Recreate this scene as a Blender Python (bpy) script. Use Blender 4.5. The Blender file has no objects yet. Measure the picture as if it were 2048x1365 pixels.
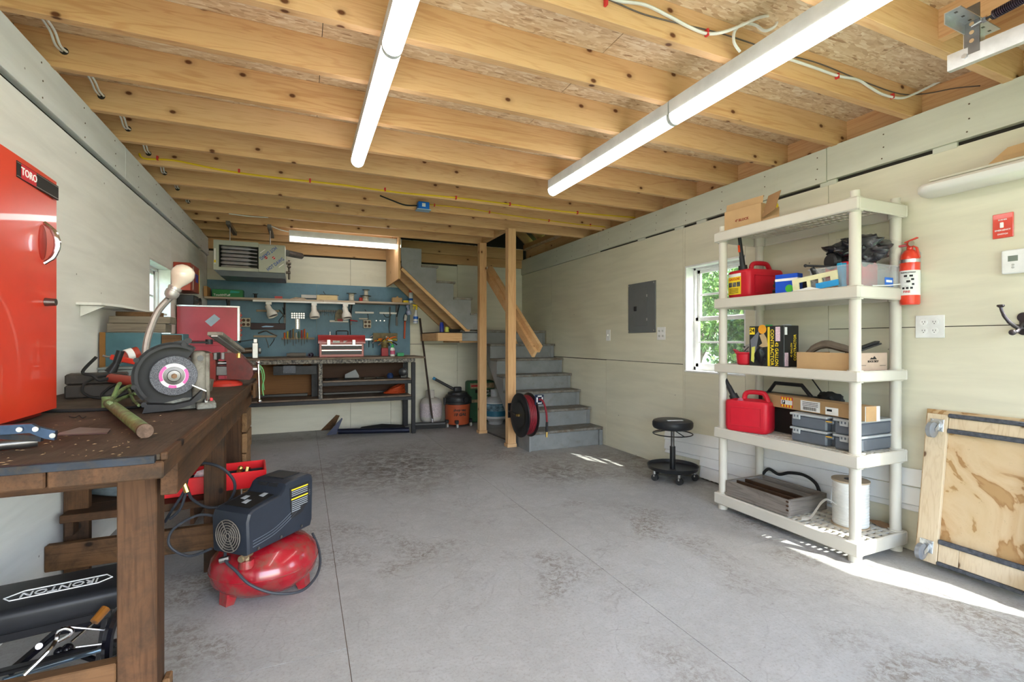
import bpy, bmesh, math, random
from mathutils import Vector, Matrix, Euler
random.seed(7)
PI = math.pi
SC = bpy.context.scene
COL = SC.collection

# ---------------------------------------------------------------- camera, sky, sun, exposure
cd = bpy.data.cameras.new('camera'); cam = bpy.data.objects.new('camera', cd); COL.objects.link(cam)
cd.sensor_width = 36.0; cd.lens = 966.0/2048*36
cam.location = (0, 0, 1.1); cam.rotation_euler = (PI/2, 0, -math.atan(418/966))
cd.clip_start = 0.02
SC.camera = cam
SC.view_settings.view_transform = 'Standard'; SC.view_settings.look = 'None'
SC.view_settings.gamma = 1.0; SC.view_settings.use_curve_mapping = False
SC.view_settings.exposure = 0.85
SUN_DIR = Vector((-0.39, 0.74, -1.0)).normalized()
w = bpy.data.worlds.new('world'); SC.world = w; w.use_nodes = True
wn = w.node_tree.nodes; wl = w.node_tree.links
sky = wn.new('ShaderNodeTexSky'); sky.sky_type = 'NISHITA'; sky.sun_disc = False
sky.sun_elevation = math.asin(-SUN_DIR.z); sky.sun_rotation = math.atan2(-SUN_DIR.x, -SUN_DIR.y)
sky.air_density = 1.0; sky.dust_density = 2.0
wl.new(sky.outputs[0], wn['Background'].inputs[0]); wn['Background'].inputs[1].default_value = 1.1
sd = bpy.data.lights.new('sun', 'SUN'); sd.energy = 8.0; sd.angle = 0.009; sd.color = (1, .96, .9)
so = bpy.data.objects.new('sun', sd); COL.objects.link(so); so.location = (3, -4, 6)
so.rotation_euler = SUN_DIR.to_track_quat('-Z', 'Y').to_euler()
TUBE = 7.5     # emission of the LED tubes

# ---------------------------------------------------------------- mesh collector
class MB:
    def __init__(s): s.bm = bmesh.new()
    def _xf(s, vs, M):
        if M is not None: bmesh.ops.transform(s.bm, matrix=M, verts=vs)
    def box(s, x0, x1, y0, y1, z0, z1, bev=0, M=None, seg=1):
        r = bmesh.ops.create_cube(s.bm, size=1)
        vs = r['verts']
        bmesh.ops.scale(s.bm, vec=(abs(x1-x0), abs(y1-y0), abs(z1-z0)), verts=vs)
        bmesh.ops.translate(s.bm, vec=((x0+x1)/2, (y0+y1)/2, (z0+z1)/2), verts=vs)
        if bev:
            es = list({e for v in vs for e in v.link_edges})
            rr = bmesh.ops.bevel(s.bm, geom=es, offset=bev, segments=seg, affect='EDGES', profile=.5)
            vs = list({v for f in rr['faces'] for v in f.verts} | {v for v in vs if v.is_valid})
            # collect whole island
            st = list(vs); seen = set(vs)
            while st:
                v = st.pop()
                for e in v.link_edges:
                    o = e.other_vert(v)
                    if o not in seen: seen.add(o); st.append(o)
            vs = list(seen)
        s._xf(vs, M); return s
    def bar(s, p0, p1, w, h, up=(0, 0, 1), bev=0):
        """box from p0 to p1, section w (sideways) x h (along up)"""
        p0 = Vector(p0); p1 = Vector(p1); d = p1-p0; L = d.length; d.normalize()
        u = Vector(up); sdir = d.cross(u)
        if sdir.length < 1e-4: sdir = d.cross(Vector((1, 0, 0)))
        sdir.normalize(); u = sdir.cross(d).normalized()
        M = Matrix((( d.x, sdir.x, u.x, p0.x), (d.y, sdir.y, u.y, p0.y), (d.z, sdir.z, u.z, p0.z), (0, 0, 0, 1)))
        return s.box(0, L, -w/2, w/2, -h/2, h/2, bev, M)
    def cyl(s, p0, p1, r, r2=None, seg=16, cap=True):
        p0 = Vector(p0); p1 = Vector(p1); d = p1-p0
        M = Matrix.Translation((p0+p1)/2) @ d.to_track_quat('Z', 'Y').to_matrix().to_4x4()
        bmesh.ops.create_cone(s.bm, cap_ends=cap, segments=seg, radius1=r, radius2=r if r2 is None else r2, depth=d.length, matrix=M)
        return s
    def ball(s, c, r, sc=(1, 1, 1), seg=16, M=None):
        T = Matrix.Translation(c) @ (M or Matrix()) @ Matrix.Diagonal((*sc, 1))
        bmesh.ops.create_uvsphere(s.bm, u_segments=seg, v_segments=max(6, seg//2+2), radius=r, matrix=T); return s
    def lathe(s, prof, c=(0, 0, 0), axis=(0, 0, 1), seg=28, sc=(1, 1)):
        q = Vector(axis).to_track_quat('Z', 'Y').to_matrix().to_4x4(); M = Matrix.Translation(c) @ q
        rings = []
        for r, z in prof:
            if r <= 1e-6: rings.append([s.bm.verts.new(M @ Vector((0, 0, z)))])
            else: rings.append([s.bm.verts.new(M @ Vector((r*sc[0]*math.cos(2*PI*k/seg), r*sc[1]*math.sin(2*PI*k/seg), z))) for k in range(seg)])
        for a, b in zip(rings, rings[1:]):
            for k in range(seg):
                k2 = (k+1) % seg
                if len(a) == 1 and len(b) == 1: continue
                if len(a) == 1: f = (a[0], b[k], b[k2])
                elif len(b) == 1: f = (a[k], b[0], a[k2])
                else: f = (a[k], b[k], b[k2], a[k2])
                try: s.bm.faces.new(f)
                except ValueError: pass
        return s
    def tube(s, pts, r, seg=8, closed=False, smooth=0, flat=None):
        pts = [Vector(p) for p in pts]
        if smooth: pts = catmull(pts, smooth, closed)
        n = len(pts); rings = []; up = None
        for i, p in enumerate(pts):
            if closed: d = pts[(i+1) % n]-pts[i-1]
            else: d = pts[min(i+1, n-1)]-pts[max(i-1, 0)]
            if d.length < 1e-7: d = Vector((0, 0, 1))
            d.normalize()
            if up is None:
                up = Vector((0, 0, 1)) if abs(d.z) < .9 else Vector((1, 0, 0))
            side = d.cross(up)
            if side.length < 1e-4: side = d.orthogonal()
            side.normalize(); up = side.cross(d).normalized()
            rr = r[i*len(r)//n] if isinstance(r, (list, tuple)) else r
            fw = flat if flat else rr
            rings.append([s.bm.verts.new(p+side*(fw*math.cos(2*PI*k/seg))+up*(rr*math.sin(2*PI*k/seg))) for k in range(seg)])
        m = n if closed else n-1
        for i in range(m):
            a, b = rings[i], rings[(i+1) % n]
            for k in range(seg):
                s.bm.faces.new((a[k], a[(k+1) % seg], b[(k+1) % seg], b[k]))
        if not closed:
            s.bm.faces.new(rings[0][::-1]); s.bm.faces.new(rings[-1])
        return s
    def prism(s, poly, axis, a, b, M=None):
        """2D polygon extruded along axis between a and b. axis x: poly=(y,z); y: (x,z); z: (x,y)"""
        def P(p, t):
            return {'x': (t, p[0], p[1]), 'y': (p[0], t, p[1]), 'z': (p[0], p[1], t)}[axis]
        A = [s.bm.verts.new(P(p, a)) for p in poly]; B = [s.bm.verts.new(P(p, b)) for p in poly]
        n = len(poly)
        fs = [s.bm.faces.new(A), s.bm.faces.new(B[::-1])]
        for i in range(n): fs.append(s.bm.faces.new((A[i], B[i], B[(i+1) % n], A[(i+1) % n])))
        bmesh.ops.recalc_face_normals(s.bm, faces=fs)
        s._xf(A+B, M); return s
    def hull(s, pts, M=None):
        vs = [s.bm.verts.new(p) for p in pts]
        bmesh.ops.convex_hull(s.bm, input=vs); s._xf(vs, M); return s
    def loft(s, rings, cap=True):
        R = [[s.bm.verts.new(p) for p in r] for r in rings]; n = len(R[0])
        for a, b in zip(R, R[1:]):
            for k in range(n): s.bm.faces.new((a[k], a[(k+1) % n], b[(k+1) % n], b[k]))
        if cap: s.bm.faces.new(R[0][::-1]); s.bm.faces.new(R[-1])
        return s

def catmull(pts, k, closed=False):
    out = []; n = len(pts)
    rng = range(n) if closed else range(n-1)
    for i in rng:
        if closed: p0, p1, p2, p3 = pts[i-1], pts[i], pts[(i+1) % n], pts[(i+2) % n]
        else: p0, p1, p2, p3 = pts[max(i-1, 0)], pts[i], pts[i+1], pts[min(i+2, n-1)]
        for j in range(k):
            t = j/k
            out.append(.5*((2*p1)+(p2-p0)*t+(2*p0-5*p1+4*p2-p3)*t*t+(3*p1-p0-3*p2+p3)*t**3))
    if not closed: out.append(pts[-1])
    return out

def link_mesh(name, mb, m, parent=None, world=True, ang=.6):
    bm = mb.bm
    bmesh.ops.recalc_face_normals(bm, faces=bm.faces)
    for f in bm.faces: f.smooth = True
    for e in bm.edges:
        e.smooth = (len(e.link_faces) == 2 and e.calc_face_angle(0) < ang)
    me = bpy.data.meshes.new(name)
    o = bpy.data.objects.new(name, me)
    if parent is not None:
        if world == 'low': bmesh.ops.translate(bm, vec=(0, 0, -.045), verts=bm.verts)
        elif world and world != 'local':
            Mi = world_of(parent).inverted(); bmesh.ops.transform(bm, matrix=Mi, verts=bm.verts)
    bm.to_mesh(me); bm.free()
    if isinstance(m, (list, tuple)):
        for q in m: me.materials.append(q)
    else: me.materials.append(m)
    COL.objects.link(o)
    if parent is not None: o.parent = parent
    return o
def world_of(o):
    M = o.matrix_basis.copy()
    while o.parent: o = o.parent; M = o.matrix_basis @ M
    return M
def tag(o, label=None, cat=None, group=None, kind=None):
    if label: o['label'] = label
    if cat: o['category'] = cat
    if group: o['group'] = group
    if kind: o['kind'] = kind
    return o
def T(name, label, cat, loc=(0, 0, 0), rz=0, group=None):
    o = bpy.data.objects.new(name, None); COL.objects.link(o); o.empty_display_size = .05
    o.location = loc; o.rotation_euler = (0, 0, rz); return tag(o, label, cat, group)
def ST(name, loc=(0, 0, 0)):
    o = bpy.data.objects.new(name, None); COL.objects.link(o); o.location = loc; o['kind'] = 'structure'; return o
def P(parent, name, mb, m, label=None, world=True, ang=.6, kind=None):
    o = link_mesh(name, mb, m, parent, world, ang)
    if label: o['label'] = label
    if kind: o['kind'] = kind
    return o
def S(name, label, cat, mb, m, group=None, ang=.6):
    """single mesh thing with its origin at the base of its geometry"""
    bm = mb.bm; xs = [v.co for v in bm.verts]
    c = Vector(((min(v.x for v in xs)+max(v.x for v in xs))/2, (min(v.y for v in xs)+max(v.y for v in xs))/2, min(v.z for v in xs)))
    bmesh.ops.translate(bm, vec=-c, verts=bm.verts)
    o = link_mesh(name, mb, m, None, False, ang); o.location = c
    return tag(o, label, cat, group)
def copy_tree(o, parent=None):
    c = o.copy(); COL.objects.link(c); c.parent = parent
    for ch in list(o.children): copy_tree(ch, c)
    return c
def txt(parent, s, size, c, xdir, updir, m, name='lettering', ext=.0006, spx=1.0, shear=0):
    cu = bpy.data.curves.new('t', 'FONT'); cu.body = s; cu.size = size; cu.align_x = 'CENTER'; cu.align_y = 'CENTER'
    cu.extrude = ext; cu.resolution_u = 2; cu.shear = shear; cu.offset = size*.012
    to = bpy.data.objects.new('t', cu)
    me = bpy.data.meshes.new_from_object(to); bpy.data.objects.remove(to); bpy.data.curves.remove(cu)
    me.materials.clear(); me.materials.append(m)
    x = Vector(xdir).normalized(); u = Vector(updir).normalized(); n = x.cross(u).normalized(); u = n.cross(x)
    M = Matrix(((x.x*spx, u.x, n.x, c[0]), (x.y*spx, u.y, n.y, c[1]), (x.z*spx, u.z, n.z, c[2]), (0, 0, 0, 1)))
    me.transform(world_of(parent).inverted() @ M)
    o = bpy.data.objects.new(name, me); COL.objects.link(o); o.parent = parent; return o

# ---------------------------------------------------------------- materials
def nm(name):
    m = bpy.data.materials.new(name); m.use_nodes = True
    nt = m.node_tree; return m, nt.nodes, nt.links, nt.nodes['Principled BSDF']
def ramp(n, l, src, stops):
    r = n.new('ShaderNodeValToRGB'); e = r.color_ramp.elements
    while len(e) < len(stops): e.new(.5)
    for q, (p, c) in zip(e, stops): q.position = p; q.color = (*c, 1) if len(c) == 3 else c
    l.new(src, r.inputs[0]); return r
def coords(n, l, scale=(1, 1, 1), rnd=True, rot=(0, 0, 0), kind='Object'):
    tc = n.new('ShaderNodeTexCoord'); mp = n.new('ShaderNodeMapping'); mp.inputs['Scale'].default_value = scale
    mp.inputs['Rotation'].default_value = rot
    if rnd:
        oi = n.new('ShaderNodeObjectInfo'); mu = n.new('ShaderNodeMath'); mu.operation = 'MULTIPLY'; mu.inputs[1].default_value = 37.0
        l.new(oi.outputs['Random'], mu.inputs[0])
        va = n.new('ShaderNodeVectorMath'); va.operation = 'ADD'
        l.new(tc.outputs[kind], va.inputs[0]); l.new(mu.outputs[0], va.inputs[1]); l.new(va.outputs[0], mp.inputs[0])
    else: l.new(tc.outputs[kind], mp.inputs[0])
    return mp.outputs[0]
def mix(n, l, a, b, f, mode='MIX'):
    x = n.new('ShaderNodeMix'); x.data_type = 'RGBA'; x.blend_type = mode
    for s_, v in ((x.inputs[6], a), (x.inputs[7], b)):
        if isinstance(v, tuple): s_.default_value = (*v, 1)
        else: l.new(v, s_)
    if isinstance(f, (int, float)): x.inputs[0].default_value = f
    else: l.new(f, x.inputs[0])
    return x.outputs[2]
def noise(n, l, co, scale, detail=4, rough=.55, dist=0):
    t = n.new('ShaderNodeTexNoise'); t.inputs['Scale'].default_value = scale; t.inputs['Detail'].default_value = detail
    t.inputs['Roughness'].default_value = rough; t.inputs['Distortion'].default_value = dist; l.new(co, t.inputs['Vector']); return t.outputs['Fac']
def bump(n, l, b, h, s, d=.01):
    bp = n.new('ShaderNodeBump'); bp.inputs['Strength'].default_value = s; bp.inputs['Distance'].default_value = d
    l.new(h, bp.inputs['Height']); l.new(bp.outputs[0], b.inputs['Normal'])
_c = {}
def mat(name, col, rough=.5, metal=0, var=.12, scale=8, bmp=0, coat=0, dirt=None, dirtcol=(.05, .04, .03), alpha=None):
    """painted / plastic / metal surface with gentle colour variation and optional grime"""
    if name in _c: return _c[name]
    m, n, l, b = nm(name); co = coords(n, l)
    f = noise(n, l, co, scale, 5, .6)
    lo = tuple(max(0, c*(1-var)) for c in col); hi = tuple(min(1, c*(1+var)) for c in col)
    c = ramp(n, l, f, [(.3, lo), (.7, hi)]).outputs[0]
    if dirt:
        g = noise(n, l, co, scale*2.2, 8, .7, .4); gr = ramp(n, l, g, [(1-dirt-.15, (0, 0, 0)), (1-dirt+.12, (1, 1, 1))])
        c = mix(n, l, c, dirtcol, gr.outputs[0])
    l.new(c, b.inputs['Base Color']); b.inputs['Roughness'].default_value = rough; b.inputs['Metallic'].default_value = metal
    b.inputs['Specular IOR Level'].default_value = .5 if rough < .36 else .28
    if coat: b.inputs['Coat Weight'].default_value = coat
    if bmp: bump(n, l, b, noise(n, l, co, scale*12, 3), bmp, .002)
    _c[name] = m; return m
def wood(name, cols, axis='x', rough=.65, knots=True, gs=1.0, dirt=None, dirtcol=(.02, .015, .01)):
    if name in _c: return _c[name]
    m, n, l, b = nm(name)
    A = {'x': (.7, 1, 1), 'y': (1, .7, 1), 'z': (1, 1, .7)}[axis]
    st = {'x': (.06, 1, 1), 'y': (1, .06, 1), 'z': (1, 1, .06)}[axis]
    st = tuple(v*gs for v in st)
    co = coords(n, l, st)
    big = noise(n, l, co, 9, 3, .5, .8)
    # rings: fold the smooth noise into fine lines
    mu = n.new('ShaderNodeMath'); mu.operation = 'MULTIPLY'; mu.inputs[1].default_value = 60; l.new(big, mu.inputs[0])
    sn = n.new('ShaderNodeMath'); sn.operation = 'SINE'; l.new(mu.outputs[0], sn.inputs[0])
    fine = noise(n, l, co, 120, 2, .5)
    c0 = ramp(n, l, sn.outputs[0], [(.0, cols[1]), (.6, cols[1]), (1, tuple(.55*a+.45*b_ for a, b_ in zip(cols[0], cols[1])))]).outputs[0]
    c1 = mix(n, l, c0, cols[2], ramp(n, l, noise(n, l, co, 5, 2), [(.35, (0, 0, 0)), (.7, (.8, .8, .8))]).outputs[0])
    c2 = mix(n, l, c1, cols[0], ramp(n, l, fine, [(.5, (0, 0, 0)), (.75, (.5, .5, .5))]).outputs[0])
    if knots:
        kc = coords(n, l, {'x': (4.6, 7, 7), 'y': (7, 4.6, 7), 'z': (7, 7, 4.6)}[axis])
        sp = n.new('ShaderNodeSeparateXYZ'); l.new(kc, sp.inputs[0]); cb = n.new('ShaderNodeCombineXYZ')
        ia = 'xyz'.index(axis); oth = [k for k in range(3) if k != ia]
        ad = n.new('ShaderNodeMath'); ad.operation = 'ADD'; l.new(sp.outputs[oth[0]], ad.inputs[0]); l.new(sp.outputs[oth[1]], ad.inputs[1])
        l.new(sp.outputs[ia], cb.inputs[0]); l.new(ad.outputs[0], cb.inputs[1])
        v = n.new('ShaderNodeTexVoronoi'); v.voronoi_dimensions = '2D'; v.inputs['Scale'].default_value = 1.0; l.new(cb.outputs[0], v.inputs['Vector'])
        # keep one cell in five
        sx = n.new('ShaderNodeSeparateColor'); l.new(v.outputs['Color'], sx.inputs[0])
        gt = n.new('ShaderNodeMath'); gt.operation = 'GREATER_THAN'; gt.inputs[1].default_value = .68; l.new(sx.outputs[0], gt.inputs[0])
        halo = ramp(n, l, v.outputs['Distance'], [(.0, (1, 1, 1)), (.08, (.7, .7, .7)), (.2, (0, 0, 0))])
        core = ramp(n, l, v.outputs['Distance'], [(.045, (1, 1, 1)), (.085, (0, 0, 0))])
        h2 = n.new('ShaderNodeMath'); h2.operation = 'MULTIPLY'; l.new(halo.outputs[0], h2.inputs[0]); l.new(gt.outputs[0], h2.inputs[1])
        k2 = n.new('ShaderNodeMath'); k2.operation = 'MULTIPLY'; l.new(core.outputs[0], k2.inputs[0]); l.new(gt.outputs[0], k2.inputs[1])
        h3 = n.new('ShaderNodeMath'); h3.operation = 'MULTIPLY'; h3.inputs[1].default_value = .4; l.new(h2.outputs[0], h3.inputs[0])
        c2 = mix(n, l, c2, tuple(x*.55 for x in cols[0]), h3.outputs[0])
        c2 = mix(n, l, c2, (cols[0][0]*.24, cols[0][1]*.17, cols[0][2]*.15), k2.outputs[0])
    if dirt:
        g = noise(n, l, coords(n, l, (1, 1, 1)), 5, 8, .72, .5); gr = ramp(n, l, g, [(1-dirt-.15, (0, 0, 0)), (1-dirt+.15, (1, 1, 1))])
        c2 = mix(n, l, c2, dirtcol, gr.outputs[0])
    l.new(c2, b.inputs['Base Color']); b.inputs['Roughness'].default_value = rough
    bump(n, l, b, fine, .25, .002); b.inputs['Specular IOR Level'].default_value = .25
    _c[name] = m; return m
def emis(name, col, s):
    m, n, l, b = nm(name); b.inputs['Base Color'].default_value = (*col, 1); b.inputs['Emission Color'].default_value = (*col, 1)
    b.inputs['Emission Strength'].default_value = s; return m
def glass(name, col=(1, 1, 1), rough=.02, alpha=.12):
    m, n, l, b = nm(name); b.inputs['Base Color'].default_value = (*col, 1); b.inputs['Roughness'].default_value = rough
    tr = n.new('ShaderNodeBsdfTransparent'); tr.inputs[0].default_value = (*col, 1)
    mx = n.new('ShaderNodeMixShader'); mx.inputs[0].default_value = alpha
    l.new(tr.outputs[0], mx.inputs[1]); l.new(b.outputs[0], mx.inputs[2]); l.new(mx.outputs[0], n['Material Output'].inputs[0]); return m

def painted_ply(name, col, rough=.6, axis='y', dirt=.22, dirtcol=(.35, .3, .2), scuff=0.0):
    m, n, l, b = nm(name)
    co = coords(n, l); gr = coords(n, l, {'y': (1, .12, 1), 'x': (.12, 1, 1), 'z': (1, 1, .12)}[axis])
    g = noise(n, l, gr, 14, 6, .6, .5)
    c = ramp(n, l, g, [(.3, tuple(x*.9 for x in col)), (.6, col), (.8, tuple(min(1, x*1.04) for x in col))]).outputs[0]
    d = noise(n, l, co, 2.3, 8, .72, .6); dr = ramp(n, l, d, [(1-dirt-.12, (0, 0, 0)), (1-dirt+.25, (.35, .35, .35))])
    c = mix(n, l, c, dirtcol, dr.outputs[0])
    v = n.new('ShaderNodeTexVoronoi'); v.inputs['Scale'].default_value = 5.0; l.new(co, v.inputs['Vector'])
    sp = ramp(n, l, v.outputs['Distance'], [(.018, (.8, .8, .8)), (.03, (0, 0, 0))])
    c = mix(n, l, c, (.1, .08, .06), sp.outputs[0])
    l.new(c, b.inputs['Base Color']); b.inputs['Roughness'].default_value = rough
    bump(n, l, b, g, .12, .003); return m

def osb_mat():
    m, n, l, b = nm('osb'); out = None; cs = []
    for k, (rot, sc) in enumerate(((0.25, (22, 95, 22)), (1.2, (20, 110, 20)), (2.3, (26, 90, 26)))):
        co = coords(n, l, sc, False, (0, 0, rot))
        dn = n.new('ShaderNodeTexNoise'); dn.inputs['Scale'].default_value = .35; l.new(co, dn.inputs['Vector'])
        ad = n.new('ShaderNodeVectorMath'); ad.operation = 'ADD'; l.new(co, ad.inputs[0]); l.new(dn.outputs['Color'], ad.inputs[1])
        v = n.new('ShaderNodeTexVoronoi'); v.inputs['Scale'].default_value = 1.0; v.inputs['Randomness'].default_value = 1; l.new(ad.outputs[0], v.inputs['Vector'])
        sx = n.new('ShaderNodeSeparateColor'); l.new(v.outputs['Color'], sx.inputs[0])
        cs.append((sx.outputs[0], sx.outputs[1], v.outputs['Distance']))
    pal = [(0, (.36, .21, .11)), (.06, (.56, .38, .22)), (.4, (.66, .48, .29)), (.8, (.73, .57, .37)), (1, (.82, .69, .5))]
    r = [ramp(n, l, c[0], pal).outputs[0] for c in cs]
    sel = noise(n, l, coords(n, l, (1, 1, 1), False), 9, 3, .6)
    s1 = ramp(n, l, cs[1][1], [(.45, (0, 0, 0)), (.5, (1, 1, 1))]).outputs[0]
    s2 = ramp(n, l, sel, [(.48, (0, 0, 0)), (.53, (1, 1, 1))]).outputs[0]
    c = mix(n, l, mix(n, l, r[0], r[1], s1), r[2], s2)
    l.new(c, b.inputs['Base Color']); b.inputs['Roughness'].default_value = .6
    bump(n, l, b, cs[0][0], .3, .002); return m

def floor_mat():
    """grey floor paint over sheets, worn and trodden"""
    m, n, l, b = nm('worn_grey_floor_paint'); co = coords(n, l, (1, 1, 1), False)
    def mul(a, c_):
        x = n.new('ShaderNodeMath'); x.operation = 'MULTIPLY'; l.new(a, x.inputs[0])
        if isinstance(c_, float): x.inputs[1].default_value = c_
        else: l.new(c_, x.inputs[1])
        return x.outputs[0]
    a = noise(n, l, co, .9, 6, .6, .2); f = noise(n, l, co, 90, 4, .75); g = noise(n, l, co, 14, 8, .8, .3)
    c = ramp(n, l, a, [(.3, (.31, .305, .295)), (.5, (.375, .373, .365)), (.7, (.415, .42, .425))]).outputs[0]
    c = mix(n, l, c, (.52, .52, .52), mul(ramp(n, l, g, [(.45, (0, 0, 0)), (.62, (1, 1, 1))]).outputs[0], .28))
    c = mix(n, l, c, (.20, .17, .13), mul(ramp(n, l, f, [(.5, (0, 0, 0)), (.66, (1, 1, 1))]).outputs[0], .35))
    # brown worn patches: broad mask times fine speckle
    pm = ramp(n, l, noise(n, l, co, 1.7, 5, .6, .6), [(.5, (0, 0, 0)), (.66, (1, 1, 1))]).outputs[0]
    ps = ramp(n, l, noise(n, l, co, 34, 10, .85, .6), [(.46, (0, 0, 0)), (.56, (1, 1, 1))]).outputs[0]
    c = mix(n, l, c, (.13, .10, .07), mul(mul(pm, ps), .75))
    # grime trodden in beside the left bench and at the right front (fixed places on the floor)
    for pos, r0, r1 in (((-.25, 1.9, 0), .3, 1.3), ((2.1, 1.0, 0), .2, 1.0), ((1.0, 1.2, 0), .1, .55)):
        gc = n.new('ShaderNodeVectorMath'); gc.operation = 'DISTANCE'; gc.inputs[1].default_value = pos; l.new(co, gc.inputs[0])
        gd = ramp(n, l, gc.outputs['Value'], [(r0, (1, 1, 1)), (r1, (0, 0, 0))]).outputs[0]
        gn = ramp(n, l, noise(n, l, co, 11, 10, .85, .8), [(.43, (0, 0, 0)), (.56, (1, 1, 1))]).outputs[0]
        c = mix(n, l, c, (.10, .08, .06), mul(mul(gd, gn), .8))
    # long drag scratches
    for sc_, rt, w_ in (((1, 1, 1), .0, .006), ((1, .6, 1), .9, .005)):
        sc = noise(n, l, coords(n, l, sc_, False, (0, 0, rt)), 1.9, 3, .5, .6)
        sq = ramp(n, l, sc, [(.5-w_, (0, 0, 0)), (.5, (1, 1, 1)), (.5+w_, (0, 0, 0))]).outputs[0]
        c = mix(n, l, c, (.12, .10, .09), mul(mul(sq, ramp(n, l, g, [(.45, (0, 0, 0)), (.6, (1, 1, 1))]).outputs[0]), .35))
    l.new(c, b.inputs['Base Color']); b.inputs['Specular IOR Level'].default_value = .35
    rr = ramp(n, l, a, [(.3, (.6, .6, .6)), (.7, (.48, .48, .48))]); l.new(rr.outputs[0], b.inputs['Roughness'])
    bump(n, l, b, f, .12, .003); return m

PC = [(.50, .24, .095), (.645, .38, .18), (.73, .48, .26)]
PINE = {a: wood('pine_'+a, PC, a) for a in 'xyz'}
PINE_D = {a: wood('pine_aged_'+a, [(.40, .2, .08), (.52, .29, .12), (.6, .37, .18)], a) for a in 'xyz'}
BW = [(.026, .010, .004), (.065, .030, .013), (.13, .062, .028)]
OLD = {a: wood('old_bench_wood_'+a, BW, a, .7, True, 1.2, .42) for a in 'xyz'}
OLDL = {a: wood('old_bench_wood_light_'+a, [(.07, .032, .013), (.14, .07, .03), (.2, .11, .05)], a, .7, True, 1.2, .4) for a in 'xyz'}
CREAM = painted_ply('cream_painted_plywood', (.70, .665, .52))
CREAM2 = painted_ply('cream_painted_board', (.60, .60, .50), dirt=.3)
WHITE_W = painted_ply('off_white_painted_plywood', (.90, .91, .88), dirt=.14)
WHITE_B = painted_ply('off_white_painted_board', (.74, .77, .76), dirt=.2)
WHITE = mat('white_vinyl', (.78, .78, .77), .4)
GREYP = mat('grey_paint_worn', (.215, .225, .23), .45, 0, .15, 5, .1, dirt=.3, dirtcol=(.16, .15, .13))
GREYE = mat('grey_paint_edge', (.21, .205, .19), .5, 0, .2, 9, .1, dirt=.45, dirtcol=(.12, .09, .06))
BLACK = mat('black_plastic', (.02, .02, .022), .4)
BLACKM = mat('black_metal', (.018, .018, .02), .35, .2)
BLACKR = mat('black_rubber', (.022, .022, .022), .7)
STEEL = mat('steel', (.5, .5, .5), .3, 1, .15, 12)
CHROME = mat('chrome', (.55, .55, .57), .12, 1, .05)
DSTEEL = mat('dark_steel', (.16, .155, .15), .4, .9, .3, 9)
GALV = mat('galvanized_steel', (.62, .65, .68), .32, .9, .12, 20)
BRASS = mat('brass', (.7, .48, .16), .3, 1)
RED = mat('red_enamel', (.72, .05, .022), .28, 0, .12, 3, 0, .3, dirt=.12, dirtcol=(.25, .02, .01))
REDP = mat('red_plastic', (.55, .015, .03), .38, 0, .08)
REDT = mat('red_tank_paint', (.33, .008, .018), .24, 0, .3, 6, 0, .4, dirt=.4, dirtcol=(.15, .07, .05))
REDO = mat('old_red_paint', (.22, .025, .018), .5, 0, .3, 9, .1, dirt=.35, dirtcol=(.07, .03, .025))
CARD = mat('cardboard', (.50, .32, .16), .8, 0, .08, 6)
CARD_D = mat('cardboard_inside', (.33, .19, .09), .85, 0, .1, 6)
YEL = mat('yellow', (.85, .62, .03), .5)
BLUE = mat('blue_print', (.02, .13, .55), .4)
PAPER = mat('white_paper', (.8, .8, .78), .6)
INK = mat('black_ink', (.01, .01, .01), .5)
WHT = mat('white_ink', (.9, .9, .9), .5)
GREEN = mat('green_print', (.03, .25, .06), .45)
ORANGE = mat('orange_plastic', (.85, .16, .01), .4)
# ================================================================ the room
XL, XR, YB, YF, ZJ, ZD = -1.0, 2.93, 6.40, -1.5, 2.27, 2.42
DARK = mat('dark_gap', (.03, .025, .02), .9)
def cut_rect(a0, a1, b0, b1, holes):
    """rectangle minus holes -> list of rectangles"""
    rs = [(a0, a1, b0, b1)]
    for h in holes:
        out = []
        for r in rs:
            x0, x1, y0, y1 = max(r[0], h[0]), min(r[1], h[1]), max(r[2], h[2]), min(r[3], h[3])
            if x0 >= x1 or y0 >= y1: out.append(r); continue
            if r[0] < x0: out.append((r[0], x0, r[2], r[3]))
            if x1 < r[1]: out.append((x1, r[1], r[2], r[3]))
            if r[2] < y0: out.append((x0, x1, r[2], y0))
            if y1 < r[3]: out.append((x0, x1, y1, r[3]))
        rs = out
    return rs
HR = [(2.53, 3.13, .845, 1.722), (.10, 1.0, .60, 1.82)]
HL = [(4.168, 4.778, .85, 1.695)]
def wall_x(name, xi, sgn, holes, panels, boards, mp, mbd, seam):
    root = ST(name, (xi, 2.4, 0))
    mb = MB()
    for r in cut_rect(YF-.12, YB+.12, -.02, 2.238, holes): mb.box(*sorted((xi+sgn*.016, xi+sgn*.14)), *r)
    P(root, 'studs_and_sheathing', mb, seam)
    for p in panels:
        mb = MB()
        for r in cut_rect(*p, holes): mb.box(*sorted((xi, xi+sgn*.0155)), r[0]+.0015, r[1]-.0015, r[2]+.0015, r[3]-.0015)
        P(root, 'panel', mb, mp)
    for b in boards:
        P(root, 'board', MB().box(*sorted((xi-sgn*.018, xi+sgn*.0155)), b[0]+.002, b[1]-.002, b[2], b[3], .0015), mbd)
    return root
wr = wall_x('wall_right', XR, 1, HR,
    [(YF, 1.93, 1.1725, 2.052), (YF, 1.93, 0.0, 1.1715), (1.93, 3.154, .0, 2.05), (3.154, 5.49, .905, 2.055), (3.154, 4.27, 0, .902), (4.27, 5.49, 0, .899), (5.49, YB, 0, 2.055)],
    [(YF, 1.93, 2.072, 2.272), (1.93, 4.4, 2.068, 2.27), (4.4, YB, 2.058, 2.27)], CREAM, CREAM2, DARK)
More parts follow.
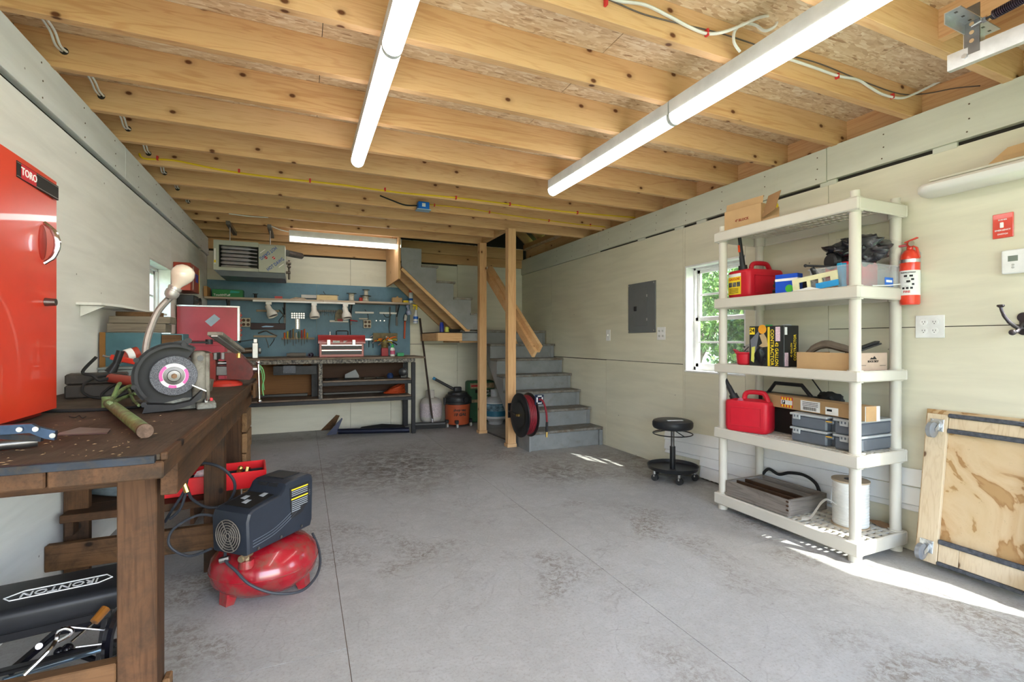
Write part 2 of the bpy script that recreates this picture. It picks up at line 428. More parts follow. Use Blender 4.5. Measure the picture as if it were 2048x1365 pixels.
wl_ = wall_x('wall_left', XL, -1, HL,
    [(YF, 1.73, 0, 2.06), (1.73, 4.168, 0, 2.06), (4.168, 5.45, 0, 2.062), (5.45, YB, 0, 2.065)],
    [(YF, 3.6, 2.078, 2.272), (3.6, 6.0, 2.078, 2.27), (6.0, YB, 2.07, 2.262)], WHITE_W, WHITE_B, DARK)
# nails and blocks showing in the gap under the right header board
nb = MB()
for y in (1.35, 1.93, 2.35, 2.95, 3.2, 3.7):
    nb.box(XR-.002, XR+.012, y-.05, y+.05, 2.045, 2.075)
P(wr, 'filler_block', nb, CREAM2, kind='stuff')
nb = MB()
for y in [1.25+.37*k for k in range(12)]:
    for z in (2.1, 2.16, 2.23):
        nb.cyl((XR-.0195, y+.01*math.sin(z*90), z), (XR-.0175, y+.01*math.sin(z*90), z), .004, seg=6)
for y in [.9+.42*k for k in range(14)]:
    for z in (2.1, 2.17, 2.24):
        nb.cyl((XL+.0175, y+.01*math.sin(z*70), z), (XL+.0195, y+.01*math.sin(z*70), z), .004, seg=6)
P(wr, 'nail_head', nb, mat('rust_nail', (.12, .08, .05), .7), kind='stuff')
# back wall
wb = ST('wall_back', (1, YB, 0))
P(wb, 'studs_and_sheathing', MB().box(XL-.14, XR+.14, YB+.016, YB+.14, -.02, 4.6), DARK)
for p in [(XL, .55, 0, 2.13), (.55, 1.05, 0, 2.13), (1.05, 1.95, 1.06, 2.13), (1.05, 1.95, 0, 1.057), (1.95, XR, 0, 2.16)]:
    P(wb, 'panel', MB().box(p[0]+.0015, p[1]-.0015, YB, YB+.0155, p[2]+.0015, p[3]-.0015), painted_ply('cream_painted_plywood_back', (.68, .655, .54), axis='x', dirt=.32) if p[0] == XL else bpy.data.materials['cream_painted_plywood_back'])
P(wb, 'plate', MB().box(XL, XR, YB-.03, YB+.015, 2.15, 2.27), PINE_D['x'])
P(wb, 'plate', MB().box(XL, XR, YB-.03, YB+.015, 2.275, 2.42), PINE_D['x'])
# front wall with the open garage doorway (behind the camera)
wf = ST('wall_front', (1, YF, 0))
mb = MB()
for r in cut_rect(XL-.14, XR+.14, -.02, 4.6, [(-.75, 2.35, -.1, 2.12)]): mb.box(r[0], r[1], YF-.14, YF, r[2], r[3])
P(wf, 'panel', mb, CREAM)
# floor slabs with control joints
fl = ST('floor', (1, 2.4, 0))
FM = floor_mat()
P(fl, 'joint_filler', MB().box(XL-.14, XR+.14, YF-.14, YB+.14, -.12, -.003), mat('joint_rust', (.13, .075, .045), .9))
for x0_, x1_, yy in ((XL-.14, .145, [YF-.14, -.62, 1.82, 4.26, YB+.14]), (.145, 1.326, [YF-.14, .62, 3.06, 5.50, YB+.14]), (1.326, 2.545, [YF-.14, -.55, 1.886, 4.33, YB+.14]), (2.545, XR+.14, [YF-.14, .67, 3.11, 5.5, YB+.14])):
    for a, b_ in zip(yy, yy[1:]):
        P(fl, 'floor_sheet', MB().box(x0_+.0012, x1_-.0012, a+.0012, b_-.0012, -.1, 0), FM)
# ceiling: joists, rims and OSB deck
ce = ST('ceiling', (1, 2.4, ZJ))
OSB = osb_mat()
xs = [-1.14, 0.076, 1.26, 2.45, 3.07]
ys = [YF-.1, -.55, .67, 1.89, 3.11, 4.33, 5.55, 6.5]
for i in range(4):
    for j in range(7):
        off = .6 if j % 2 else 0
        x0, x1 = xs[i], xs[i+1]
        rs = cut_rect(x0+.0015, x1-.0015, ys[j]+.0015, ys[j+1]-.0015, [(1.02, 2.94, 5.56, 6.4), (2.02, 2.94, 4.75, 6.4)])
        if not rs: continue
        mb = MB()
        for r in rs: mb.box(r[0], r[1], r[2], r[3], ZD, ZD+.016)
        P(ce, 'osb_sheet', mb, OSB)
for y, x1 in [(-1.30, 3.0), (-.90, 3.0), (-.5, 3.0), (-.1, 3.0), (.30, 3.0), (.70, 3.0), (1.09, 3.0), (1.48, 3.0), (1.865, 3.0), (2.25, 3.0), (2.655, 3.0), (3.07, 3.0), (3.48, 3.0), (3.885, 3.0), (4.29, 3.0), (4.69, 3.0), (5.09, 1.98), (5.49, 1.98), (5.89, 1.0), (6.28, 1.0)]:
    dz = random.uniform(-.003, .003)
    P(ce, 'joist', MB().box(-1.1, x1, y, y+.038, ZJ+dz, ZD, .0015), PINE['x'])
for x in (-1.14, 3.0):
    s = 1 if x > 0 else -1
    y = YF
    while y < YB:
        P(ce, 'rim_joist', MB().box(x, x+.038, y, min(y+2.44, YB+.1)-.003, ZJ, ZD), PINE['y']); y += 2.44
P(ce, 'trimmer', MB().box(1.98, 2.018, 4.73, 5.56, ZJ+.004, ZD, .0015), PINE['y'])
P(ce, 'trimmer', MB().box(.98, 1.018, 5.53, YB-.03, ZJ+.004, ZD, .0015), PINE['y'])
# blocking at the front right, where the door track hangs
for (x, y0, y1) in [(2.32, .74, 1.09), (2.56, .74, 1.09), (2.32, .34, .70)]:
    P(ce, 'block', MB().box(x, x+.038, y0, y1, ZJ+.03, ZD), PINE['y'])
# sill plates on the stud walls under the deck (dark wood band)
P(ce, 'sill', MB().box(3.0, 3.069, YF, YB, 2.24, 2.269), PINE_D['y'])
P(ce, 'sill', MB().box(-1.139, -1.016, YF, YB, 2.24, 2.269), PINE_D['y'])
# attic seen through the stair opening
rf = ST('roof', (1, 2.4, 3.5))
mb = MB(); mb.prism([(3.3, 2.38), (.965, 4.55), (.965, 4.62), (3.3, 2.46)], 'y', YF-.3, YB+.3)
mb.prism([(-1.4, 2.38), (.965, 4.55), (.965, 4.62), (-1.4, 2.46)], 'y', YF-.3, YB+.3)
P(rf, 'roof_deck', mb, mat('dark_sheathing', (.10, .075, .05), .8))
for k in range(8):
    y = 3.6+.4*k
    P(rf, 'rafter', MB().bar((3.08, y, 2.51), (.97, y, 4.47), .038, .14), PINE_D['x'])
P(rf, 'knee_plate', MB().box(2.95, 3.06, 3.2, YB, 2.44, 2.50), PINE_D['y'])

# ---------------------------------------------------------------- windows
GL = glass('window_glass', (.97, 1, .98), .01, .06)
def window(name, xi, sgn, y0, y1, z0, z1, muntins=True, fixed=False):
    """sash window set deep in the wall; xi = inner wall face, sgn = outward"""
    X = lambda d: xi+sgn*d
    r = ST(name, (xi, (y0+y1)/2, z0))
    def bx(mb, d0, d1, a, b, c, d): mb.box(*sorted((X(d0), X(d1))), a, b, c, d, .001); return mb
    for n_, a in (('jamb', (0, .14, y0-.001, y0+.012, z0, z1)), ('jamb', (0, .14, y1-.012, y1+.001, z0, z1)), ('head', (0, .14, y0, y1, z1-.012, z1+.001)), ('sill', (-.006, .14, y0, y1, z0-.001, z0+.012))):
        P(r, n_, bx(MB(), *a), WHITE)
    g = .012; f = .03
    mb = MB()
    for a in ((y0+g, y0+g+.02, z0+g, z1-g), (y1-g-.02, y1-g, z0+g, z1-g), (y0+g, y1-g, z0+g, z0+g+.03), (y0+g, y1-g, z1-g-.02, z1-g)):
        bx(mb, .085, .135, *a)
    P(r, 'window_frame', mb, WHITE)
    zm = (z0+z1)/2
    for (a, b, d) in (((z0+.04, z1-.03, .1),) if fixed else ((z0+.04, zm+.012, .095), (zm-.012, z1-.03, .115))):
        s = MB(); ya, yb_ = y0+.032, y1-.032
        for q in ((ya, ya+f, a, b), (yb_-f, yb_, a, b), (ya, yb_, a, a+f), (ya, yb_, b-f, b)): bx(s, d-.01, d+.01, *q)
        so_ = P(r, 'sash', s, WHITE)
        P(so_, 'pane', bx(MB(), d-.002, d+.002, ya+f, yb_-f, a+f, b-f), GL)
        if muntins:
            ym = (ya+yb_)/2
            P(so_, 'muntin', bx(MB(), d-.006, d+.006, ym-.008, ym+.008, a+f, b-f), WHITE)
            P(so_, 'muntin', bx(MB(), d-.006, d+.006, ya+f, yb_-f, (a+b)/2-.008, (a+b)/2+.008), WHITE)
    return r
window('window_1', XR, 1, 2.53, 3.13, .845, 1.722)
window('window_2', XL, -1, 4.168, 4.778, .85, 1.695)
window('window_3', XR, 1, .10, 1.0, .60, 1.82, False, True)

# ---------------------------------------------------------------- outside
gm, n, l, b = nm('grass'); co = coords(n, l, rnd=False)
l.new(ramp(n, l, noise(n, l, co, 6, 8), [(.3, (.05, .12, .02)), (.7, (.16, .28, .06))]).outputs[0], b.inputs['Base Color'])
tag(link_mesh('lawn', MB().box(-30, 30, -30, 30, -.5, -.13), gm), kind='structure')
lm, n, l, b = nm('leaves')
oi = n.new('ShaderNodeTexCoord'); vv = n.new('ShaderNodeTexWhiteNoise'); vv.noise_dimensions = '3D'
sn = n.new('ShaderNodeVectorMath'); sn.operation = 'SNAP'; sn.inputs[1].default_value = (.06, .06, .06); l.new(oi.outputs['Object'], sn.inputs[0]); l.new(sn.outputs[0], vv.inputs[0])
l.new(ramp(n, l, vv.outputs['Value'], [(0, (.05, .12, .02)), (.6, (.14, .28, .05)), (1, (.32, .48, .12))]).outputs[0], b.inputs['Base Color'])
b.inputs['Roughness'].default_value = .35; b.inputs['Transmission Weight'].default_value = .15
def shrub(name, label, cx, cy, rx, ry, h, n_leaf, seed):
    R = random.Random(seed); rt = T(name, label, 'shrub', (cx, cy, -.12), 0, None)
    mb = MB(); bm = mb.bm
    for k in range(n_leaf):
        # leaves gathered on the rim of several clumps
        a = R.uniform(0, 2*PI); e = R.uniform(-.2, 1); rad = R.uniform(.72, 1.05)*(1+.16*math.sin(5*a+seed)+.12*math.sin(9*e+3*a))
        ce_ = math.cos(math.asin(max(-1, min(1, e))))
        p = Vector((cx+rx*rad*ce_*math.cos(a), cy+ry*rad*ce_*math.sin(a), -.1+h*.5+h*.5*e*rad))
        q = Euler((R.uniform(-1.2, 1.2), R.uniform(-1.2, 1.2), R.uniform(0, 6.28))).to_matrix()
        s_ = R.uniform(.025, .05)
        vs = [bm.verts.new(p+q @ Vector(v)*s_) for v in ((-1, 0, 0), (0, -.5, .1), (1.1, 0, -.1), (0, .5, .1))]
        bm.faces.new(vs)
    o = P(rt, 'foliage', mb, lm); o['kind'] = 'stuff'
    mb = MB()
    for k in range(9):
        a = k*.7; mb.tube([(cx, cy, -.1), (cx+.3*rx*math.cos(a), cy+.3*ry*math.sin(a), h*.35), (cx+.8*rx*math.cos(a), cy+.8*ry*math.sin(a), h*.7)], [.04, .025, .01], 6)
    P(rt, 'stem', mb, mat('bark', (.14, .1, .07), .9))
shrub('shrub', 'sunlit green shrub outside the window on the right, nearer the shelves', 4.5, 3.4, .55, .62, 2.0, 9000, 1)
shrub('shrub', 'sunlit green shrub outside the window on the right, taller and farther left', 5.0, 5.4, .8, .95, 2.5, 11000, 2)
shrub('shrub', 'dense green shrub outside behind the two nearer ones', 7.4, 5.6, 1.1, 2.4, 3.2, 14000, 3)
shrub('shrub', 'pale sunlit shrub outside the left window', -3.6, 7.6, 1.2, 1.4, 2.0, 7000, 4)
shrub('shrub', 'shrub beyond the shelving end of the right window', 6.0, 1.4, .9, 1.0, 2.6, 7000, 5)
# ================================================================ LED batten lights
LENS = emis('lit_diffuser', (1.0, .985, .95), TUBE)
HOUS = mat('fixture_grey_metal', (.62, .64, .64), .45)
def batten(label, c, length, axis='y', group='LED batten lights on the ceiling joists'):
    x, y, z = c; r = T('ceiling_light', label, 'light', (x, y, z), 0, group)
    L = length/2
    def rot(v): return (x+v[1], y+v[0], z+v[2]) if axis == 'x' else (x+v[0], y+v[1], z+v[2])
    prof_h = [(-.036, 0), (-.036, .065), (.036, .065), (.036, 0)]
    def ext(poly, a, b):
        return MB().loft([[rot((p[0], a, p[1])) for p in poly], [rot((p[0], b, p[1])) for p in poly]])
    P(r, 'housing', ext([(-.034, .0), (-.034, .072), (.034, .072), (.034, 0)], -L, L), HOUS)
    n = 12; pl = [(.037*math.cos(PI+PI*k/n), -.002+.038*math.sin(PI+PI*k/n)) for k in range(n+1)]
    pl = [(-.037, .006)]+pl+[(.037, .006)]
    P(r, 'diffuser', ext(pl, -L+.004, L-.004), LENS, ang=1.0)
    pe = [(p[0]*1.02, p[1]*1.03) for p in pl]
    for a in (-L, L-.008): P(r, 'end_cap', ext(pe, a, a+.008), LENS if a > 0 and False else HOUS)
    return r
batten('lit LED batten, far half of the run left of centre', (.305, 2.455, 2.198), 1.245)
batten('lit LED batten, near half of the run left of centre', (.305, 1.205, 2.198), 1.245)
batten('lit LED batten, far half of the run right of centre', (1.668, 2.49, 2.198), 1.255)
batten('lit LED batten, near half of the run right of centre', (1.668, 1.228, 2.198), 1.255)
batten('lit LED batten running crosswise above the blue pegboard', (.45, 5.62, 2.195), 1.17, 'x', 'LED batten over the rear workbench')

# ================================================================ staircase
st = T('staircase', 'grey painted wooden staircase turning left at a landing by the back wall', 'staircase', (2.48, 4.9, 0))
nos = [(4.342, .19), (4.566, .37), (4.787, .545), (4.99, .717), (5.194, .893), (5.407, 1.065), (5.646, 1.235)]
x0, x1 = 2.075, 2.915
prev = 0
for i, (y, z) in enumerate(nos):
    P(st, 'riser', MB().box(x0-(.012 if i == 0 else 0)+.0, x1, y, y+.018, prev+.001, z-.026), GREYP)
    ye = nos[i+1][0]+.0 if i < 6 else YB-.01
    if i < 6: P(st, 'tread', MB().box(x0-.025, x1+.008, y-.024, ye, z-.026, z, .004), GREYE)
    prev = z
# landing
P(st, 'landing_deck', MB().box(1.73, 2.92, 5.62, YB-.005, 1.205, 1.235, .003), GREYE)
P(st, 'landing_frame', MB().box(1.75, 2.92, 5.66, 5.70, 1.08, 1.203), PINE['x'])
P(st, 'landing_frame', MB().box(1.75, 1.79, 5.70, YB-.005, 1.08, 1.203), PINE['y'])
# side skirt / stringer of the lower flight
sk = [(4.318, 0), (4.318, .165)]
for i in range(6):
    sk += [(nos[i][0]-.002, nos[i][1]-.03), (nos[i+1][0]-.002, nos[i][1]-.03)]
sk += [(5.646, 1.2), (5.646, .98), (4.60, .0)]
P(st, 'stringer', MB().prism(sk, 'x', x0-.02, x0-.001), GREYP)
P(st, 'stringer', MB().prism([(a, b-.005) for a, b in sk], 'x', x1-.04, x1), GREYP)
P(st, 'stringer', MB().prism([(4.9, .28), (5.64, 1.15), (5.64, .98), (4.95, .2)], 'x', 2.45, 2.488), PINE['y'])
# upper flight along the back wall
ux = [1.245, 1.42, 1.625, 1.835, 1.91]
uz = [2.145, 1.968, 1.795, 1.61, 1.43, 1.235]
poly = [(1.01, 2.16), (ux[0], 2.16)]
for i in range(5):
    poly += [(ux[i], uz[i+1]) if i < 4 else (1.90, 1.43)]
    if i < 4: poly += [(ux[i+1] if i < 3 else 1.90, uz[i+1])]
poly = [(1.01, 2.155), (1.245, 2.155), (1.245, 1.968), (1.42, 1.968), (1.42, 1.795), (1.625, 1.795), (1.625, 1.61), (1.84, 1.61), (1.84, 1.43), (1.93, 1.43), (1.93, 1.236), (1.80, 1.236), (1.02, 1.945)]
P(st, 'skirt_board', MB().prism(poly, 'y', 5.488, 5.50), GREYP)
for i in range(4):
    P(st, 'riser', MB().box(ux[i]-.018, ux[i], 5.505, YB-.03, uz[i+1], uz[i]-.02), GREYP)
    P(st, 'tread', MB().box(ux[i]-.004, ux[i+1]+(.02 if i < 3 else 0), 5.47, YB-.02, uz[i+1]-.022, uz[i+1]+.003, .003), GREYE)
P(st, 'riser', MB().box(ux[4]-.018, ux[4], 5.505, YB-.03, 1.236, 1.43), GREYP)
for y in (5.502, 5.93, 6.33):
    P(st, 'stringer', MB().bar((1.01+.06, y+.019, 2.03-.06), (1.86, y+.019, 1.255), .038, .17 if y > 5.6 else .17, bev=.002), PINE['x'])
P(st, 'back_board', MB().box(.985, 1.008, 5.49, YB-.04, 1.80, 2.268), PINE['z'])
# shelf built onto the landing frame under the upper flight
P(st, 'ledge_side', MB().box(1.44, 1.735, 5.50, 5.535, 1.10, 1.195, .002), PINE['x'])
P(st, 'ledge_side', MB().box(1.735, 1.94, 5.50, 5.535, 1.10, 1.215, .002), GREYP)
P(st, 'ledge_side', MB().box(1.436, 1.47, 5.535, YB-.01, 1.10, 1.195, .002), PINE['y'])
P(st, 'ledge_board', MB().box(1.436, 1.94, 5.50, YB-.01, 1.196, 1.206), DARK)
P(st, 'ledge_bottom', MB().box(1.47, 1.90, 5.535, YB-.01, 1.10, 1.112), OSB)

# posts and handrail
def post(label, x, y, ztop):
    r = T('wooden_post', label, 'post', (x, y, 0), 0, 'doubled stud posts at the stair opening')
    P(r, 'stud', MB().box(x-.044, x+.045, y, y+.037, .036, ztop, .002), PINE['z'])
    P(r, 'stud', MB().box(x-.044, x+.045, y+.039, y+.076, .0365, ztop, .002), PINE['z'])
    P(r, 'foot_block', MB().box(x-.052, x+.052, y-.004, y+.09, 0, .035, .002), PINE['x']); return r
post('pine stud post left of the stairs, nearer the back wall', 1.965, 5.405, 2.268)
post('pine stud post beside the stairs, holding the hose reel', 1.985, 4.585, 2.268)
hr = T('handrail', 'sloping pine handrail of two boards beside the staircase', 'handrail', (2.1, 5.0, .9))
a = Vector((2.045, 5.53, 1.94)); b_ = Vector((2.17, 4.43, .965))
P(hr, 'rail_board', MB().bar(a, b_, .036, .088, bev=.003), PINE['x'])
P(hr, 'rail_board', MB().bar(a+Vector((.042, 0, .06)), b_+Vector((.042, -.03, .05)), .038, .088, bev=.003), PINE['x'])
P(hr, 'rail_board', MB().bar(a+Vector((.02, .0, .035)), b_+Vector((.02, .03, .045)), .006, .03), PINE['x'])
# ================================================================ left workbench
bx0, bx1, by0, by1, bz = -.995, -.264, 1.215, 3.50, .862
wbn = T('workbench', 'old dark brown timber workbench along the left wall', 'workbench', (-.63, 2.4, 0))
xs_ = [-.995, -.77, -.56, -.352, -.266]
xs_ = [-.995, -.80, -.605, -.458, -.266]
for i in range(4):
    P(wbn, 'plank', MB().box(xs_[i]+.002, xs_[i+1]-.002, by0+random.uniform(0, .006), by1, .812, .849, .003), OLD['y'])
ty = [by0+.012, 2.42, 3.12, 3.5]
for a, b_ in zip(ty, ty[1:]): P(wbn, 'top_sheet', MB().box(bx0+.002, -.276, a+.001, b_-.001, .8495, bz, .001), wood('scarred_bench_top', [(.03, .021, .015), (.065, .045, .03), (.11, .08, .055)], 'y', .75, False, 1.6, .4))
P(wbn, 'edge_trim', MB().box(-.275, -.262, 1.222, 2.15, .8495, .866, .002), OLD['y'])
P(wbn, 'edge_trim', MB().box(-.275, -.262, 2.154, 3.10, .8495, .864, .002), OLD['y'])
P(wbn, 'steel_strip', MB().box(bx0, -.282, by0-.004, by0+.011, .846, .8625, .001), mat('blued_steel', (.022, .028, .04), .5, .3, .4, 14, dirt=.4), 'dark steel strip on the front edge')
P(wbn, 'side_board', MB().box(-.262, -.2485, 3.10, 3.5, .775, .86, .002), OLDL['y'])
P(wbn, 'apron', MB().box(-.326, -.290, 1.45, 3.36, .715, .811, .002), OLD['y'])
P(wbn, 'apron', MB().box(-.99, -.955, 1.66, 3.36, .715, .811, .002), OLD['y'])
for y in (1.515, 2.68):
    P(wbn, 'leg', MB().box(-.432, -.348, y, y+.078, 0, .812 if y < 2 else .714, .003), OLD['z'])
    P(wbn, 'leg', MB().box(-.985, -.895, y+.10, y+.14, 0, .812, .003), OLD['z'])
P(wbn, 'leg', MB().box(-.44, -.35, 3.36, 3.40, 0, .714, .003), OLD['z'])
P(wbn, 'leg_block', MB().box(-.347, -.330, 1.56, 1.6, 0, .19, .003), OLDL['z'])
P(wbn, 'rail', MB().box(-.985, -.434, 1.516, 1.553, .185, .285, .003), OLDL['x'])
P(wbn, 'rail', MB().box(-1.0+.003, -.349, 2.64, 2.678, .125, .235, .003), OLDL['x'])
P(wbn, 'rail', MB().box(-.985, -.36, 1.56, 1.598, .72, .811, .003), OLD['x'])
for y0_, y1_ in ((2.70, 2.86), (2.865, 3.05), (3.055, 3.2)):
    P(wbn, 'shelf_board', MB().box(-.97, -.37, y0_, y1_, .305, .34, .003), OLD['x'])
P(wbn, 'shelf_joist', MB().box(-.43, -.40, 2.72, 3.3, .24, .304, .003), OLD['y'])
P(wbn, 'shelf_joist', MB().box(-.96, -.93, 2.72, 3.3, .24, .304, .003), OLD['y'])
# sawdust and chips on the top
mb = MB()
for k in range(260):
    x = random.uniform(-.95, -.30); y = 1.23+abs(random.gauss(0, .3)); s_ = random.uniform(.002, .006)
    if -.34 > x and y < 3.3 and (y < 1.33 or x > -.68):
        q = random.uniform(0, 3); mb.hull([(x+s_*math.cos(q), y+s_*math.sin(q), bz+.0003), (x-s_*math.cos(q), y-s_*math.sin(q), bz+.0003), (x+.3*s_*math.sin(q), y-.3*s_*math.cos(q), bz+.0003), (x, y, bz+.0016)])
dbo = S('wood_chips', 'scattered pale wood chips and crumbs on the left workbench top', 'debris', mb, mat('chips', (.3, .2, .11), .9)); dbo['kind'] = 'stuff'

# ---------------------------------------------------------------- red cabinet
cb = T('tool_cabinet', 'tall bright red metal cabinet standing on the left workbench', 'cabinet', (-.86, 1.75, bz))
cx, cy0, cy1, cz0, cz1 = -.735, 1.34, 2.05, bz, 1.622
P(cb, 'body', MB().box(-.99, cx-.022, cy0+.01, cy1-.01, cz0+.012, cz1-.006, .006), RED)
P(cb, 'plinth', MB().box(-.98, cx-.035, cy0+.02, cy1-.03, cz0+.0005, cz0+.012), REDO)
# the door skin is slightly bowed
n = 10; prof = [(cx-.02+.02*math.sin(PI*k/n)**.6, cy0+(cy1-cy0)*k/n) for k in range(n+1)]
prof = [(cx-.021, cy0)]+prof+[(cx-.021, cy1)]
dr = P(cb, 'door', MB().prism([(a, b) for a, b in [(cx-.02, cy0)]+[(cx-.008+.008*math.sin(PI*k/n), cy0+(cy1-cy0)*k/n) for k in range(n+1)]+[(cx-.02, cy1)]], 'z', cz0+.018, cz1), RED)
hy = 1.969
P(dr, 'handle', MB().tube([(cx-.004, 1.955, 1.468), (cx+.018, 1.957, 1.445), (cx+.028, 1.958, 1.405), (cx+.018, 1.957, 1.365), (cx-.004, 1.955, 1.342)], [.006, .008, .009, .008, .006], 8, smooth=5, flat=.006), CHROME)
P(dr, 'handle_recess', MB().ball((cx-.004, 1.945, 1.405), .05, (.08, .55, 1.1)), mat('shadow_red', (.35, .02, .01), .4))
P(dr, 'lock', MB().cyl((cx-.004, 1.965, 1.222), (cx+.022, 1.965, 1.222), .013, .011), DSTEEL)
bd = P(dr, 'badge', MB().box(cx-.004, cx+.0008, 1.79, 2.04, 1.560, 1.606), INK, 'black name plate')
P(dr, 'badge_panel', MB().box(cx-.004, cx+.0018, 1.812, 1.895, 1.562, 1.604), REDP)
txt(dr, 'TORO', .031, (cx+.0022, 1.8535, 1.583), (0, 1, 0), (0, 0, 1), WHT)
for z in (1.564, 1.602): P(dr, 'badge_line', MB().box(cx, cx+.0016, 1.79, 2.04, z-.0008, z+.0008), STEEL)
S('wooden_tool_handle', 'short red painted handle end poking out behind the red cabinet', 'handle', MB().cyl((-.95, 2.07, bz+.016), (-.90, 2.34, bz+.016), .013, .014), REDP)

# ---------------------------------------------------------------- bench grinder
gx, gy = -.40, 1.70      # wheel centre
G = T('bench_grinder', 'dirty bench grinder with a grey abrasive wheel in an open black guard', 'grinder', (-.36, 1.78, bz))
wc = Vector((-.404, 1.97, .982)); R_ = .068
# axis of the spindle points towards the camera side
ax = Vector((.22, -.975, 0)).normalized(); side = Vector((0, 0, 1)).cross(ax).normalized()
def GP(u, v, w_): return wc+side*(u*.9)+Vector((0, 0, 1))*(v*.9)+ax*(w_*.9)     # u to the right, v up, w towards the camera
Mg = Matrix(((side.x, 0, ax.x, wc.x), (side.y, 0, ax.y, wc.y), (0, 1, 0, wc.z), (0, 0, 0, 1))) @ Matrix.Diagonal((.9, .9, .9, 1))   # local x=side, y=up, z=axis
CAST = mat('dusty_cast_metal', (.20, .185, .155), .6, .2, .3, 12, dirt=.4, dirtcol=(.07, .05, .035))
GUARD = mat('black_guard', (.012, .012, .014), .5, 0, .3, 10, dirt=.15, dirtcol=(.06, .045, .035))
ABR, n, l, b = nm('abrasive'); cc = coords(n, l)
l.new(ramp(n, l, noise(n, l, cc, 420, 2, .6), [(.35, (.05, .055, .065)), (.7, (.22, .23, .26))]).outputs[0], b.inputs['Base Color']); b.inputs['Roughness'].default_value = .95
bump(n, l, b, noise(n, l, cc, 400, 2), .6, .003)
wh = P(G, 'grinding_wheel', MB().lathe([(0, .0), (R_*.97, 0), (R_, .004), (R_, .021), (R_*.97, .025), (0, .025)], wc-ax*.012, ax, 48), ABR, 'grey abrasive wheel')
P(wh, 'paper_label', MB().lathe([(.0, .0255), (.042, .0255), (.042, .0262), (0, .0262)], wc-ax*.012, ax, 32), PAPER)
pk = mat('pink_print', (.62, .12, .36), .6)
for a0, a1 in ((2.2, 3.6), (5.5, 6.9), (4.3, 4.9)):
    pts = [(.0465*math.cos(a0+(a1-a0)*k/8), .0465*math.sin(a0+(a1-a0)*k/8)) for k in range(9)]+[(.036*math.cos(a1-(a1-a0)*k/8), .036*math.sin(a1-(a1-a0)*k/8)) for k in range(9)]
    P(wh, 'label_band', MB().prism(pts, 'z', .0160, .0166, Mg), pk)
P(wh, 'flange', MB().lathe([(0, .026), (.031, .026), (.030, .030), (.020, .032), (.018, .035), (.010, .036), (0, .036)], wc-ax*.012, ax, 28), DSTEEL)
P(wh, 'nut', MB().cyl(wc+ax*.022, wc+ax*.036, .009, .009, 6).cyl(wc+ax*.03, wc+ax*.05, .006, seg=10), mat('rusty_steel', (.2, .12, .07), .6, .6))
# guard: C-shaped shroud open to lower left / lower right front
def arc_band(r0, r1, a0, a1, w0, w1, n=28):
    mb = MB(); rings = []
    for k in range(n+1):
        a = a0+(a1-a0)*k/n; c, s_ = math.cos(a), math.sin(a)
        rings.append([GP(r0*c, r0*s_, w0), GP(r1*c, r1*s_, w0), GP(r1*c, r1*s_, w1), GP(r0*c, r0*s_, w1)])
    return mb.loft(rings)
rad = math.radians
P(G, 'guard_rim', arc_band(.118, .126, rad(58), rad(222), -.035, .034), GUARD)
P(G, 'guard_back', MB().prism([(.125*math.cos(rad(a)), .125*math.sin(rad(a))) for a in range(55, 341, 11)]+[(.0, 0)], 'z', -.040, -.034, Mg), GUARD)
P(G, 'guard_lip', arc_band(.108, .127, rad(60), rad(222), .030, .034), GUARD)
P(G, 'guard_chute', MB().prism([(-.085, -.10), (.0, -.108), (.05, -.098), (.085, -.06), (.092, -.055), (.085, -.09), (.055, -.112), (-.0, -.127), (-.095, -.131)], 'z', -.038, .036, Mg), GUARD)
for u, v in ((-.112, .062), (-.118, -.035), (.03, .118), (-.09, -.10)):
    P(G, 'guard_screw', MB().cyl(GP(u, v, .028), GP(u, v, .040), .008, seg=10), GUARD)
P(G, 'guard_hinge', MB().cyl(GP(.045, .132, -.03), GP(.045, .132, .03), .010, seg=12).bar(GP(.0, .122, 0), GP(.05, .132, 0), .05, .012, up=(0, 0, 1)), GUARD)
# motor housing
P(G, 'motor_housing', MB().box(.058, .105, -.112, .092, -.125, -.010, .014, Mg, 3).box(.095, .118, -.105, .085, -.122, -.02, .008, Mg, 2), CAST)
P(G, 'motor', MB().lathe([(0, 0), (.05, 0), (.054, .01), (.054, .13), (.05, .14), (0, .14)], wc-ax*.2, ax, 24), CAST)
P(G, 'bolt', MB().cyl(GP(.085, .064, -.012), GP(.085, .064, -.005), .010, seg=12), BLACKM)
w2 = P(G, 'grinding_wheel', MB().lathe([(0, 0), (R_*.93, 0), (R_*.95, .003), (R_*.95, .02), (0, .022)], wc-ax*.245+side*.02, ax, 40), ABR)
P(G, 'base', MB().prism([(-.06, -.1325), (.135, -.1325), (.135, -.11), (.10, -.105), (.09, -.09), (.03, -.09), (-.05, -.11)], 'z', -.19, -.03, Mg).box(.07, .135, -.1325, -.108, -.03, .03, .004, Mg), mat('base_paint', (.23, .24, .21), .55, 0, .3, 14, dirt=.45, dirtcol=(.06, .045, .035)))
P(G, 'mounting_bolt', MB().cyl(GP(.1, -.11, .01), GP(.1, -.102, .01), .009, seg=6).cyl(GP(.1, -.102, .01), GP(.1, -.095, .01), .0055, seg=10), STEEL)
P(G, 'tool_rest', MB().bar(GP(.055, -.035, .045), GP(.10, -.06, .045), .03, .003, up=(0, 0, 1)).bar(GP(.10, -.06, .03), GP(.105, -.11, .0), .004, .02), STEEL)
P(G, 'switch', MB().box(.118, .128, -.108, -.096, -.05, -.03, .001, Mg), REDP)
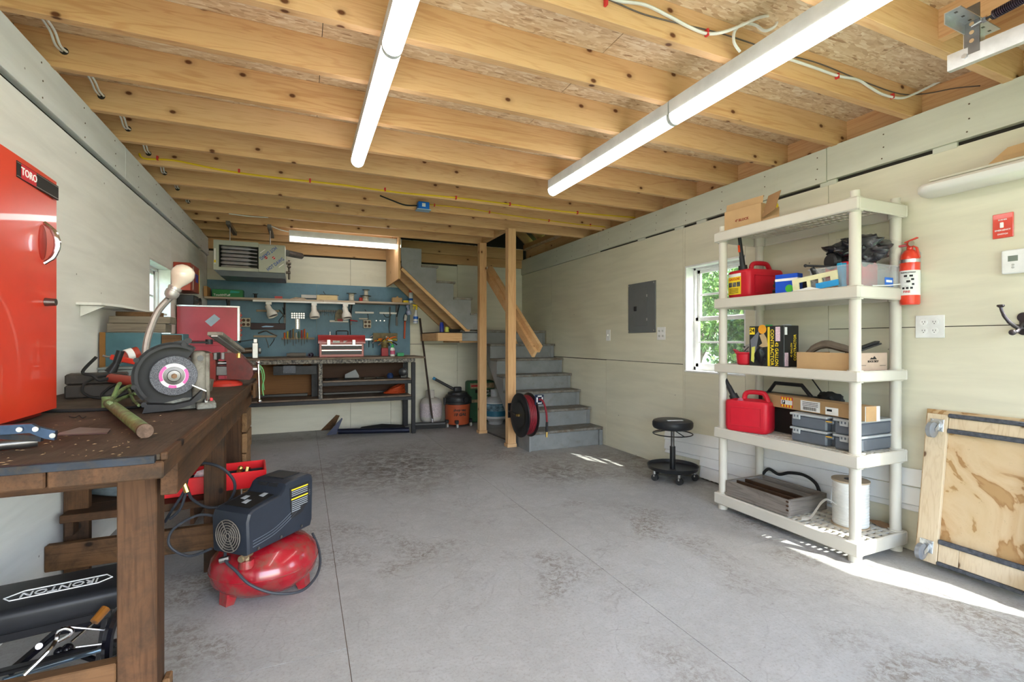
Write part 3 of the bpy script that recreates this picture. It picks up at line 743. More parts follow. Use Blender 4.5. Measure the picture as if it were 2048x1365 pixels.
# eye shield arm reaching right over the vise
P(G, 'shield_arm', MB().bar(GP(.045, .125, -.03), GP(.115, .125, -.06), .012, .006).cyl(GP(.118, .118, -.07), GP(.118, .138, -.07), .012, seg=12), GUARD)
sh0 = Vector((-0.291, 2.02, 1.127)); sh1 = Vector((-0.247, 2.3, 1.06))
P(G, 'eye_shield', MB().bar(sh0, sh1, .05, .014, up=(0, 0, 1), bev=.002), CAST)
P(G, 'shield_edge', MB().bar(sh0+Vector((0, -.012, -.009)), sh1+Vector((0, -.012, -.009)), .02, .005, up=(0, 0, 1)), GALV)
P(G, 'shield_screw', MB().cyl(sh1-Vector((0, 0, .03)), sh1+Vector((0, 0, .005)), .008, seg=8), BRASS)
# gooseneck lamp with a bare bulb
L_ = T('gooseneck_lamp', 'flexible steel gooseneck lamp with a bare frosted bulb behind the grinder', 'lamp', (-.6, 2.28, bz))
gp = [Vector((-0.56, 2.28, 1.009)), Vector((-0.557, 2.28, 1.086)), Vector((-0.542, 2.28, 1.154)), Vector((-0.518, 2.28, 1.219)), Vector((-0.484, 2.28, 1.267))]
gp = [Vector((gp[0].x, 2.28, bz+.012))]+gp
mb = MB(); cp = catmull(gp, 10)
mb.tube(gp, .0105, 10, smooth=8)
for p, q in zip(cp, cp[1:]):
    for t in (0, .5):
        c = p.lerp(q, t); mb.cyl(c, c+(q-p).normalized()*.004, .0125, seg=10)
P(L_, 'gooseneck', mb, mat('flex_conduit', (.42, .38, .35), .4, .7, .15, 30))
P(L_, 'lamp_base', MB().lathe([(0, 0), (.04, 0), (.04, .006), (.015, .014), (0, .014)], (gp[0].x, 2.28, bz+.0005)), DSTEEL)
sk0 = gp[-1]; sk1 = Vector((-0.457, 2.28, 1.324)); dd = (sk1-sk0).normalized()
P(L_, 'socket', MB().lathe([(a*.82, b_*.78) for a, b_ in [(0, 0), (.014, 0), (.026, .012), (.030, .024), (.030, .042), (.027, .044), (.027, .052), (.029, .054), (.029, .066), (0, .066)]], sk0, dd, 24), mat('grey_socket', (.5, .48, .46), .4, .6))
P(L_, 'bulb', MB().lathe([(a*.9, b_*.78) for a, b_ in [(0, .06), (.018, .062), (.021, .078), (.033, .10), (.043, .125), (.045, .145), (.038, .168), (.022, .184), (0, .19)]], sk0, dd, 28), mat('frosted_bulb', (.72, .62, .52), .15, 0, .06, 10, coat=.5, dirt=.15, dirtcol=(.3, .22, .16)), 'frosted white bulb')

# ---------------------------------------------------------------- bench vise
vx = -.36
V = T('bench_vise', 'worn red bench vise at the far end of the left workbench', 'vise', (-.36, 3.02, bz))
vc = Vector((-.385, 2.98, bz))
def vb(*a, **k): return MB().box(*a, **k)
P(V, 'swivel_base', MB().lathe([(0, 0), (.085, 0), (.085, .012), (.07, .022), (.05, .03), (0, .03)], vc, seg=28), mat('bright_red_worn', (.5, .04, .025), .45, dirt=.25))
def PV(r, n_, mb, m):
    bmesh.ops.translate(mb.bm, vec=(-.075, 0, 0), verts=mb.bm.verts); return P(r, n_, mb, m)
y = 2.98; VX = -.075
PV(V, 'fixed_body', MB().prism([(-.50, bz+.03), (-.345, bz+.03), (-.345, bz+.135), (-.36, bz+.175), (-.43, bz+.175), (-.455, bz+.145), (-.50, bz+.13)], 'y', y-.05, y+.05), REDO)
PV(V, 'slide', MB().box(-.345, -.28, y-.032, y+.032, bz+.055, bz+.105, .003), DSTEEL)
PV(V, 'moving_jaw', MB().prism([(-.292, bz+.035), (-.185, bz+.03), (-.17, bz+.06), (-.175, bz+.10), (-.235, bz+.17), (-.30, bz+.175), (-.318, bz+.15), (-.295, bz+.13)], 'y', y-.05, y+.05), mat('vise_red', (.11, .016, .013), .45, 0, .4, 10, dirt=.35, dirtcol=(.07, .03, .025)))
PV(V, 'jaw_plate', MB().box(-.352, -.336, y-.062, y+.062, bz+.14, bz+.178, .002), DSTEEL)
PV(V, 'jaw_plate', MB().box(-.318, -.302, y-.062, y+.062, bz+.14, bz+.178, .002), DSTEEL)
PV(V, 'anvil', MB().ball((-.42, y, bz+.165), .06, (1, .85, .4)), DSTEEL)
PV(V, 'screw', MB().cyl((-.34, y-.0, bz+.12), (-.30, y, bz+.12), .012).cyl((-.18, y, bz+.085), (-.135, y, bz+.085), .02, .02), STEEL)
PV(V, 'screw_handle', MB().cyl((-.148, y-.03, bz+.12), (-.142, y-.035, bz-.085), .0065).ball((-.148, y-.03, bz+.122), .012).ball((-.142, y-.035, bz-.087), .012), CHROME)
S('steel_angle', 'grey steel angle scrap lying beside the vise on the bench', 'bracket', MB().prism([(-.50, bz+.0005), (-.40, bz+.0005), (-.392, bz+.055), (-.408, bz+.058), (-.418, bz+.03), (-.50, bz+.024)], 'y', 2.62, 2.70), CAST)
o = S('green_rope', 'thin green cord looped over the vise screw', 'cord', MB().tube([(-.225, 2.955, bz+.112), (-.203, 2.95, bz+.09), (-.193, 2.95, bz+.04), (-.203, 2.95, bz-.01), (-.197, 2.95, bz-.06)], .003, 6, smooth=5).tube([(-.225, 2.965, bz+.112), (-.207, 2.96, bz+.07), (-.201, 2.96, bz+.02), (-.195, 2.96, bz-.03)], .003, 6, smooth=5), mat('green_cord', (.1, .3, .1), .6))

# ---------------------------------------------------------------- clutter on the bench
bf = T('bicycle_frame_piece', 'cut-off green bicycle frame tube with thin stays lying on the bench', 'pipe', (-.55, 1.6, bz))
GP_ = mat('green_worn_paint', (.19, .32, .12), .45, .1, .3, 12, dirt=.42, dirtcol=(.09, .05, .025))
b0 = Vector((-0.352, 1.431, 0.885)); b1 = Vector((-0.614, 2.08, 0.888))
b0.z = bz+.019; b1.z = bz+.024
P(bf, 'tube', MB().tube([b0, b1], .0165, 16), GP_)
P(bf, 'cut_end', MB().cyl(b0-(b1-b0).normalized()*.002, b0+(b1-b0).normalized()*.012, .0172, seg=16), mat('rusty_cut', (.13, .085, .06), .7, .3, .5, 60))
P(bf, 'lug', MB().cyl(b1-Vector((0, 0, .022)), b1+Vector((0, 0, .022)), .020, seg=16), GP_)
def Zp(z, p): return Vector((p[0], p[1], z))
for p in ([(-0.579, 1.962, 0.9), (-0.615, 2.219, 0.92), (-0.606, 2.319, 0.93)], [(-0.564, 1.928, 0.9), (-0.627, 2.292, 0.885), (-0.584, 2.258, 0.9)], [(-0.598, 2.058, 0.9), (-0.592, 2.087, 0.94), (-0.593, 2.114, 0.95)]):
    P(bf, 'stay', MB().tube([Vector(q) for q in p], .0065, 8, smooth=4), GP_)
P(bf, 'bracket', MB().tube([Vector((-0.659, 2.455, 0.9)), Vector((-0.573, 2.182, 0.885)), Vector((-0.502, 1.971, 0.885))], .005, 6, smooth=4), GP_)
S('power_cable', 'black cable lying across the left bench towards the wall', 'cable', MB().tube([(-.90, 2.12, bz+.006), Vector((-0.699, 2.059, 0.868)), Vector((-0.577, 2.059, 0.868)), Vector((-0.505, 2.112, 0.868))], .0055, 8, smooth=8), BLACKR)
S('bent_wire', 'thin bent wire scrap on the bench before the red cabinet', 'wire', MB().tube([Vector((-0.668, 1.927, 0.865)), Vector((-0.643, 1.895, 0.865)), Vector((-0.648, 1.941, 0.865)), Vector((-0.618, 1.873, 0.865)), Vector((-0.62, 1.906, 0.865))], .0014, 5, smooth=4), BLACKR)
# battery charger / black case with cords near the wall
ch = T('battery_charger', 'old black charger box with looped black cords by the left wall', 'charger', (-.78, 2.65, bz))
Mc = Matrix.Translation((-.80, 2.62, bz)) @ Matrix.Rotation(rad(12), 4, 'Z')
P(ch, 'case', MB().box(-.11, .11, -.07, .07, .001, .055, .006, Mc).box(-.11, .09, -.06, .06, .057, .10, .006, Mc), mat('dusty_black', (.05, .045, .04), .6, dirt=.3, dirtcol=(.14, .11, .09)))
P(ch, 'clamp', MB().cyl(Mc @ Vector((.03, 0, .10)), Mc @ Vector((.05, .0, .14)), .022, .014).cyl(Mc @ Vector((.05, 0, .14)), Mc @ Vector((.065, .0, .195)), .014, .015), BLACK)
for k, (cx_, cy_, rr) in enumerate([(-.74, 2.50, .085), (-.70, 2.52, .07), (-.66, 2.50, .06)]):
    P(ch, 'cord', MB().tube([Vector((cx_+rr*math.cos(a*.7), cy_+.5*rr*math.sin(a*.7), bz+.05+.045*math.sin(a*.7+k))) for a in range(9)], .005, 8, True, 5), BLACKR)
P(ch, 'cord', MB().tube([Vector((-0.748, 2.4, 1.037)), Vector((-0.791, 2.4, 0.979)), Vector((-0.76, 2.4, 0.964)), Vector((-0.737, 2.4, 0.944)), Vector((-0.702, 2.4, 0.953))], .006, 8, smooth=6), BLACKR)
S('red_tube_tool', 'dull red cylindrical tool handle lying by the charger on the bench', 'tool', MB().cyl((-0.708, 2.42, 0.951), (-0.59, 2.3, 0.941), .018, .02), mat('dull_red', (.36, .05, .03), .45, dirt=.2))
gb = T('metal_box', 'plain grey sheet metal box beneath the red grease gun', 'box', (-.72, 2.95, bz))
P(gb, 'box_body', MB().box(-.86, -.62, 2.78, 2.92, bz+.0005, bz+.105, .002), mat('grey_green_tin', (.24, .28, .27), .5, .3, .15, 8, dirt=.2))
P(gb, 'lid', MB().box(-.865, -.615, 2.775, 2.925, bz+.106, bz+.115, .002), mat('grey_green_tin', (.24, .28, .27), .5, .3))
gg = T('grease_gun', 'bright red grease gun lying on the grey metal box', 'tool', (-.75, 2.85, bz+.12))
g0, g1 = Vector((-0.831, 2.84, 1.025)), Vector((-0.695, 2.84, 0.967)); g0.z = max(g0.z, bz+.135); g1.z = max(g1.z, bz+.128)
P(gg, 'lever', MB().bar(g0, g1+Vector((0, -.02, .0)), .02, .024, bev=.003), mat('bright_red', (.72, .04, .02), .35))
P(gg, 'nozzle', MB().tube([Vector((-0.861, 2.84, 1.032)), Vector((-0.844, 2.84, 1.025)), g0], .005, 8), STEEL)
P(gg, 'barrel', MB().cyl((-0.811, 2.88, 1.018), (-0.745, 2.92, 1.046), .026, .028), mat('dull_red', (.36, .05, .03), .45))
P(gg, 'paper_label', MB().cyl((-0.787, 2.89, 1.03), (-0.765, 2.905, 1.039), .0285, .0288), PAPER)

# stack of parts drawers against the wall under the window
pd = T('parts_bin', 'blue sided metal parts bin with wooden trays stacked on it, by the left wall', 'bin', (-.8, 3.3, bz))
yb_ = 3.22
xq0 = -0.912; xq1 = -0.763
BT = mat('teal_tin', (.09, .2, .24), .4, .4, .25, 5, dirt=.2, dirtcol=(.25, .13, .05))
P(pd, 'bin_side', MB().box(-.985, -.72, yb_, yb_+.012, bz+.001, 1.145, .001), BT)
P(pd, 'bin_edge', MB().box(-.99, -.965, yb_-.004, yb_+.002, bz+.001, 1.147), mat('rust_edge', (.28, .14, .04), .7, .3))
P(pd, 'bin_shell', MB().box(-.985, -.62, yb_+.013, yb_+.16, bz+.001, 1.14, .002), BT)
for k in range(5):
    zz = bz+.012+k*.053
    P(pd, 'drawer', MB().box(-.715, -.625, yb_-.012, yb_+.012, zz, zz+.048, .002), OLDL['x'])
P(pd, 'tray', MB().box(-.96, -.70, yb_+.0, yb_+.14, 1.148, 1.195, .002), wood('grey_weathered_wood', [(.12, .1, .08), (.2, .17, .13), (.26, .22, .17)], 'x', .8, True, 1, .3))
P(pd, 'tray', MB().box(-.955, -.68, yb_+.01, yb_+.15, 1.197, 1.235, .002), wood('grey_weathered_wood', [(.12, .1, .08), (.2, .17, .13), (.26, .22, .17)], 'x'))
P(pd, 'tray', MB().box(-.94, -.74, yb_+.06, yb_+.15, 1.237, 1.262, .002), OLDL['x'])
ws = T('wall_shelf', 'small white painted wedge shelf on the left wall above the parts bin', 'shelf', (-.95, 3.2, 1.29))
P(ws, 'shelf_board', MB().prism([(-.998, 2.95), (-.90, 2.95), (-.86, 3.1), (-.86, 4.0), (-.998, 4.0)], 'z', 1.275, 1.287), WHITE_W)
P(ws, 'bracket', MB().prism([(-.998, 1.22), (-.90, 1.274), (-.998, 1.274)], 'y', 3.0, 3.012), WHITE_W)

# near-left things: locking pliers / clamp, black pipe, saw blade
lc = T('locking_clamp', 'large blue-black steel locking clamp at the left edge of the bench', 'clamp', (-.66, 1.38, bz))
mb = MB()
q = [(-0.608, 1.36, 0.916), (-0.585, 1.36, 0.923), (-0.532, 1.36, 0.923), (-0.522, 1.36, 0.916), (-0.492, 1.36, 0.905), (-0.494, 1.36, 0.885), (-0.511, 1.36, 0.89), (-0.535, 1.36, 0.904), (-0.608, 1.36, 0.903)]
mb.prism([(p[0], p[2]) for p in q], 'y', 1.352, 1.364)
P(lc, 'jaw_plate', mb, mat('blued_bright_steel', (.05, .08, .14), .3, .8, .3, 20))
P(lc, 'handle', MB().bar((-0.615, 1.375, 0.903), (-0.522, 1.375, 0.887), .014, .012), mat('blued_steel', (.03, .04, .06), .35, .7))
for p in ((-0.549, 1.35, 0.913), (-0.523, 1.35, 0.912), (-0.495, 1.35, 0.896)):
    P(lc, 'rivet', MB().cyl(p, (p[0], 1.346, p[2]), .0055, seg=10), STEEL)
S('round_bar', 'short dark round bar lying before the clamp at the bench edge', 'rod', MB().cyl((-.99, 1.27, bz+.0125), (-0.546, 1.417, 0.875), .0115), DSTEEL)
S('saw_blade', 'short worn blade with reddish side lying on the bench before the cabinet', 'blade', MB().prism([(-0.563, 1.558, 0.864)[:2], (-0.458, 1.541, 0.864)[:2], (-0.47, 1.607, 0.864)[:2], (-0.555, 1.668, 0.864)[:2], (-0.571, 1.59, 0.864)[:2]], 'z', bz+.001, bz+.004), mat('worn_blade', (.2, .12, .11), .35, .7, .4, 9, dirt=.3, dirtcol=(.18, .03, .02)))
# ================================================================ under the left bench
# padded creeper seat
se = T('mechanic_seat', 'black padded rolling mechanic seat under the near end of the workbench', 'seat', (-.75, 1.75, 0))
PADM = mat('black_vinyl', (.018, .019, .022), .42, 0, .25, 6, .1, dirt=.15, dirtcol=(.08, .08, .08))
c0, c1, c2, c3 = [Vector(v) for v in ((-0.78, 1.814, 0.33), (-0.508, 1.857, 0.33), (-0.576, 2.054, 0.33), (-0.811, 2.043, 0.33))]
sxd = (c1-c0).normalized(); syd = Vector((0, 0, 1)).cross(sxd)
Ms = Matrix(((sxd.x, syd.x, 0, c0.x), (sxd.y, syd.y, 0, c0.y), (0, 0, 1, 0), (0, 0, 0, 1)))
SL, SW = (c1-c0).length+.005, .235
pd_ = P(se, 'pad', MB().box(-.22, SL, 0, SW, .265, .335, .022, Ms, 4), PADM)
P(se, 'pad_piping', MB().tube([Ms @ Vector(v) for v in ((-.21, .004, .300), (SL-.01, .004, .300), (SL-.01, SW-.004, .300), (-.21, SW-.004, .300))], .004, 6, True), BLACKR)
lg = [Ms @ Vector((x, y, .336)) for x, y in ((.085, .05), (.385, .05), (.42, .085), (.40, .115), (.12, .115), (.085, .05))]
P(pd_, 'logo_border', MB().tube([Ms @ Vector((x, y, .3355)) for x, y in ((.0, .075), (.20, .075), (.232, .10), (.215, .13), (.02, .13), (-.018, .10))], .0022, 5, True), WHT)
txt(pd_, 'IRONTON', .046, Ms @ Vector((.107, .1035, .3356)), -sxd, -syd, WHT, spx=.85)
frm = REDO
P(se, 'seat_frame', MB().box(-.18, SL-.04, .03, SW-.03, .235, .262, .004, Ms), BLACKM)
for x in (-.16, SL-.06):
    for y in (.05, SW-.05):
        P(se, 'frame_leg', MB().bar(Ms @ Vector((x, y, .235)), Ms @ Vector((x-.02, y, .075)), .03, .012), BLACKM)
P(se, 'base_frame', MB().box(-.2, SL-.03, SW-.04, SW-.01, .06, .074, .003, Ms), BLACKM)
for x in (-.16, SL-.05):
    for y in (.14, SW-.03):
        c = Ms @ Vector((x, y, .03)); P(se, 'caster', MB().cyl(c-sxd*.012, c+sxd*.012, .03, seg=16).cyl(c, c+Vector((0, 0, .032)), .008), BLACKR)
# red jack stand
js = T('jack_stand', 'rusty red steel jack base beneath the mechanic seat at the left edge', 'jack', (-.62, 1.34, 0))
j0 = Vector((-.70, 1.40, 0))
P(js, 'foot', MB().hull([j0+Vector(v) for v in ((-.08, -.06, 0), (.08, -.06, 0), (.08, .06, 0), (-.08, .06, 0), (-.03, -.02, .15), (.03, -.02, .15), (.03, .02, .15), (-.03, .02, .15))]), REDO)
P(js, 'arm', MB().bar(j0+Vector((.0, 0, .14)), j0+Vector((.13, .0, .065)), .03, .018), REDO)
P(js, 'saddle', MB().tube([j0+Vector((-.07, 0, .19)), j0+Vector((-.02, 0, .165)), j0+Vector((.04, 0, .17)), j0+Vector((.10, 0, .205))], .016, 8, smooth=5), mat('orange_red_paint', (.45, .07, .02), .45, dirt=.3))
P(js, 'post', MB().cyl(j0+Vector((0, 0, .12)), j0+Vector((0, 0, .18)), .016), DSTEEL)
# black tubular stand with hoop and chrome rods
hs = T('folding_stand', 'glossy black steel stand with a bent hoop lying under the near end of the workbench', 'stand', (-.52, 1.72, 0))
GB = mat('gloss_black', (.012, .012, .018), .12, .3)
u0 = Vector((-.40, 1.70, 0))
P(hs, 'hoop', MB().tube([Vector((-0.495, 1.66, 0.211)), Vector((-0.494, 1.66, 0.266)), Vector((-0.491, 1.68, 0.303)), Vector((-0.488, 1.74, 0.317)), Vector((-0.483, 1.82, 0.296))], .013, 8, smooth=6, flat=.016), GB)
P(hs, 'flat_bar', MB().bar((-0.854, 2.026, 0.05), (-0.758, 2.11, 0.12), .028, .016, bev=.003), GB)
P(hs, 'flat_bar', MB().bar((-0.758, 2.11, 0.12), (-0.601, 2.143, 0.1), .012, .03, bev=.003), GB)
P(hs, 'flat_bar', MB().bar((-0.747, 2.114, 0.05), (-0.621, 2.023, 0.03), .012, .02, bev=.003), GB)
P(hs, 'pivot', MB().ball((-0.723, 2.07, 0.07), .018).ball((-0.742, 2.064, 0.07), .014).ball((-0.699, 2.059, 0.06), .012), GB)
P(hs, 'bolt', MB().cyl((-0.779, 2.029, 0.118), (-0.771, 2.008, 0.128), .009), STEEL)
S('steel_rod', 'long bluish steel rod slanting across the floor under the bench', 'rod', MB().cyl((-0.674, 1.58, 0.269), (-0.514, 1.72, 0.225), .0055), mat('blue_steel_rod', (.25, .36, .48), .3, .9))
S('chrome_eye_rod', 'chrome rod with an open loop end standing among the black frame', 'rod', MB().tube([Vector((-0.623, 1.55, 0.286)), Vector((-0.589, 1.58, 0.318)), Vector((-0.58, 1.6, 0.335)), Vector((-0.576, 1.6, 0.353)), Vector((-0.563, 1.6, 0.359)), Vector((-0.549, 1.6, 0.351)), Vector((-0.553, 1.6, 0.339)), Vector((-0.575, 1.6, 0.328))], .0048, 8, smooth=6), CHROME)
sd_ = T('screwdriver', 'long screwdriver with an amber handle leaning among the black frame', 'screwdriver', (-.48, 1.75, .03))
P(sd_, 'shaft', MB().cyl((-0.592, 1.72, 0.261), (-0.56, 1.78, 0.278), .0038, seg=8), CHROME)
P(sd_, 'handle', MB().cyl((-0.56, 1.78, 0.278), (-0.541, 1.81, 0.299), .012, .0135, 10), mat('amber_plastic', (.32, .12, .02), .2, coat=.4))
S('thin_rod', 'thin steel rod lying level behind the chrome loop rod', 'rod', MB().cyl((-0.594, 1.72, 0.304), (-0.518, 1.74, 0.266), .003, seg=8), STEEL)
S('thin_rod', 'short bright rod beside the black hoop under the bench', 'rod', MB().cyl((-0.561, 1.66, 0.275), (-0.494, 1.66, 0.269), .003, seg=8), STEEL)
# coiled grey hose on the lower shelf
hz = .342
mb = MB()
for k in range(5):
    r_ = .13-.012*k
    mb.tube([Vector((-.815+r_*math.cos(a*.628), 3.0+r_*.62*math.sin(a*.628), hz+.018+.026*k+.01*math.sin(a*1.3+k))) for a in range(10)], .016, 8, True, 4)
mb.tube([Vector((-.80+.10*math.cos(a*.7), 3.0, hz+.22+.10*math.sin(a*.7))) for a in range(9)], .014, 8, True, 4)
S('coiled_hose', 'coiled grey hose piled on the bench lower shelf', 'hose', mb, mat('grey_hose', (.12, .15, .17), .5, 0, .4, 14))
# red tray
rt_ = T('red_tray', 'bright red plastic tray of small parts on the bench lower shelf', 'tray', (-.45, 2.9, hz))
r0 = (-.66, -.20, 2.76, 3.02)
t0 = hz+.001
MR = Matrix.Translation((-.445, 2.925, t0)) @ Matrix.Rotation(rad(5), 4, 'Z')
REDB = mat('bright_red_plastic', (.75, .015, .02), .3)
P(rt_, 'floor_plate', MB().box(-.22, .24, -.11, .11, 0, .006, 0, MR), REDB)
for a in ((-.23, .26, -.125, -.115), (-.23, .26, .115, .125), (-.23, -.22, -.115, .115), (.25, .26, -.115, .115)):
    P(rt_, 'side_wall', MB().box(*a, 0, .085, .002, MR), REDB)
P(rt_, 'divider', MB().box(-.215, .245, -.003, .003, .006, .07, 0, MR), BLACK)
S('spray_can', 'small pink and white can standing in the red tray', 'can', MB().lathe([(0, 0), (.028, 0), (.028, .06), (.024, .066), (0, .066)], MR @ Vector((-.18, -.06, .0065))), mat('pinkish_label', (.5, .12, .18), .3))
S('crumpled_rag', 'crumpled red and white rag stuffed in the red tray', 'rag', MB().hull([MR @ Vector(v) for v in ((-.10, -.08, .01), (.04, -.085, .008), (.06, -.02, .01), (-.08, -.015, .01), (-.05, -.06, .10), (.03, -.05, .12), (.0, -.02, .085))]), mat('rag', (.6, .45, .45), .8, 0, .5, 30))
S('brass_fitting', 'cluster of brass hose fittings in the right end of the red tray', 'fitting', MB().cyl(MR @ Vector((.12, -.05, .02)), MR @ Vector((.14, -.05, .085)), .012, .014, 6).cyl(MR @ Vector((.16, -.06, .02)), MR @ Vector((.175, -.04, .09)), .010, .012, 6).ball(MR @ Vector((.14, -.055, .09)), .014), BRASS)
hz2 = T('air_hose', 'black air hose looping over the red tray under the bench', 'hose', (-.42, 2.7, hz))
P(hz2, 'hose', MB().tube([Vector((-0.593, 2.72, 0.253)), Vector((-0.551, 2.66, 0.325)), Vector((-0.507, 2.66, 0.4)), Vector((-0.487, 2.66, 0.479)), Vector((-0.44, 2.64, 0.53)), Vector((-0.354, 2.6, 0.514)), Vector((-0.301, 2.6, 0.45)), Vector((-0.297, 2.6, 0.391)), Vector((-0.334, 2.6, 0.337)), Vector((-0.404, 2.6, 0.333)), Vector((-0.466, 2.62, 0.372)), Vector((-0.491, 2.64, 0.403)), Vector((-0.518, 2.64, 0.327)), Vector((-0.56, 2.64, 0.287))], .0065, 8, smooth=6), mat('dark_hose', (.03, .035, .045), .45))
P(hz2, 'fitting', MB().cyl((-0.506, 2.635, 0.46), (-0.49, 2.635, 0.405), .011, .013, 8), BRASS, 'brass fitting on the hose')
# wooden drawer chest at the far end beneath the bench
dc = T('drawer_chest', 'brown wooden chest with rough sawn drawer fronts at the far end under the bench', 'chest', (-.5, 3.3, 0))
CH = mat('brown_board', (.15, .07, .035), .55, 0, .2, 4)
P(dc, 'carcass', MB().box(-.62, -.352, 3.42, 3.72, .30, .66, .002), CH)
P(dc, 'carcass_leg', MB().box(-.62, -.60, 3.42, 3.72, .0, .30).box(-.372, -.352, 3.42, 3.72, 0, .30), CH)
for z0_, z1_ in ((.66-.13, .65), (.40, .52), (.30, .395), (.17, .295), (.04, .165)):
    P(dc, 'drawer_front', MB().box(-.350, -.325+random.uniform(-.006, .01), 3.425, 3.715, z0_, z1_, .003), wood('rough_sawn_wood', [(.1, .05, .02), (.2, .11, .05), (.3, .18, .09)], 'y', .85, True, 2.5, .4))
bc = T('black_case', 'black case with a metal edge leaning on the drawer chest under the bench', 'case', (-.42, 3.38, .2))
P(bc, 'panel', MB().box(-.44, -.352, 3.385, 3.41, .002, .30, .002), mat('navy_black', (.02, .025, .045), .4))
P(bc, 'metal_edge', MB().box(-.355, -.345, 3.38, 3.412, .0, .305, .001).box(-.44, -.355, 3.38, 3.412, .301, .308, .001), GALV)
P(bc, 'latch', MB().box(-.41, -.385, 3.376, 3.385, .27, .30, .002), DSTEEL)
rc = S('red_cord_reel', 'dark red cord wound up behind the black hose under the bench', 'cord', MB().tube([Vector((-.52+.05*math.cos(a*.7), 3.16, hz+.07+.05*math.sin(a*.7))) for a in range(9)], .012, 8, True, 4), mat('dark_red_cord', (.3, .02, .03), .5))

# ================================================================ air compressor
cp_ = T('air_compressor', 'red pancake air compressor with a black plastic shroud on the floor', 'compressor', (-.155, 2.43, 0), rad(47))
TK = MB().lathe([(0, .012), (.12, .016), (.175, .037), (.210, .074), (.2185, .115), (.2185, .121), (.210, .160), (.175, .196), (.11, .215), (0, .219)], (0, 0, 0), seg=56)
P(cp_, 'tank', TK, REDT, world=False)
P(cp_, 'weld_seam', MB().lathe([(.2175, .115), (.2205, .118), (.2175, .121)], (0, 0, 0), seg=56), REDT, world=False)
for a in (50, 170, 290):
    c, s_ = math.cos(rad(a)), math.sin(rad(a))
    P(cp_, 'foot', MB().hull([(.14*c-.03*s_, .14*s_+.03*c, .04), (.14*c+.03*s_, .14*s_-.03*c, .04), (.185*c-.028*s_, .185*s_+.028*c, .06), (.185*c+.028*s_, .185*s_-.028*c, .06), (.16*c-.03*s_, .16*s_+.03*c, .0), (.16*c+.03*s_, .16*s_-.03*c, .0), (.19*c-.024*s_, .19*s_+.024*c, 0), (.19*c+.024*s_, .19*s_-.024*c, 0)]), REDT, world=False)
# shroud: side profile swept across the width, local x = long axis, local y = across
prof = [(-.19, .272), (-.195, .41), (-.185, .440), (-.165, .450), (-.02, .470), (.0, .488), (.012, .510), (.03, .518), (.15, .522), (.172, .512), (.180, .49), (.176, .30), (.165, .272)]
SH = mat('blue_black_plastic', (.022, .027, .038), .36, 0, .15, 5, dirt=.12, dirtcol=(.1, .09, .075))
rings = []
W2 = .098
for y, k in ((-W2, .94), (-W2+.006, .985), (-W2+.018, 1), (W2-.018, 1), (W2-.006, .985), (W2, .94)):
    cxm, czm = -.005, .38
    rings.append([(cxm+(p[0]-cxm)*k, y-.01, czm+(p[1]-czm)*k) for p in prof])
shd = P(cp_, 'shroud', MB().loft(rings), SH, world='low', ang=.5)
# fan grille on the -x end
P(shd, 'grille_recess', MB().cyl((-.197, -.01, .345), (-.186, -.01, .345), .066, seg=32), BLACK, world='low')
for k in range(6):
    P(shd, 'grille_ring', MB().tube([(-.199, -.01+r_*math.cos(a*.3307), .345+r_*math.sin(a*.3307)) for a in range(19) for r_ in (.011*(k+1),)], .0022, 6, True), mat('dusty_grille', (.16, .14, .12), .7), world='low')
for k in range(6):
    a = k*PI/3
    P(shd, 'grille_spoke', MB().cyl((-.199, -.01+.01*math.cos(a), .345+.01*math.sin(a)), (-.199, -.01+.066*math.cos(a), .345+.066*math.sin(a)), .002, seg=6), mat('dusty_grille', (.16, .14, .12), .7), world='low')
# warning label and swoosh lines on the long side (-y)
yl = -.01-W2-.0012
lb = P(shd, 'warning_label', MB().prism([(.03, .485), (.148, .487), (.15, .40), (.10, .355), (.04, .345)], 'y', yl-.0006, yl+.004), BLACK, 'black label with yellow bars', world='low')
for z in (.470, .428): P(shd, 'label_bar', MB().box(.04, .14, yl-.0012, yl, z, z+.006), YEL, world='low')
for k in range(11):
    z = .462-.0088*k
    if abs(z-.43) > .006: P(shd, 'label_line', MB().box(.042, .138-(.045 if k > 8 else 0), yl-.0011, yl, z, z+.0032), mat('label_grey', (.35, .38, .42), .5), world='low')
for k in range(3):
    P(shd, 'swoosh_line', MB().tube([(-.165, yl+.001, .300+.012*k), (-.06, yl+.0006, .312+.012*k), (.03, yl+.0006, .345+.013*k), (.10, yl+.0006, .385+.012*k), (.155, yl+.001, .425+.010*k)], .0014, 5, smooth=6), mat('line_grey', (.12, .14, .17), .5), world='low')
for x, z in ((-.14, .286), (-.02, .288), (.10, .292)):
    P(shd, 'screw', MB().cyl((x, yl+.004, z), (x, yl-.004, z), .006, seg=10), DSTEEL, world='low')
P(shd, 'top_grille', MB().box(.045, .14, -.06, .04, .518, .524).box(.003, .016, -.065, -.015, .482, .508).box(.003, .016, -.005, .045, .482, .508), BLACK, world='low')
P(shd, 'control_panel', MB().hull([(-.155, -.08, .452), (-.155, .06, .452), (-.03, -.08, .470), (-.03, .06, .470), (-.155, -.08, .4545), (-.155, .06, .4545), (-.03, -.08, .4725), (-.03, .06, .4725)]), INK, world='low')
for x, y in ((-.13, -.03), (-.10, .01), (-.06, -.05)):
    P(shd, 'panel_print', MB().hull([(x, y, .4575+(x+.155)*.144-.0), (x+.03, y, .4618+(x+.155)*.144), (x+.03, y+.025, .4618+(x+.155)*.144), (x, y+.025, .4575+(x+.155)*.144), (x, y, .455+(x+.155)*.144)]), mat('label_grey', (.35, .38, .42), .5), world='low')
P(cp_, 'pump_bracket', MB().box(-.12, .12, -.06, .05, .250, .275), DSTEEL, world='low')
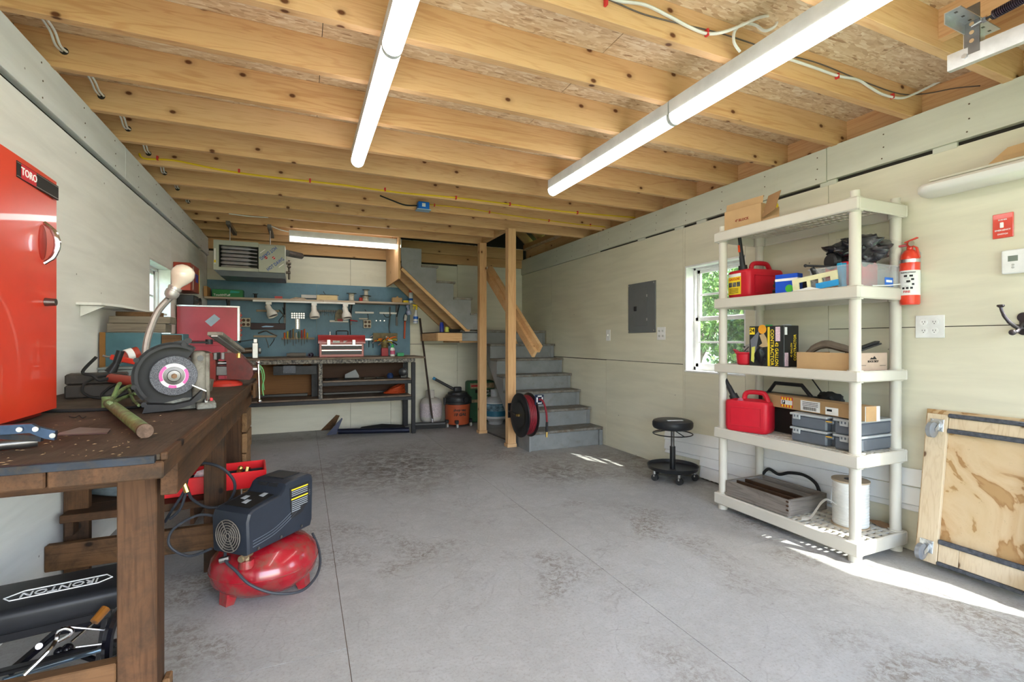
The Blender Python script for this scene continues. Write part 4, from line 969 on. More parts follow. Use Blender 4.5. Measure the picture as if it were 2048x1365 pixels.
P(cp_, 'valve', MB().cyl((-.165, -.075, .215), (-.165, -.075, .245), .032, .028, 20), REDT, world='low')
P(cp_, 'valve_body', MB().cyl((-.165, -.075, .24), (-.165, -.075, .272), .012, .012, 6).cyl((-.205, -.085, .262), (-.14, -.068, .262), .011, .013, 12).cyl((-.20, -.084, .262), (-.195, -.083, .262), .015, seg=6), mat('dirty_brass', (.35, .28, .17), .45, .7, .2, 20), world='low')
P(cp_, 'drain_spring', MB().tube([(-.21, .02, .245), (-.19, -.01, .252)], .012, 8), STEEL, world='low')
CRD = mat('grey_cord', (.04, .045, .055), .5)
P(cp_, 'power_cord', MB().tube([Vector(v) for v in ((-.17, .085, .405), (-.20, .16, .41), (-.26, .22, .365), (-.27, .225, .30), (-.23, .17, .25), (-.18, .10, .272))], .0055, 8, smooth=7), CRD, world='low')
P(cp_, 'power_cord', MB().tube([Vector(v) for v in ((-.185, .02, .27), (-.205, -.01, .243), (-.205, -.06, .215), (-.195, -.125, .165), (-.14, -.19, .115), (-.05, -.238, .085), (.05, -.225, .085), (.14, -.18, .105), (.20, -.12, .15), (.225, -.06, .205))], .0058, 8, smooth=7), CRD, world='low')
# ================================================================ rear workbench
rb = T('steel_workbench', 'black steel framed workbench with shelves beneath the blue pegboard', 'workbench', (.2, 6.05, 0))
BF = mat('chipped_black_frame', (.015, .016, .02), .45, .1, .3, 20, .1, dirt=.12, dirtcol=(.22, .2, .17))
BFE = mat('very_chipped_edge', (.03, .03, .035), .6, 0, .3, 20, .1, dirt=.45, dirtcol=(.4, .37, .32))
WT = wood('worn_bench_board', [(.10, .07, .05), (.17, .13, .1), (.27, .21, .16)], 'x', .7, False, 1, .35)
BRN = wood('brown_hardboard', [(.13, .05, .015), (.18, .075, .022), (.22, .1, .03)], 'x', .6, False, .5, .3)
P(rb, 'top_board', MB().box(-.60, 1.345, 5.735, 6.35, .893, .914, .003), WT)
P(rb, 'front_rail', MB().box(-.995, 1.225, 5.74, 5.78, .848, .892, .003), BFE)
P(rb, 'side_rail', MB().box(1.195, 1.235, 5.78, 6.33, .848, .892, .003), BF)
P(rb, 'leg', MB().box(1.185, 1.23, 5.735, 5.78, 0, .847, .003), BF)
P(rb, 'leg', MB().box(1.185, 1.25, 6.28, 6.33, 0, .847, .003), BF)
P(rb, 'leg', MB().box(-.99, -.945, 5.735, 5.78, 0, .847, .003), BF)
P(rb, 'leg', MB().box(-.99, -.945, 6.28, 6.33, 0, .847, .003), BF)
P(rb, 'center_post', MB().box(.158, .198, 5.738, 5.78, .452, .847, .002), BFE)
P(rb, 'center_panel', MB().box(.09, .156, 6.0, 6.18, .46, .847, .002), BF)
for nm_, x0_, z_ in (('lower_shelf', -.94, .43), ('middle_shelf', .2, .625)):
    P(rb, nm_, MB().box(x0_, 1.183, 5.75, 6.20, z_+.012, z_+.03, .002), WT)
    P(rb, 'shelf_rail', MB().box(x0_, 1.183, 5.74, 5.775, z_-.028, z_+.011, .002), BF)
P(rb, 'back_panel', MB().box(-.94, .10, 6.21, 6.225, .45, .847), BRN)
P(rb, 'back_panel', MB().box(.10, 1.18, 6.21, 6.225, .45, .847), wood('dark_hardboard', [(.035, .015, .008), (.05, .022, .01), (.07, .03, .015)], 'x', .6, False))
dw = P(rb, 'drawer', MB().box(-.295, .0, 5.80, 6.1, .735, .825, .003), DSTEEL)
P(dw, 'drawer_front', MB().box(-.29, .14, 5.785, 5.799, .73, .826, .002), BF)
P(dw, 'drawer_pull', MB().box(-.20, -.07, 5.772, 5.784, .745, .832, .003), mat('grey_black_scuffed', (.05, .055, .07), .4, .3, .3, 20, dirt=.3, dirtcol=(.2, .2, .2)))
# stuff on its shelves
S('triangular_sheet', 'pale grey triangular sheet propped on the middle shelf of the rear bench', 'sheet', MB().prism([(0.454, 6, 0.706)[::2], (0.572, 6, 0.762)[::2], (0.612, 6, 0.689)[::2], (0.612, .656), (0.454, .656)], 'y', 6.0, 6.006), mat('pale_sheet', (.32, .33, .34), .6))
S('orange_cord', 'orange extension cord coiled on the lower shelf at the right end of the rear bench', 'cord', (lambda mb: [mb.tube([Vector((1.02+(.13-.006*k)*math.cos(a*.7)+.004*k, 5.95+.09*math.sin(a*.7), .475+.012*k+.03*math.cos(a*.7)*(k/5))) for a in range(9)], .006, 8, True, 4) for k in range(7)] and mb)(MB()), mat('orange_cord', (.42, .055, .012), .5))
S('pressure_gauge', 'round black gauge unit standing at the right end of the middle shelf', 'gauge', MB().lathe([(0, 0), (.05, 0), (.05, .05), (.03, .06), (0, .06)], (1.11, 5.87, .73), (-.3, -1, 0), 24).cyl((1.11, 5.86, .78), (1.11, 5.86, .83), .006).box(1.08, 1.15, 5.87, 5.95, .6565, .70, .003), BLACKM)
S('blue_jar', 'dark blue squat can on the middle shelf beside the gauge', 'can', MB().lathe([(0, 0), (.035, 0), (.04, .03), (.03, .05), (.02, .06), (0, .06)], (.96, 5.9, .6565)), mat('navy', (.02, .04, .12), .4))
for i, (x, l_) in enumerate(((.30, .14), (.52, .18), (.72, .12), (.84, .10))):
    S('hand_tool', ['dark tool lying at the left end of the middle bench shelf', 'thin dark tool lying before the triangular sheet', 'small steel tool lying mid-shelf in the rear bench', 'short tool lying by the blue can on the middle shelf'][i], 'tool', MB().cyl((x-l_/2, 5.83, .667), (x+l_/2, 5.86, .667), .010, .006, 8), [BLACKM, BLACK, STEEL, DSTEEL][i])
S('dark_strip', 'long dark bar lying along the back of the lower bench shelf', 'bar', MB().box(-.75, 0.05, 6.12, 6.16, .4605, .49, .003), BLACKM)
S('dark_strip', 'long dark strip along the right half of the lower bench shelf', 'bar', MB().box(.22, .95, 6.13, 6.16, .4605, .485, .003), BLACKM)
# steel tube and plate on the floor below
tt = T('steel_tube', 'dark blue steel tube with an angled plate on the floor under the rear bench', 'tube', (.8, 5.85, 0))
P(tt, 'tube', MB().cyl((.38, 6.02, .035), (1.17, 5.80, .035), .032, seg=16), mat('dark_blue_steel', (.02, .025, .05), .35, .6))
P(tt, 'plate', MB().prism([(.25, 0), (.36, 0), (.43, .18), (.42, .19)], 'y', 6.04, 6.055), mat('dark_blue_steel', (.02, .025, .05), .35, .6))
S('black_tarp', 'long low black folded strip lying on the floor behind the steel tube', 'tarp', MB().hull([(.62, 6.15, 0), (1.18, 6.02, 0), (1.18, 6.2, 0), (.62, 6.22, 0), (.66, 6.18, .045), (.9, 6.15, .07), (1.16, 6.1, .05)]), BLACKR)
S('pale_board_offcut', 'pale wooden offcut leaning against the wall behind the steel plate', 'board', MB().prism([(.20, 0), (.34, .0), (.42, .17), (.38, .18)], 'y', 6.37, 6.385), OLDL['x'])

# ---------------------------------------------------------------- pegboard and shelf
pg = T('pegboard', 'blue painted board covering the wall above the rear bench', 'board', (.15, 6.39, .915))
PB, n, l, b = nm('blue_painted_board'); cc = coords(n, l, (1, 1, 1), False)
l.new(ramp(n, l, noise(n, l, cc, 2.5, 8, .7, .3), [(.3, (.06, .135, .2)), (.55, (.09, .2, .29)), (.75, (.13, .27, .36))]).outputs[0], b.inputs['Base Color']); b.inputs['Roughness'].default_value = .5
for x0_, x1_ in ((-.995, .15), (.152, 1.296)):
    P(pg, 'panel', MB().box(x0_, x1_, 6.383, 6.398, .916, 1.798), PB)
us = T('wall_shelf', 'long narrow pale shelf across the blue board', 'shelf', (.1, 6.25, 1.56))
P(us, 'shelf_board', MB().box(-.99, .22, 6.15, 6.38, 1.566, 1.588, .002), wood('pale_shelf', [(.3, .22, .16), (.45, .36, .28), (.55, .46, .38)], 'x', .7))
P(us, 'shelf_board', MB().box(.222, 1.25, 6.15, 6.38, 1.566, 1.588, .002), wood('pale_shelf', [(.3, .22, .16), (.45, .36, .28), (.55, .46, .38)], 'x', .7))
P(us, 'shelf_end', MB().box(-.992, -.96, 6.15, 6.38, 1.589, 1.70, .002), PINE_D['z'])
for x in (-.78, -.20, .55, 1.12):
    P(us, 'bracket', MB().box(x-.012, x+.012, 6.362, 6.382, 1.30, 1.565).bar((x, 6.37, 1.42), (x, 6.18, 1.56), .01, .02), BLACKM)
tr = T('track_light', 'white three-lamp track light under the pale shelf', 'light', (.1, 6.12, 1.53))
P(tr, 'track', MB().box(-.52, .58, 6.145, 6.175, 1.545, 1.5655, .002), WHITE)
WL = mat('white_lamp', (.72, .70, .66), .35)
for x, tilt, dd_ in ((-.36, 26, 1), (.12, 4, 1), (.47, 10, 1)):
    h = P(tr, 'lamp_head', MB().lathe([(0, -.075), (.024, -.072), (.03, -.06), (.03, -.02), (.034, -.005), (.05, .02), (.056, .045), (.055, .072), (.050, .072), (.05, .04), (0, .02)], (x+.02*(tilt > 20), 6.08, 1.44), Vector((math.sin(rad(tilt)), -.28, -math.cos(rad(tilt)))), 28), WL)
    P(tr, 'mount', MB().box(x-.03, x+.03, 6.14, 6.18, 1.515, 1.5445, .003).cyl((x, 6.15, 1.52), (x, 6.12, 1.45), .008), WHITE)
    P(h, 'reflector', MB().cyl((x+.02*(tilt > 20)+.055*math.sin(rad(tilt)), 6.065, 1.44-.055*math.cos(rad(tilt))), (x+.02*(tilt > 20)+.06*math.sin(rad(tilt)), 6.064, 1.44-.062*math.cos(rad(tilt))), .045, seg=20), mat('lamp_inside', (.25, .24, .24), .4))
# on the shelf
zs = 1.5885
gbx = T('glove_box', 'green and white box of gloves on the left end of the pale shelf', 'box', (-.78, 6.25, zs))
P(gbx, 'carton', MB().box(-.92, -.62, 6.19, 6.33, zs, zs+.085, .002), mat('glove_green', (.02, .19, .06), .45))
P(gbx, 'print_panel', MB().prism([(-.75, zs+.045), (-.66, zs+.05), (-.65, zs+.065), (-.74, zs+.075)], 'y', 6.187, 6.19), mat('teal_print', (.02, .3, .25), .45))
txt(gbx, 'TouchNTuff', .032, (-.825, 6.1885, zs+.022), (1, 0, 0), (0, 0, 1), WHT)
def spool(nm_, label, x, y, z, r, h, col, rim):
    t = T(nm_, label, 'spool', (x, y, z)); P(t, 'flange', MB().cyl((x, y, z), (x, y, z+.004), r, seg=24), rim); P(t, 'flange', MB().cyl((x, y, z+h-.004), (x, y, z+h), r, seg=24), rim)
    mb = MB(); pr = [(0, .004)]
    k = int(h/.012)
    for i in range(k): pr += [(r*.5, .005+i*(h-.01)/k), (r*.56, .005+(i+.5)*(h-.01)/k)]
    pr += [(r*.5, h-.005), (0, h-.005)]
    P(t, 'wound_wire', mb.lathe(pr, (x, y, z)), col); return t
DK = mat('dark_rim', (.06, .06, .05), .5); OW = mat('off_white_wire', (.55, .52, .45), .5)
spool('wire_spool', 'white wire spool on the pale shelf, left of the stacked pair', 0.549, 6.25, zs, .06, .10, OW, DK)
spool('wire_spool', 'lower spool of the stacked pair on the pale shelf', 0.715, 6.25, zs, .07, .075, OW, DK)
spool('wire_spool', 'upper white spool stacked on another on the pale shelf', 0.721, 6.25, zs+.076, .045, .075, OW, DK)
spool('wire_spool', 'small black wire spool alone on the left half of the pale shelf', -0.5, 6.25, zs, .028, .055, BLACK, BLACK)
S('small_carton', 'small brown cardboard box with open top on the pale shelf right end', 'box', MB().box(1.04, 1.16, 6.2, 6.3, zs, zs+.062, .001).hull([(1.08, 6.25, zs+.06), (1.13, 6.25, zs+.06), (1.11, 6.25, zs+.09), (1.10, 6.27, zs+.07)]), CARD)
S('yellow_box', 'small yellow box beside the brown carton on the pale shelf', 'box', MB().box(1.175, 1.24, 6.2, 6.27, zs, zs+.03, .002), YEL)
bb = T('wood_block', 'pale wooden block with a black bar on it on the pale shelf', 'block', (.27, 6.25, zs))
P(bb, 'block', MB().box(.15, .38, 6.19, 6.30, zs, zs+.06, .004), wood('pale_block', [(.5, .36, .18), (.64, .5, .28), (.7, .57, .35)], 'x', .6, False))
S('black_wrench_bar', 'thin black wrench lying on the pale wooden block', 'tool', MB().bar((.18, 6.24, zs+.067), (.40, 6.24, zs+.067), .02, .01).tube([(.25, 6.24, zs+.07), (.235, 6.24, zs+.09), (.225, 6.24, zs+.11)], .004, 6), BLACKM)
S('grey_bar', 'long pale grey bar lying behind the wooden block on the shelf', 'bar', MB().box(-.02, .40, 6.33, 6.36, zs+.03, zs+.07, .002).box(.2, .4, 6.33, 6.36, zs, zs+.03), mat('pale_grey', (.5, .5, .5), .5))
S('small_red_box', 'tiny red and white box on the pale shelf left of the white bar', 'box', MB().box(-.30, -.22, 6.2, 6.25, zs, zs+.03, .001), mat('small_red', (.5, .1, .1), .5))
S('rag_bundle', 'flat bundle of pale rags on the pale shelf above the second lamp', 'rag', MB().hull([(-.15, 6.2, zs), (.05, 6.2, zs), (-.12, 6.3, zs), (.04, 6.3, zs), (-.08, 6.25, zs+.03), (-.0, 6.24, zs+.025)]), mat('rag_pale', (.5, .4, .3), .9, 0, .3, 30))
S('red_sponge', 'small dark red knob beside the wire spool on the pale shelf', 'knob', MB().lathe([(0, 0), (.02, 0), (.025, .02), (.02, .05), (0, .055)], (.66, 6.25, zs)), mat('dark_red', (.4, .04, .03), .4))
# cleaner bottles at the right end
ac = T('aerosol_can', 'white aerosol can with an orange cap at the right end of the pale shelf', 'can', (1.275, 6.22, zs))
P(ac, 'can_body', MB().lathe([(0, 0), (.026, 0), (.026, .125), (.02, .135), (0, .135)], (1.275, 6.22, zs+.001)), PAPER)
P(ac, 'cap', MB().lathe([(0, .136), (.024, .136), (.024, .175), (.018, .18), (0, .18)], (1.275, 6.22, zs)), mat('orange_red_cap', (.75, .08, .02), .4))
P(ac, 'print_band', MB().lathe([(.0265, .03), (.0268, .03), (.0268, .06), (.0265, .06)], (1.275, 6.22, zs)), BLUE)
sb = T('spray_bottle', 'white spray bottle with a yellow trigger hung at the board right edge', 'bottle', (1.31, 6.2, 1.36))
SBX, SBY, SBZ = 1.325, 6.18, 1.325
P(sb, 'bottle_body', MB().lathe([(0, 0), (.04, 0), (.044, .01), (.042, .09), (.034, .12), (.016, .16), (.014, .175), (0, .175)], (SBX, SBY, SBZ), (.04, 0, 1), 24, (1, .7)), mat('milky_plastic', (.72, .74, .78), .3))
P(sb, 'print_label', MB().lathe([(.0435, .055), (.0435, .088), (.0415, .088)], (SBX, SBY-.001, SBZ), (.04, 0, 1), 24, (1, .72)), BLUE)
P(sb, 'print_line', MB().lathe([(.0445, .02), (.0445, .026), (.0435, .026)], (SBX, SBY-.001, SBZ), (.04, 0, 1), 24, (1, .72)), BLUE)
P(sb, 'trigger_head', MB().bar((SBX+.012, SBY, SBZ+.175), (SBX+.014, SBY, SBZ+.235), .022, .022, up=(0, 1, 0), bev=.004).bar((SBX-.035, SBY, SBZ+.235), (SBX+.02, SBY, SBZ+.23), .02, .022, bev=.004).bar((SBX-.012, SBY, SBZ+.225), (SBX-.03, SBY, SBZ+.185), .012, .01), YEL)
P(sb, 'hanging_hook', MB().tube([(SBX-.0, SBY, SBZ+.245), (SBX-.01, 6.3, SBZ+.26), (SBX-.03, 6.385, SBZ+.26)], .003, 6), DSTEEL)
S('blue_bottle', 'small white and dark blue bottle head hanging behind the yellow trigger', 'bottle', MB().lathe([(0, 0), (.03, 0), (.033, .05), (.012, .075), (.012, .10), (.022, .105), (.02, .14), (0, .14)], (1.27, 6.30, 1.44), (-.2, 0, 1), 20), mat('blue_white', (.35, .4, .62), .35))

# hanging on the board
YB_ = 6.382
def hang(nm_, label, cat, mb, m, group=None): return S(nm_, label, cat, mb, m, group)
fo = mat('outlet_ivory', (.5, .45, .36), .5)
for lab, x, z in (('ivory outlet box on the board right of the red chest', -.605, 1.315), ('ivory outlet box on the board right of centre', .748, 1.315)):
    t = T('outlet_box', lab, 'outlet', (x, YB_, z)); P(t, 'cover', MB().box(x-.046, x+.046, YB_-.045, YB_-.001, z-.052, z+.052, .004), fo)
    for dx in (-.022, .022):
        for dz_ in (-.024, .024): P(t, 'socket', MB().cyl((x+dx, YB_-.0475, z+dz_), (x+dx, YB_-.044, z+dz_), .017, seg=16), mat('socket_brown', (.07, .035, .02), .5))
t = T('tool_roll', 'long black holder strip with a blue white emblem on the board', 'holder', (-.37, 6.36, 1.27))
P(t, 'strip', MB().box(-.56, -.19, YB_-.03, YB_-.001, 1.235, 1.31, .004), mat('dark_maroon', (.03, .012, .018), .45))
P(t, 'emblem', MB().hull([(x, YB_-.031, z) for x, z in ((-.45, 1.268), (-.40, 1.28), (-.31, 1.275), (-.33, 1.265), (-.43, 1.262))]+[(-.38, YB_-.0325, 1.27)]), mat('pale_blue', (.35, .55, .8), .5))
def rack(label, x0_, x1_, z, m=None, n_=6, ln=.09):
    t = T('tool_rack', label, 'rack', ((x0_+x1_)/2, YB_, z)); P(t, 'rail', MB().box(x0_, x1_, YB_-.03, YB_-.001, z-.012, z+.012, .002), m or OW); return t
rw = mat('rack_wood', (.35, .28, .2), .7)
rack('thin wooden rail on the board behind the left lamp', -.50, -.26, 1.455, rw)
r2 = rack('wooden rail low on the board left of the screwdrivers', -.53, -.29, 1.155, rw)
r3 = rack('screwdriver rail with tools standing in it left of the toolbox', -.23, .13, 1.13, rw)
r4 = rack('white magnetic strip holding a framed clip under the right lamp', .30, .52, 1.345, WHITE)
r5 = rack('white strip at upper right of the board', .60, .83, 1.46, WHITE)
r6 = rack('white strip at the far upper right of the board', .90, 1.13, 1.46, WHITE)
r7 = rack('thin dark rail between the lamps', .13, .42, 1.47, BLACKM)
hc = [(.55, .1, .02), (.5, .4, .05), (.04, .04, .05), (.25, .15, .06), (.5, .45, .35), (.08, .15, .1), (.35, .05, .04)]
hn = ['an orange', 'a yellow', 'a black', 'a brown', 'a cream', 'a dark green', 'a dark red']; on_ = ['first', 'second', 'third', 'fourth', 'fifth', 'sixth', 'seventh', 'eighth', 'ninth']
for i in range(9):
    x = -.20+.031*i; k = i % len(hc); M_ = mat('handle_%d' % k, hc[k], .4)
    t = T('screwdriver', 'screwdriver with %s handle, %s from the left in the board rail' % (hn[k], on_[i]), 'screwdriver', (x, YB_-.017, 1.05), 0, 'screwdrivers in the rail on the board')
    P(t, 'shaft', MB().cyl((x, YB_-.038, 1.045+.02*(i % 3)), (x, YB_-.038, 1.13), .003, seg=6), STEEL)
    P(t, 'handle', MB().cyl((x, YB_-.038, 1.131), (x, YB_-.038, 1.20+.015*(i % 4)), .0105, .009, 8), M_)
tools = [  # name, label, category, points, radius, material
 ('pliers', 'dark pliers hanging high under the black shelf bracket', [(-.26, 1.47), (-.22, 1.42), (-.20, 1.38)], .006, DSTEEL),
 ('steel_bar_tool', 'dark curved bar hanging under the black strip', [(-.48, 1.19), (-.40, 1.22), (-.36, 1.20), (-.28, 1.16)], .008, DSTEEL),
 ('hex_key', 'long thin hex key hanging below the low wooden rail', [(-.40, 1.13), (-.38, 1.07), (-.37, 1.02)], .004, DSTEEL),
 ('hex_key', 'bent hex key beside the longer one below the low rail', [(-.36, 1.04), (-.32, 1.10), (-.31, 1.13)], .004, BLACKM),
 ('power_lead', 'thin black cord dangling from the shelf bracket', [(-.22, 1.50), (-.21, 1.42), (-.26, 1.34), (-.24, 1.28)], .004, BLACKR),
 ('clamp_bar', 'long dark clamp hanging under the shelf right of the lamps', [(1.03, 1.54), (1.03, 1.40), (1.02, 1.27), (1.04, 1.16)], .007, DSTEEL),
 ('cable_loop', 'thin black wire loop hanging below the white strips', [(.72, 1.50), (.76, 1.42), (.75, 1.36), (.70, 1.33)], .003, BLACKR),
 ('cable_loop', 'small wire hoop below the farthest white strip', [(.95, 1.45), (.98, 1.41), (1.02, 1.41), (1.05, 1.45)], .004, BLACKR),
 ('black_cable', 'black cable running down the board behind the toolbox handle', [(.54, 1.5), (.54, 1.35), (.545, 1.18)], .005, BLACKR),
 ('long_pliers', 'bright steel pliers hanging beside the toolbox', [(.78, 1.14), (.83, 1.17), (.86, 1.12), (.81, 1.07)], .007, STEEL),
 ('hook_tool', 'thin black hook tool under the rail right of the toolbox', [(.77, 1.11), (.77, 1.06), (.77, 1.02)], .004, BLACKM),
 ('hook_tool', 'second thin black hook tool nearer the wire cutters', [(.82, 1.10), (.82, 1.05), (.82, 1.01)], .004, BLACKM),
]
for nm_, lab, pts, r_, m_ in tools:
    S(nm_, lab, 'cord' if 'lead' in nm_ or 'cable' in nm_ else 'tool', MB().tube([(a, YB_-.022-r_, z) for a, z in pts], r_, 8, smooth=5), m_)
rack('steel strip of small hooks right of the toolbox', .70, .86, 1.12, GALV)
# socket rails and small hardware
t = T('socket_rail', 'chromed socket set on rails hung on the board between the lamps', 'socket set', (-.05, YB_, 1.3))
for k, z in enumerate((1.43, 1.405, 1.38)):
    P(t, 'rail', MB().box(-.13, .02, YB_-.02, YB_-.001, z-.004, z+.004), DSTEEL)
    for i in range(6): P(t, 'socket', MB().cyl((-.12+.026*i, YB_-.034, z), (-.12+.026*i, YB_-.02, z), .009, seg=10), STEEL)
P(t, 'rail', MB().box(-.085, -.035, YB_-.015, YB_-.001, 1.24, 1.37), DSTEEL)
for i in range(5): P(t, 'socket', MB().cyl((-.06, YB_-.038, 1.255+.024*i), (-.06, YB_-.015, 1.255+.024*i), .011, seg=10), STEEL)
t = T('framed_clip', 'brown and green arched clip frame on the white strip behind the right lamp', 'frame', (.41, YB_, 1.36))
P(t, 'frame', MB().prism([(.36, 1.345), (.455, 1.345), (.46, 1.45), (.44, 1.49), (.40, 1.49), (.365, 1.44)], 'y', YB_-.05, YB_-.031), mat('aged_frame', (.22, .19, .12), .5, 0, .5, 30))
P(t, 'red_insert', MB().box(.39, .45, YB_-.056, YB_-.051, 1.345, 1.375), mat('dark_red', (.4, .04, .03), .4))
rkx = T('key_ring_rack', 'row of small chrome keys and hooks on the thin dark rail', 'keys', (.25, YB_, 1.45))
for i in range(12):
    P(rkx, 'key', MB().tube([(.16+.021*i, YB_-.034, 1.475), (.16+.021*i, YB_-.038, 1.45-.01*(i % 3)), (.163+.021*i, YB_-.036, 1.41+.02*(i % 2))], .003, 5), STEEL)
pwr = T('pipe_wrench', 'orange pipe wrench hanging at the right edge of the blue board', 'wrench', (1.22, YB_, 1.15))
P(pwr, 'handle', MB().bar((1.215, YB_-.03, 1.13), (1.225, YB_-.03, 1.36), .018, .022, up=(1, 0, 0), bev=.004), mat('orange_red_paint', (.45, .07, .02), .45, dirt=.3))
P(pwr, 'jaw', MB().bar((1.225, YB_-.03, 1.36), (1.235, YB_-.03, 1.45), .03, .045, up=(1, 0, 0), bev=.006), DSTEEL)
S('red_screwdriver', 'thin red handled tool lying across the board right of the framed clip', 'tool', MB().cyl((.54, YB_-.03, 1.36), (.63, YB_-.03, 1.35), .008, .006), REDP)
S('hook_strip', 'short strip of hooks beside the right outlet box', 'hooks', (lambda mb: [mb.cyl((.70+.05*i, YB_-.03, 1.365), (.70+.05*i, YB_-.001, 1.365), .006, seg=8) for i in range(1)] and mb.box(.65, .76, YB_-.006, YB_-.001, 1.375, 1.39))(MB()), OW)
for i in range(3): S('wall_hook', 'small steel hook on the board, %s of the row right of the outlet box' % ('leftmost', 'middle one', 'rightmost')[i], 'hook', MB().cyl((.86+.05*i, YB_-.03, 1.36), (.86+.05*i, YB_-.001, 1.36), .008, seg=8), STEEL, 'hooks right of the outlet box')

# ---------------------------------------------------------------- on the rear bench top
zt = .9145
tb = T('toolbox', 'red metal toolbox with two drawers and chrome latches on the rear bench', 'toolbox', (.415, 5.98, zt))
TBR = mat('toolbox_red', (.33, .018, .02), .35, 0, .15, 6, 0, .2, dirt=.18, dirtcol=(.12, .04, .03))
P(tb, 'body', MB().box(.17, .66, 5.93, 6.14, zt, zt+.155, .004), TBR)
P(tb, 'lid', MB().prism([(5.915, zt+.157), (5.915, zt+.205), (5.945, zt+.255), (6.12, zt+.255), (6.15, zt+.205), (6.15, zt+.157)], 'x', .157, .675), TBR)
for z in (.03, .09):
    d_ = P(tb, 'drawer', MB().box(.195, .635, 5.921, 5.931, zt+z, zt+z+.050, .002), mat('drawer_black', (.04, .035, .04), .4))
    P(d_, 'chrome_strip', MB().box(.195, .635, 5.914, 5.922, zt+z+.041, zt+z+.053, .002), CHROME)
for x in (.27, .545): P(tb, 'latch', MB().box(x-.018, x+.018, 5.902, 5.915, zt+.135, zt+.20, .003).cyl((x, 5.90, zt+.165), (x, 5.915, zt+.165), .012), mat('old_chrome', (.5, .47, .42), .3, .9, .2, 30))
P(tb, 'sticker', MB().box(.315, .39, 5.912, 5.9145, zt+.165, zt+.19), mat('sticker_grey', (.5, .55, .52), .5, 0, .4, 60))
P(tb, 'sticker', MB().prism([(.43, zt+.165), (.445, zt+.165), (.475, zt+.188), (.43, zt+.188)], 'y', 5.912, 5.9145), mat('sticker_white', (.55, .5, .5), .5))
P(tb, 'handle', MB().tube([(.36, 6.03, zt+.256), (.36, 6.03, zt+.30), (.375, 6.03, zt+.305), (.475, 6.03, zt+.305), (.49, 6.03, zt+.30), (.49, 6.03, zt+.256)], .007, 8), BLACKM)
S('upright_bit', 'small steel part standing on the toolbox lid at the left', 'part', MB().cyl((.29, 6.03, zt+.256), (.29, 6.03, zt+.295), .01, .008), STEEL)
S('grey_roller', 'grey cylindrical tool lying on the rear bench left of the toolbox', 'tool', MB().cyl((-.14, 6.05, zt+.026), (.03, 6.05, zt+.026), .026, seg=16).cyl((-.17, 6.05, zt+.026), (-.14, 6.05, zt+.026), .020), mat('dusty_grey', (.14, .13, .12), .6))
S('dark_ring', 'dark round tube end lying between grey cylinder and toolbox', 'ring', MB().lathe([(.012, 0), (.024, 0), (.024, .09), (.012, .09), (.012, 0)], (.07, 5.99, zt+.0245), (.25, 1, 0), 20), mat('dark_violet', (.05, .04, .08), .4))
# carousel of pliers
ca = T('tool_stand', 'red and brass coloured stand bristling with orange handled pliers', 'stand', (.93, 6.1, zt))
P(ca, 'base', MB().box(.885, .965, 6.06, 6.14, zt, zt+.10, .004), mat('dark_red_box', (.35, .03, .04), .45))
P(ca, 'turned_cup', MB().lathe([(0, .101), (.04, .101), (.045, .115), (.038, .125), (.05, .15), (.055, .19), (.05, .195), (0, .19)], (.925, 6.1, zt)), mat('aged_brass', (.28, .22, .10), .4, .6))
P(ca, 'back_plate', MB().box(.80, 1.10, 6.20, 6.215, zt+.18, zt+.285).box(.9, .95, 6.11, 6.2, zt+.18, zt+.19), mat('olive_plate', (.16, .13, .07), .6, .2, .3, 20))
R = random.Random(3)
for i in range(15):
    a = PI*(1.0+1.0*i/14)+R.uniform(-.1, .1); ln = R.uniform(.09, .15); z0_ = zt+.185+R.uniform(-.01, .02)
    p0 = Vector((.925, 6.08, z0_)); p1 = p0+Vector((math.cos(a)*ln, math.sin(a)*ln*.5, R.uniform(-.08, .05)))
    cm = [ORANGE, BLACK, mat('handle_1', hc[1], .4), STEEL][i % 4]
    t = T('pliers', 'pliers sticking out of the stand on the rear bench', 'pliers', tuple(p0), 0, 'pliers in the tool stand')
    P(t, 'jaw', MB().cyl(p0, p0.lerp(p1, .35), .006, .007, 6), DSTEEL)
    P(t, 'grip', MB().tube([p0.lerp(p1, .35), p0.lerp(p1, .7)+Vector((.008, 0, .008)), p1], .0085, 6, smooth=3), cm)
gl = T('glue_bottle', 'white glue bottle with a green cap on the rear bench', 'bottle', (1.0, 5.97, zt))
P(gl, 'bottle_body', MB().lathe([(0, 0), (.027, 0), (.029, .01), (.029, .085), (.02, .105), (0, .105)], (1.0, 5.97, zt)), PAPER)
P(gl, 'cap', MB().lathe([(0, .106), (.018, .106), (.016, .125), (.006, .145), (0, .15)], (1.0, 5.97, zt)), mat('bright_green', (.05, .5, .12), .4))
P(gl, 'print_label', MB().lathe([(.0293, .025), (.0296, .025), (.0296, .07), (.0293, .07)], (1.0, 5.97, zt)), mat('magenta_print', (.5, .1, .2), .5, 0, .6, 80))
S('green_box', 'small green box at the right end of the rear bench top', 'box', MB().box(1.06, 1.14, 5.98, 6.05, zt, zt+.04, .002), mat('bright_green2', (.03, .35, .14), .4))
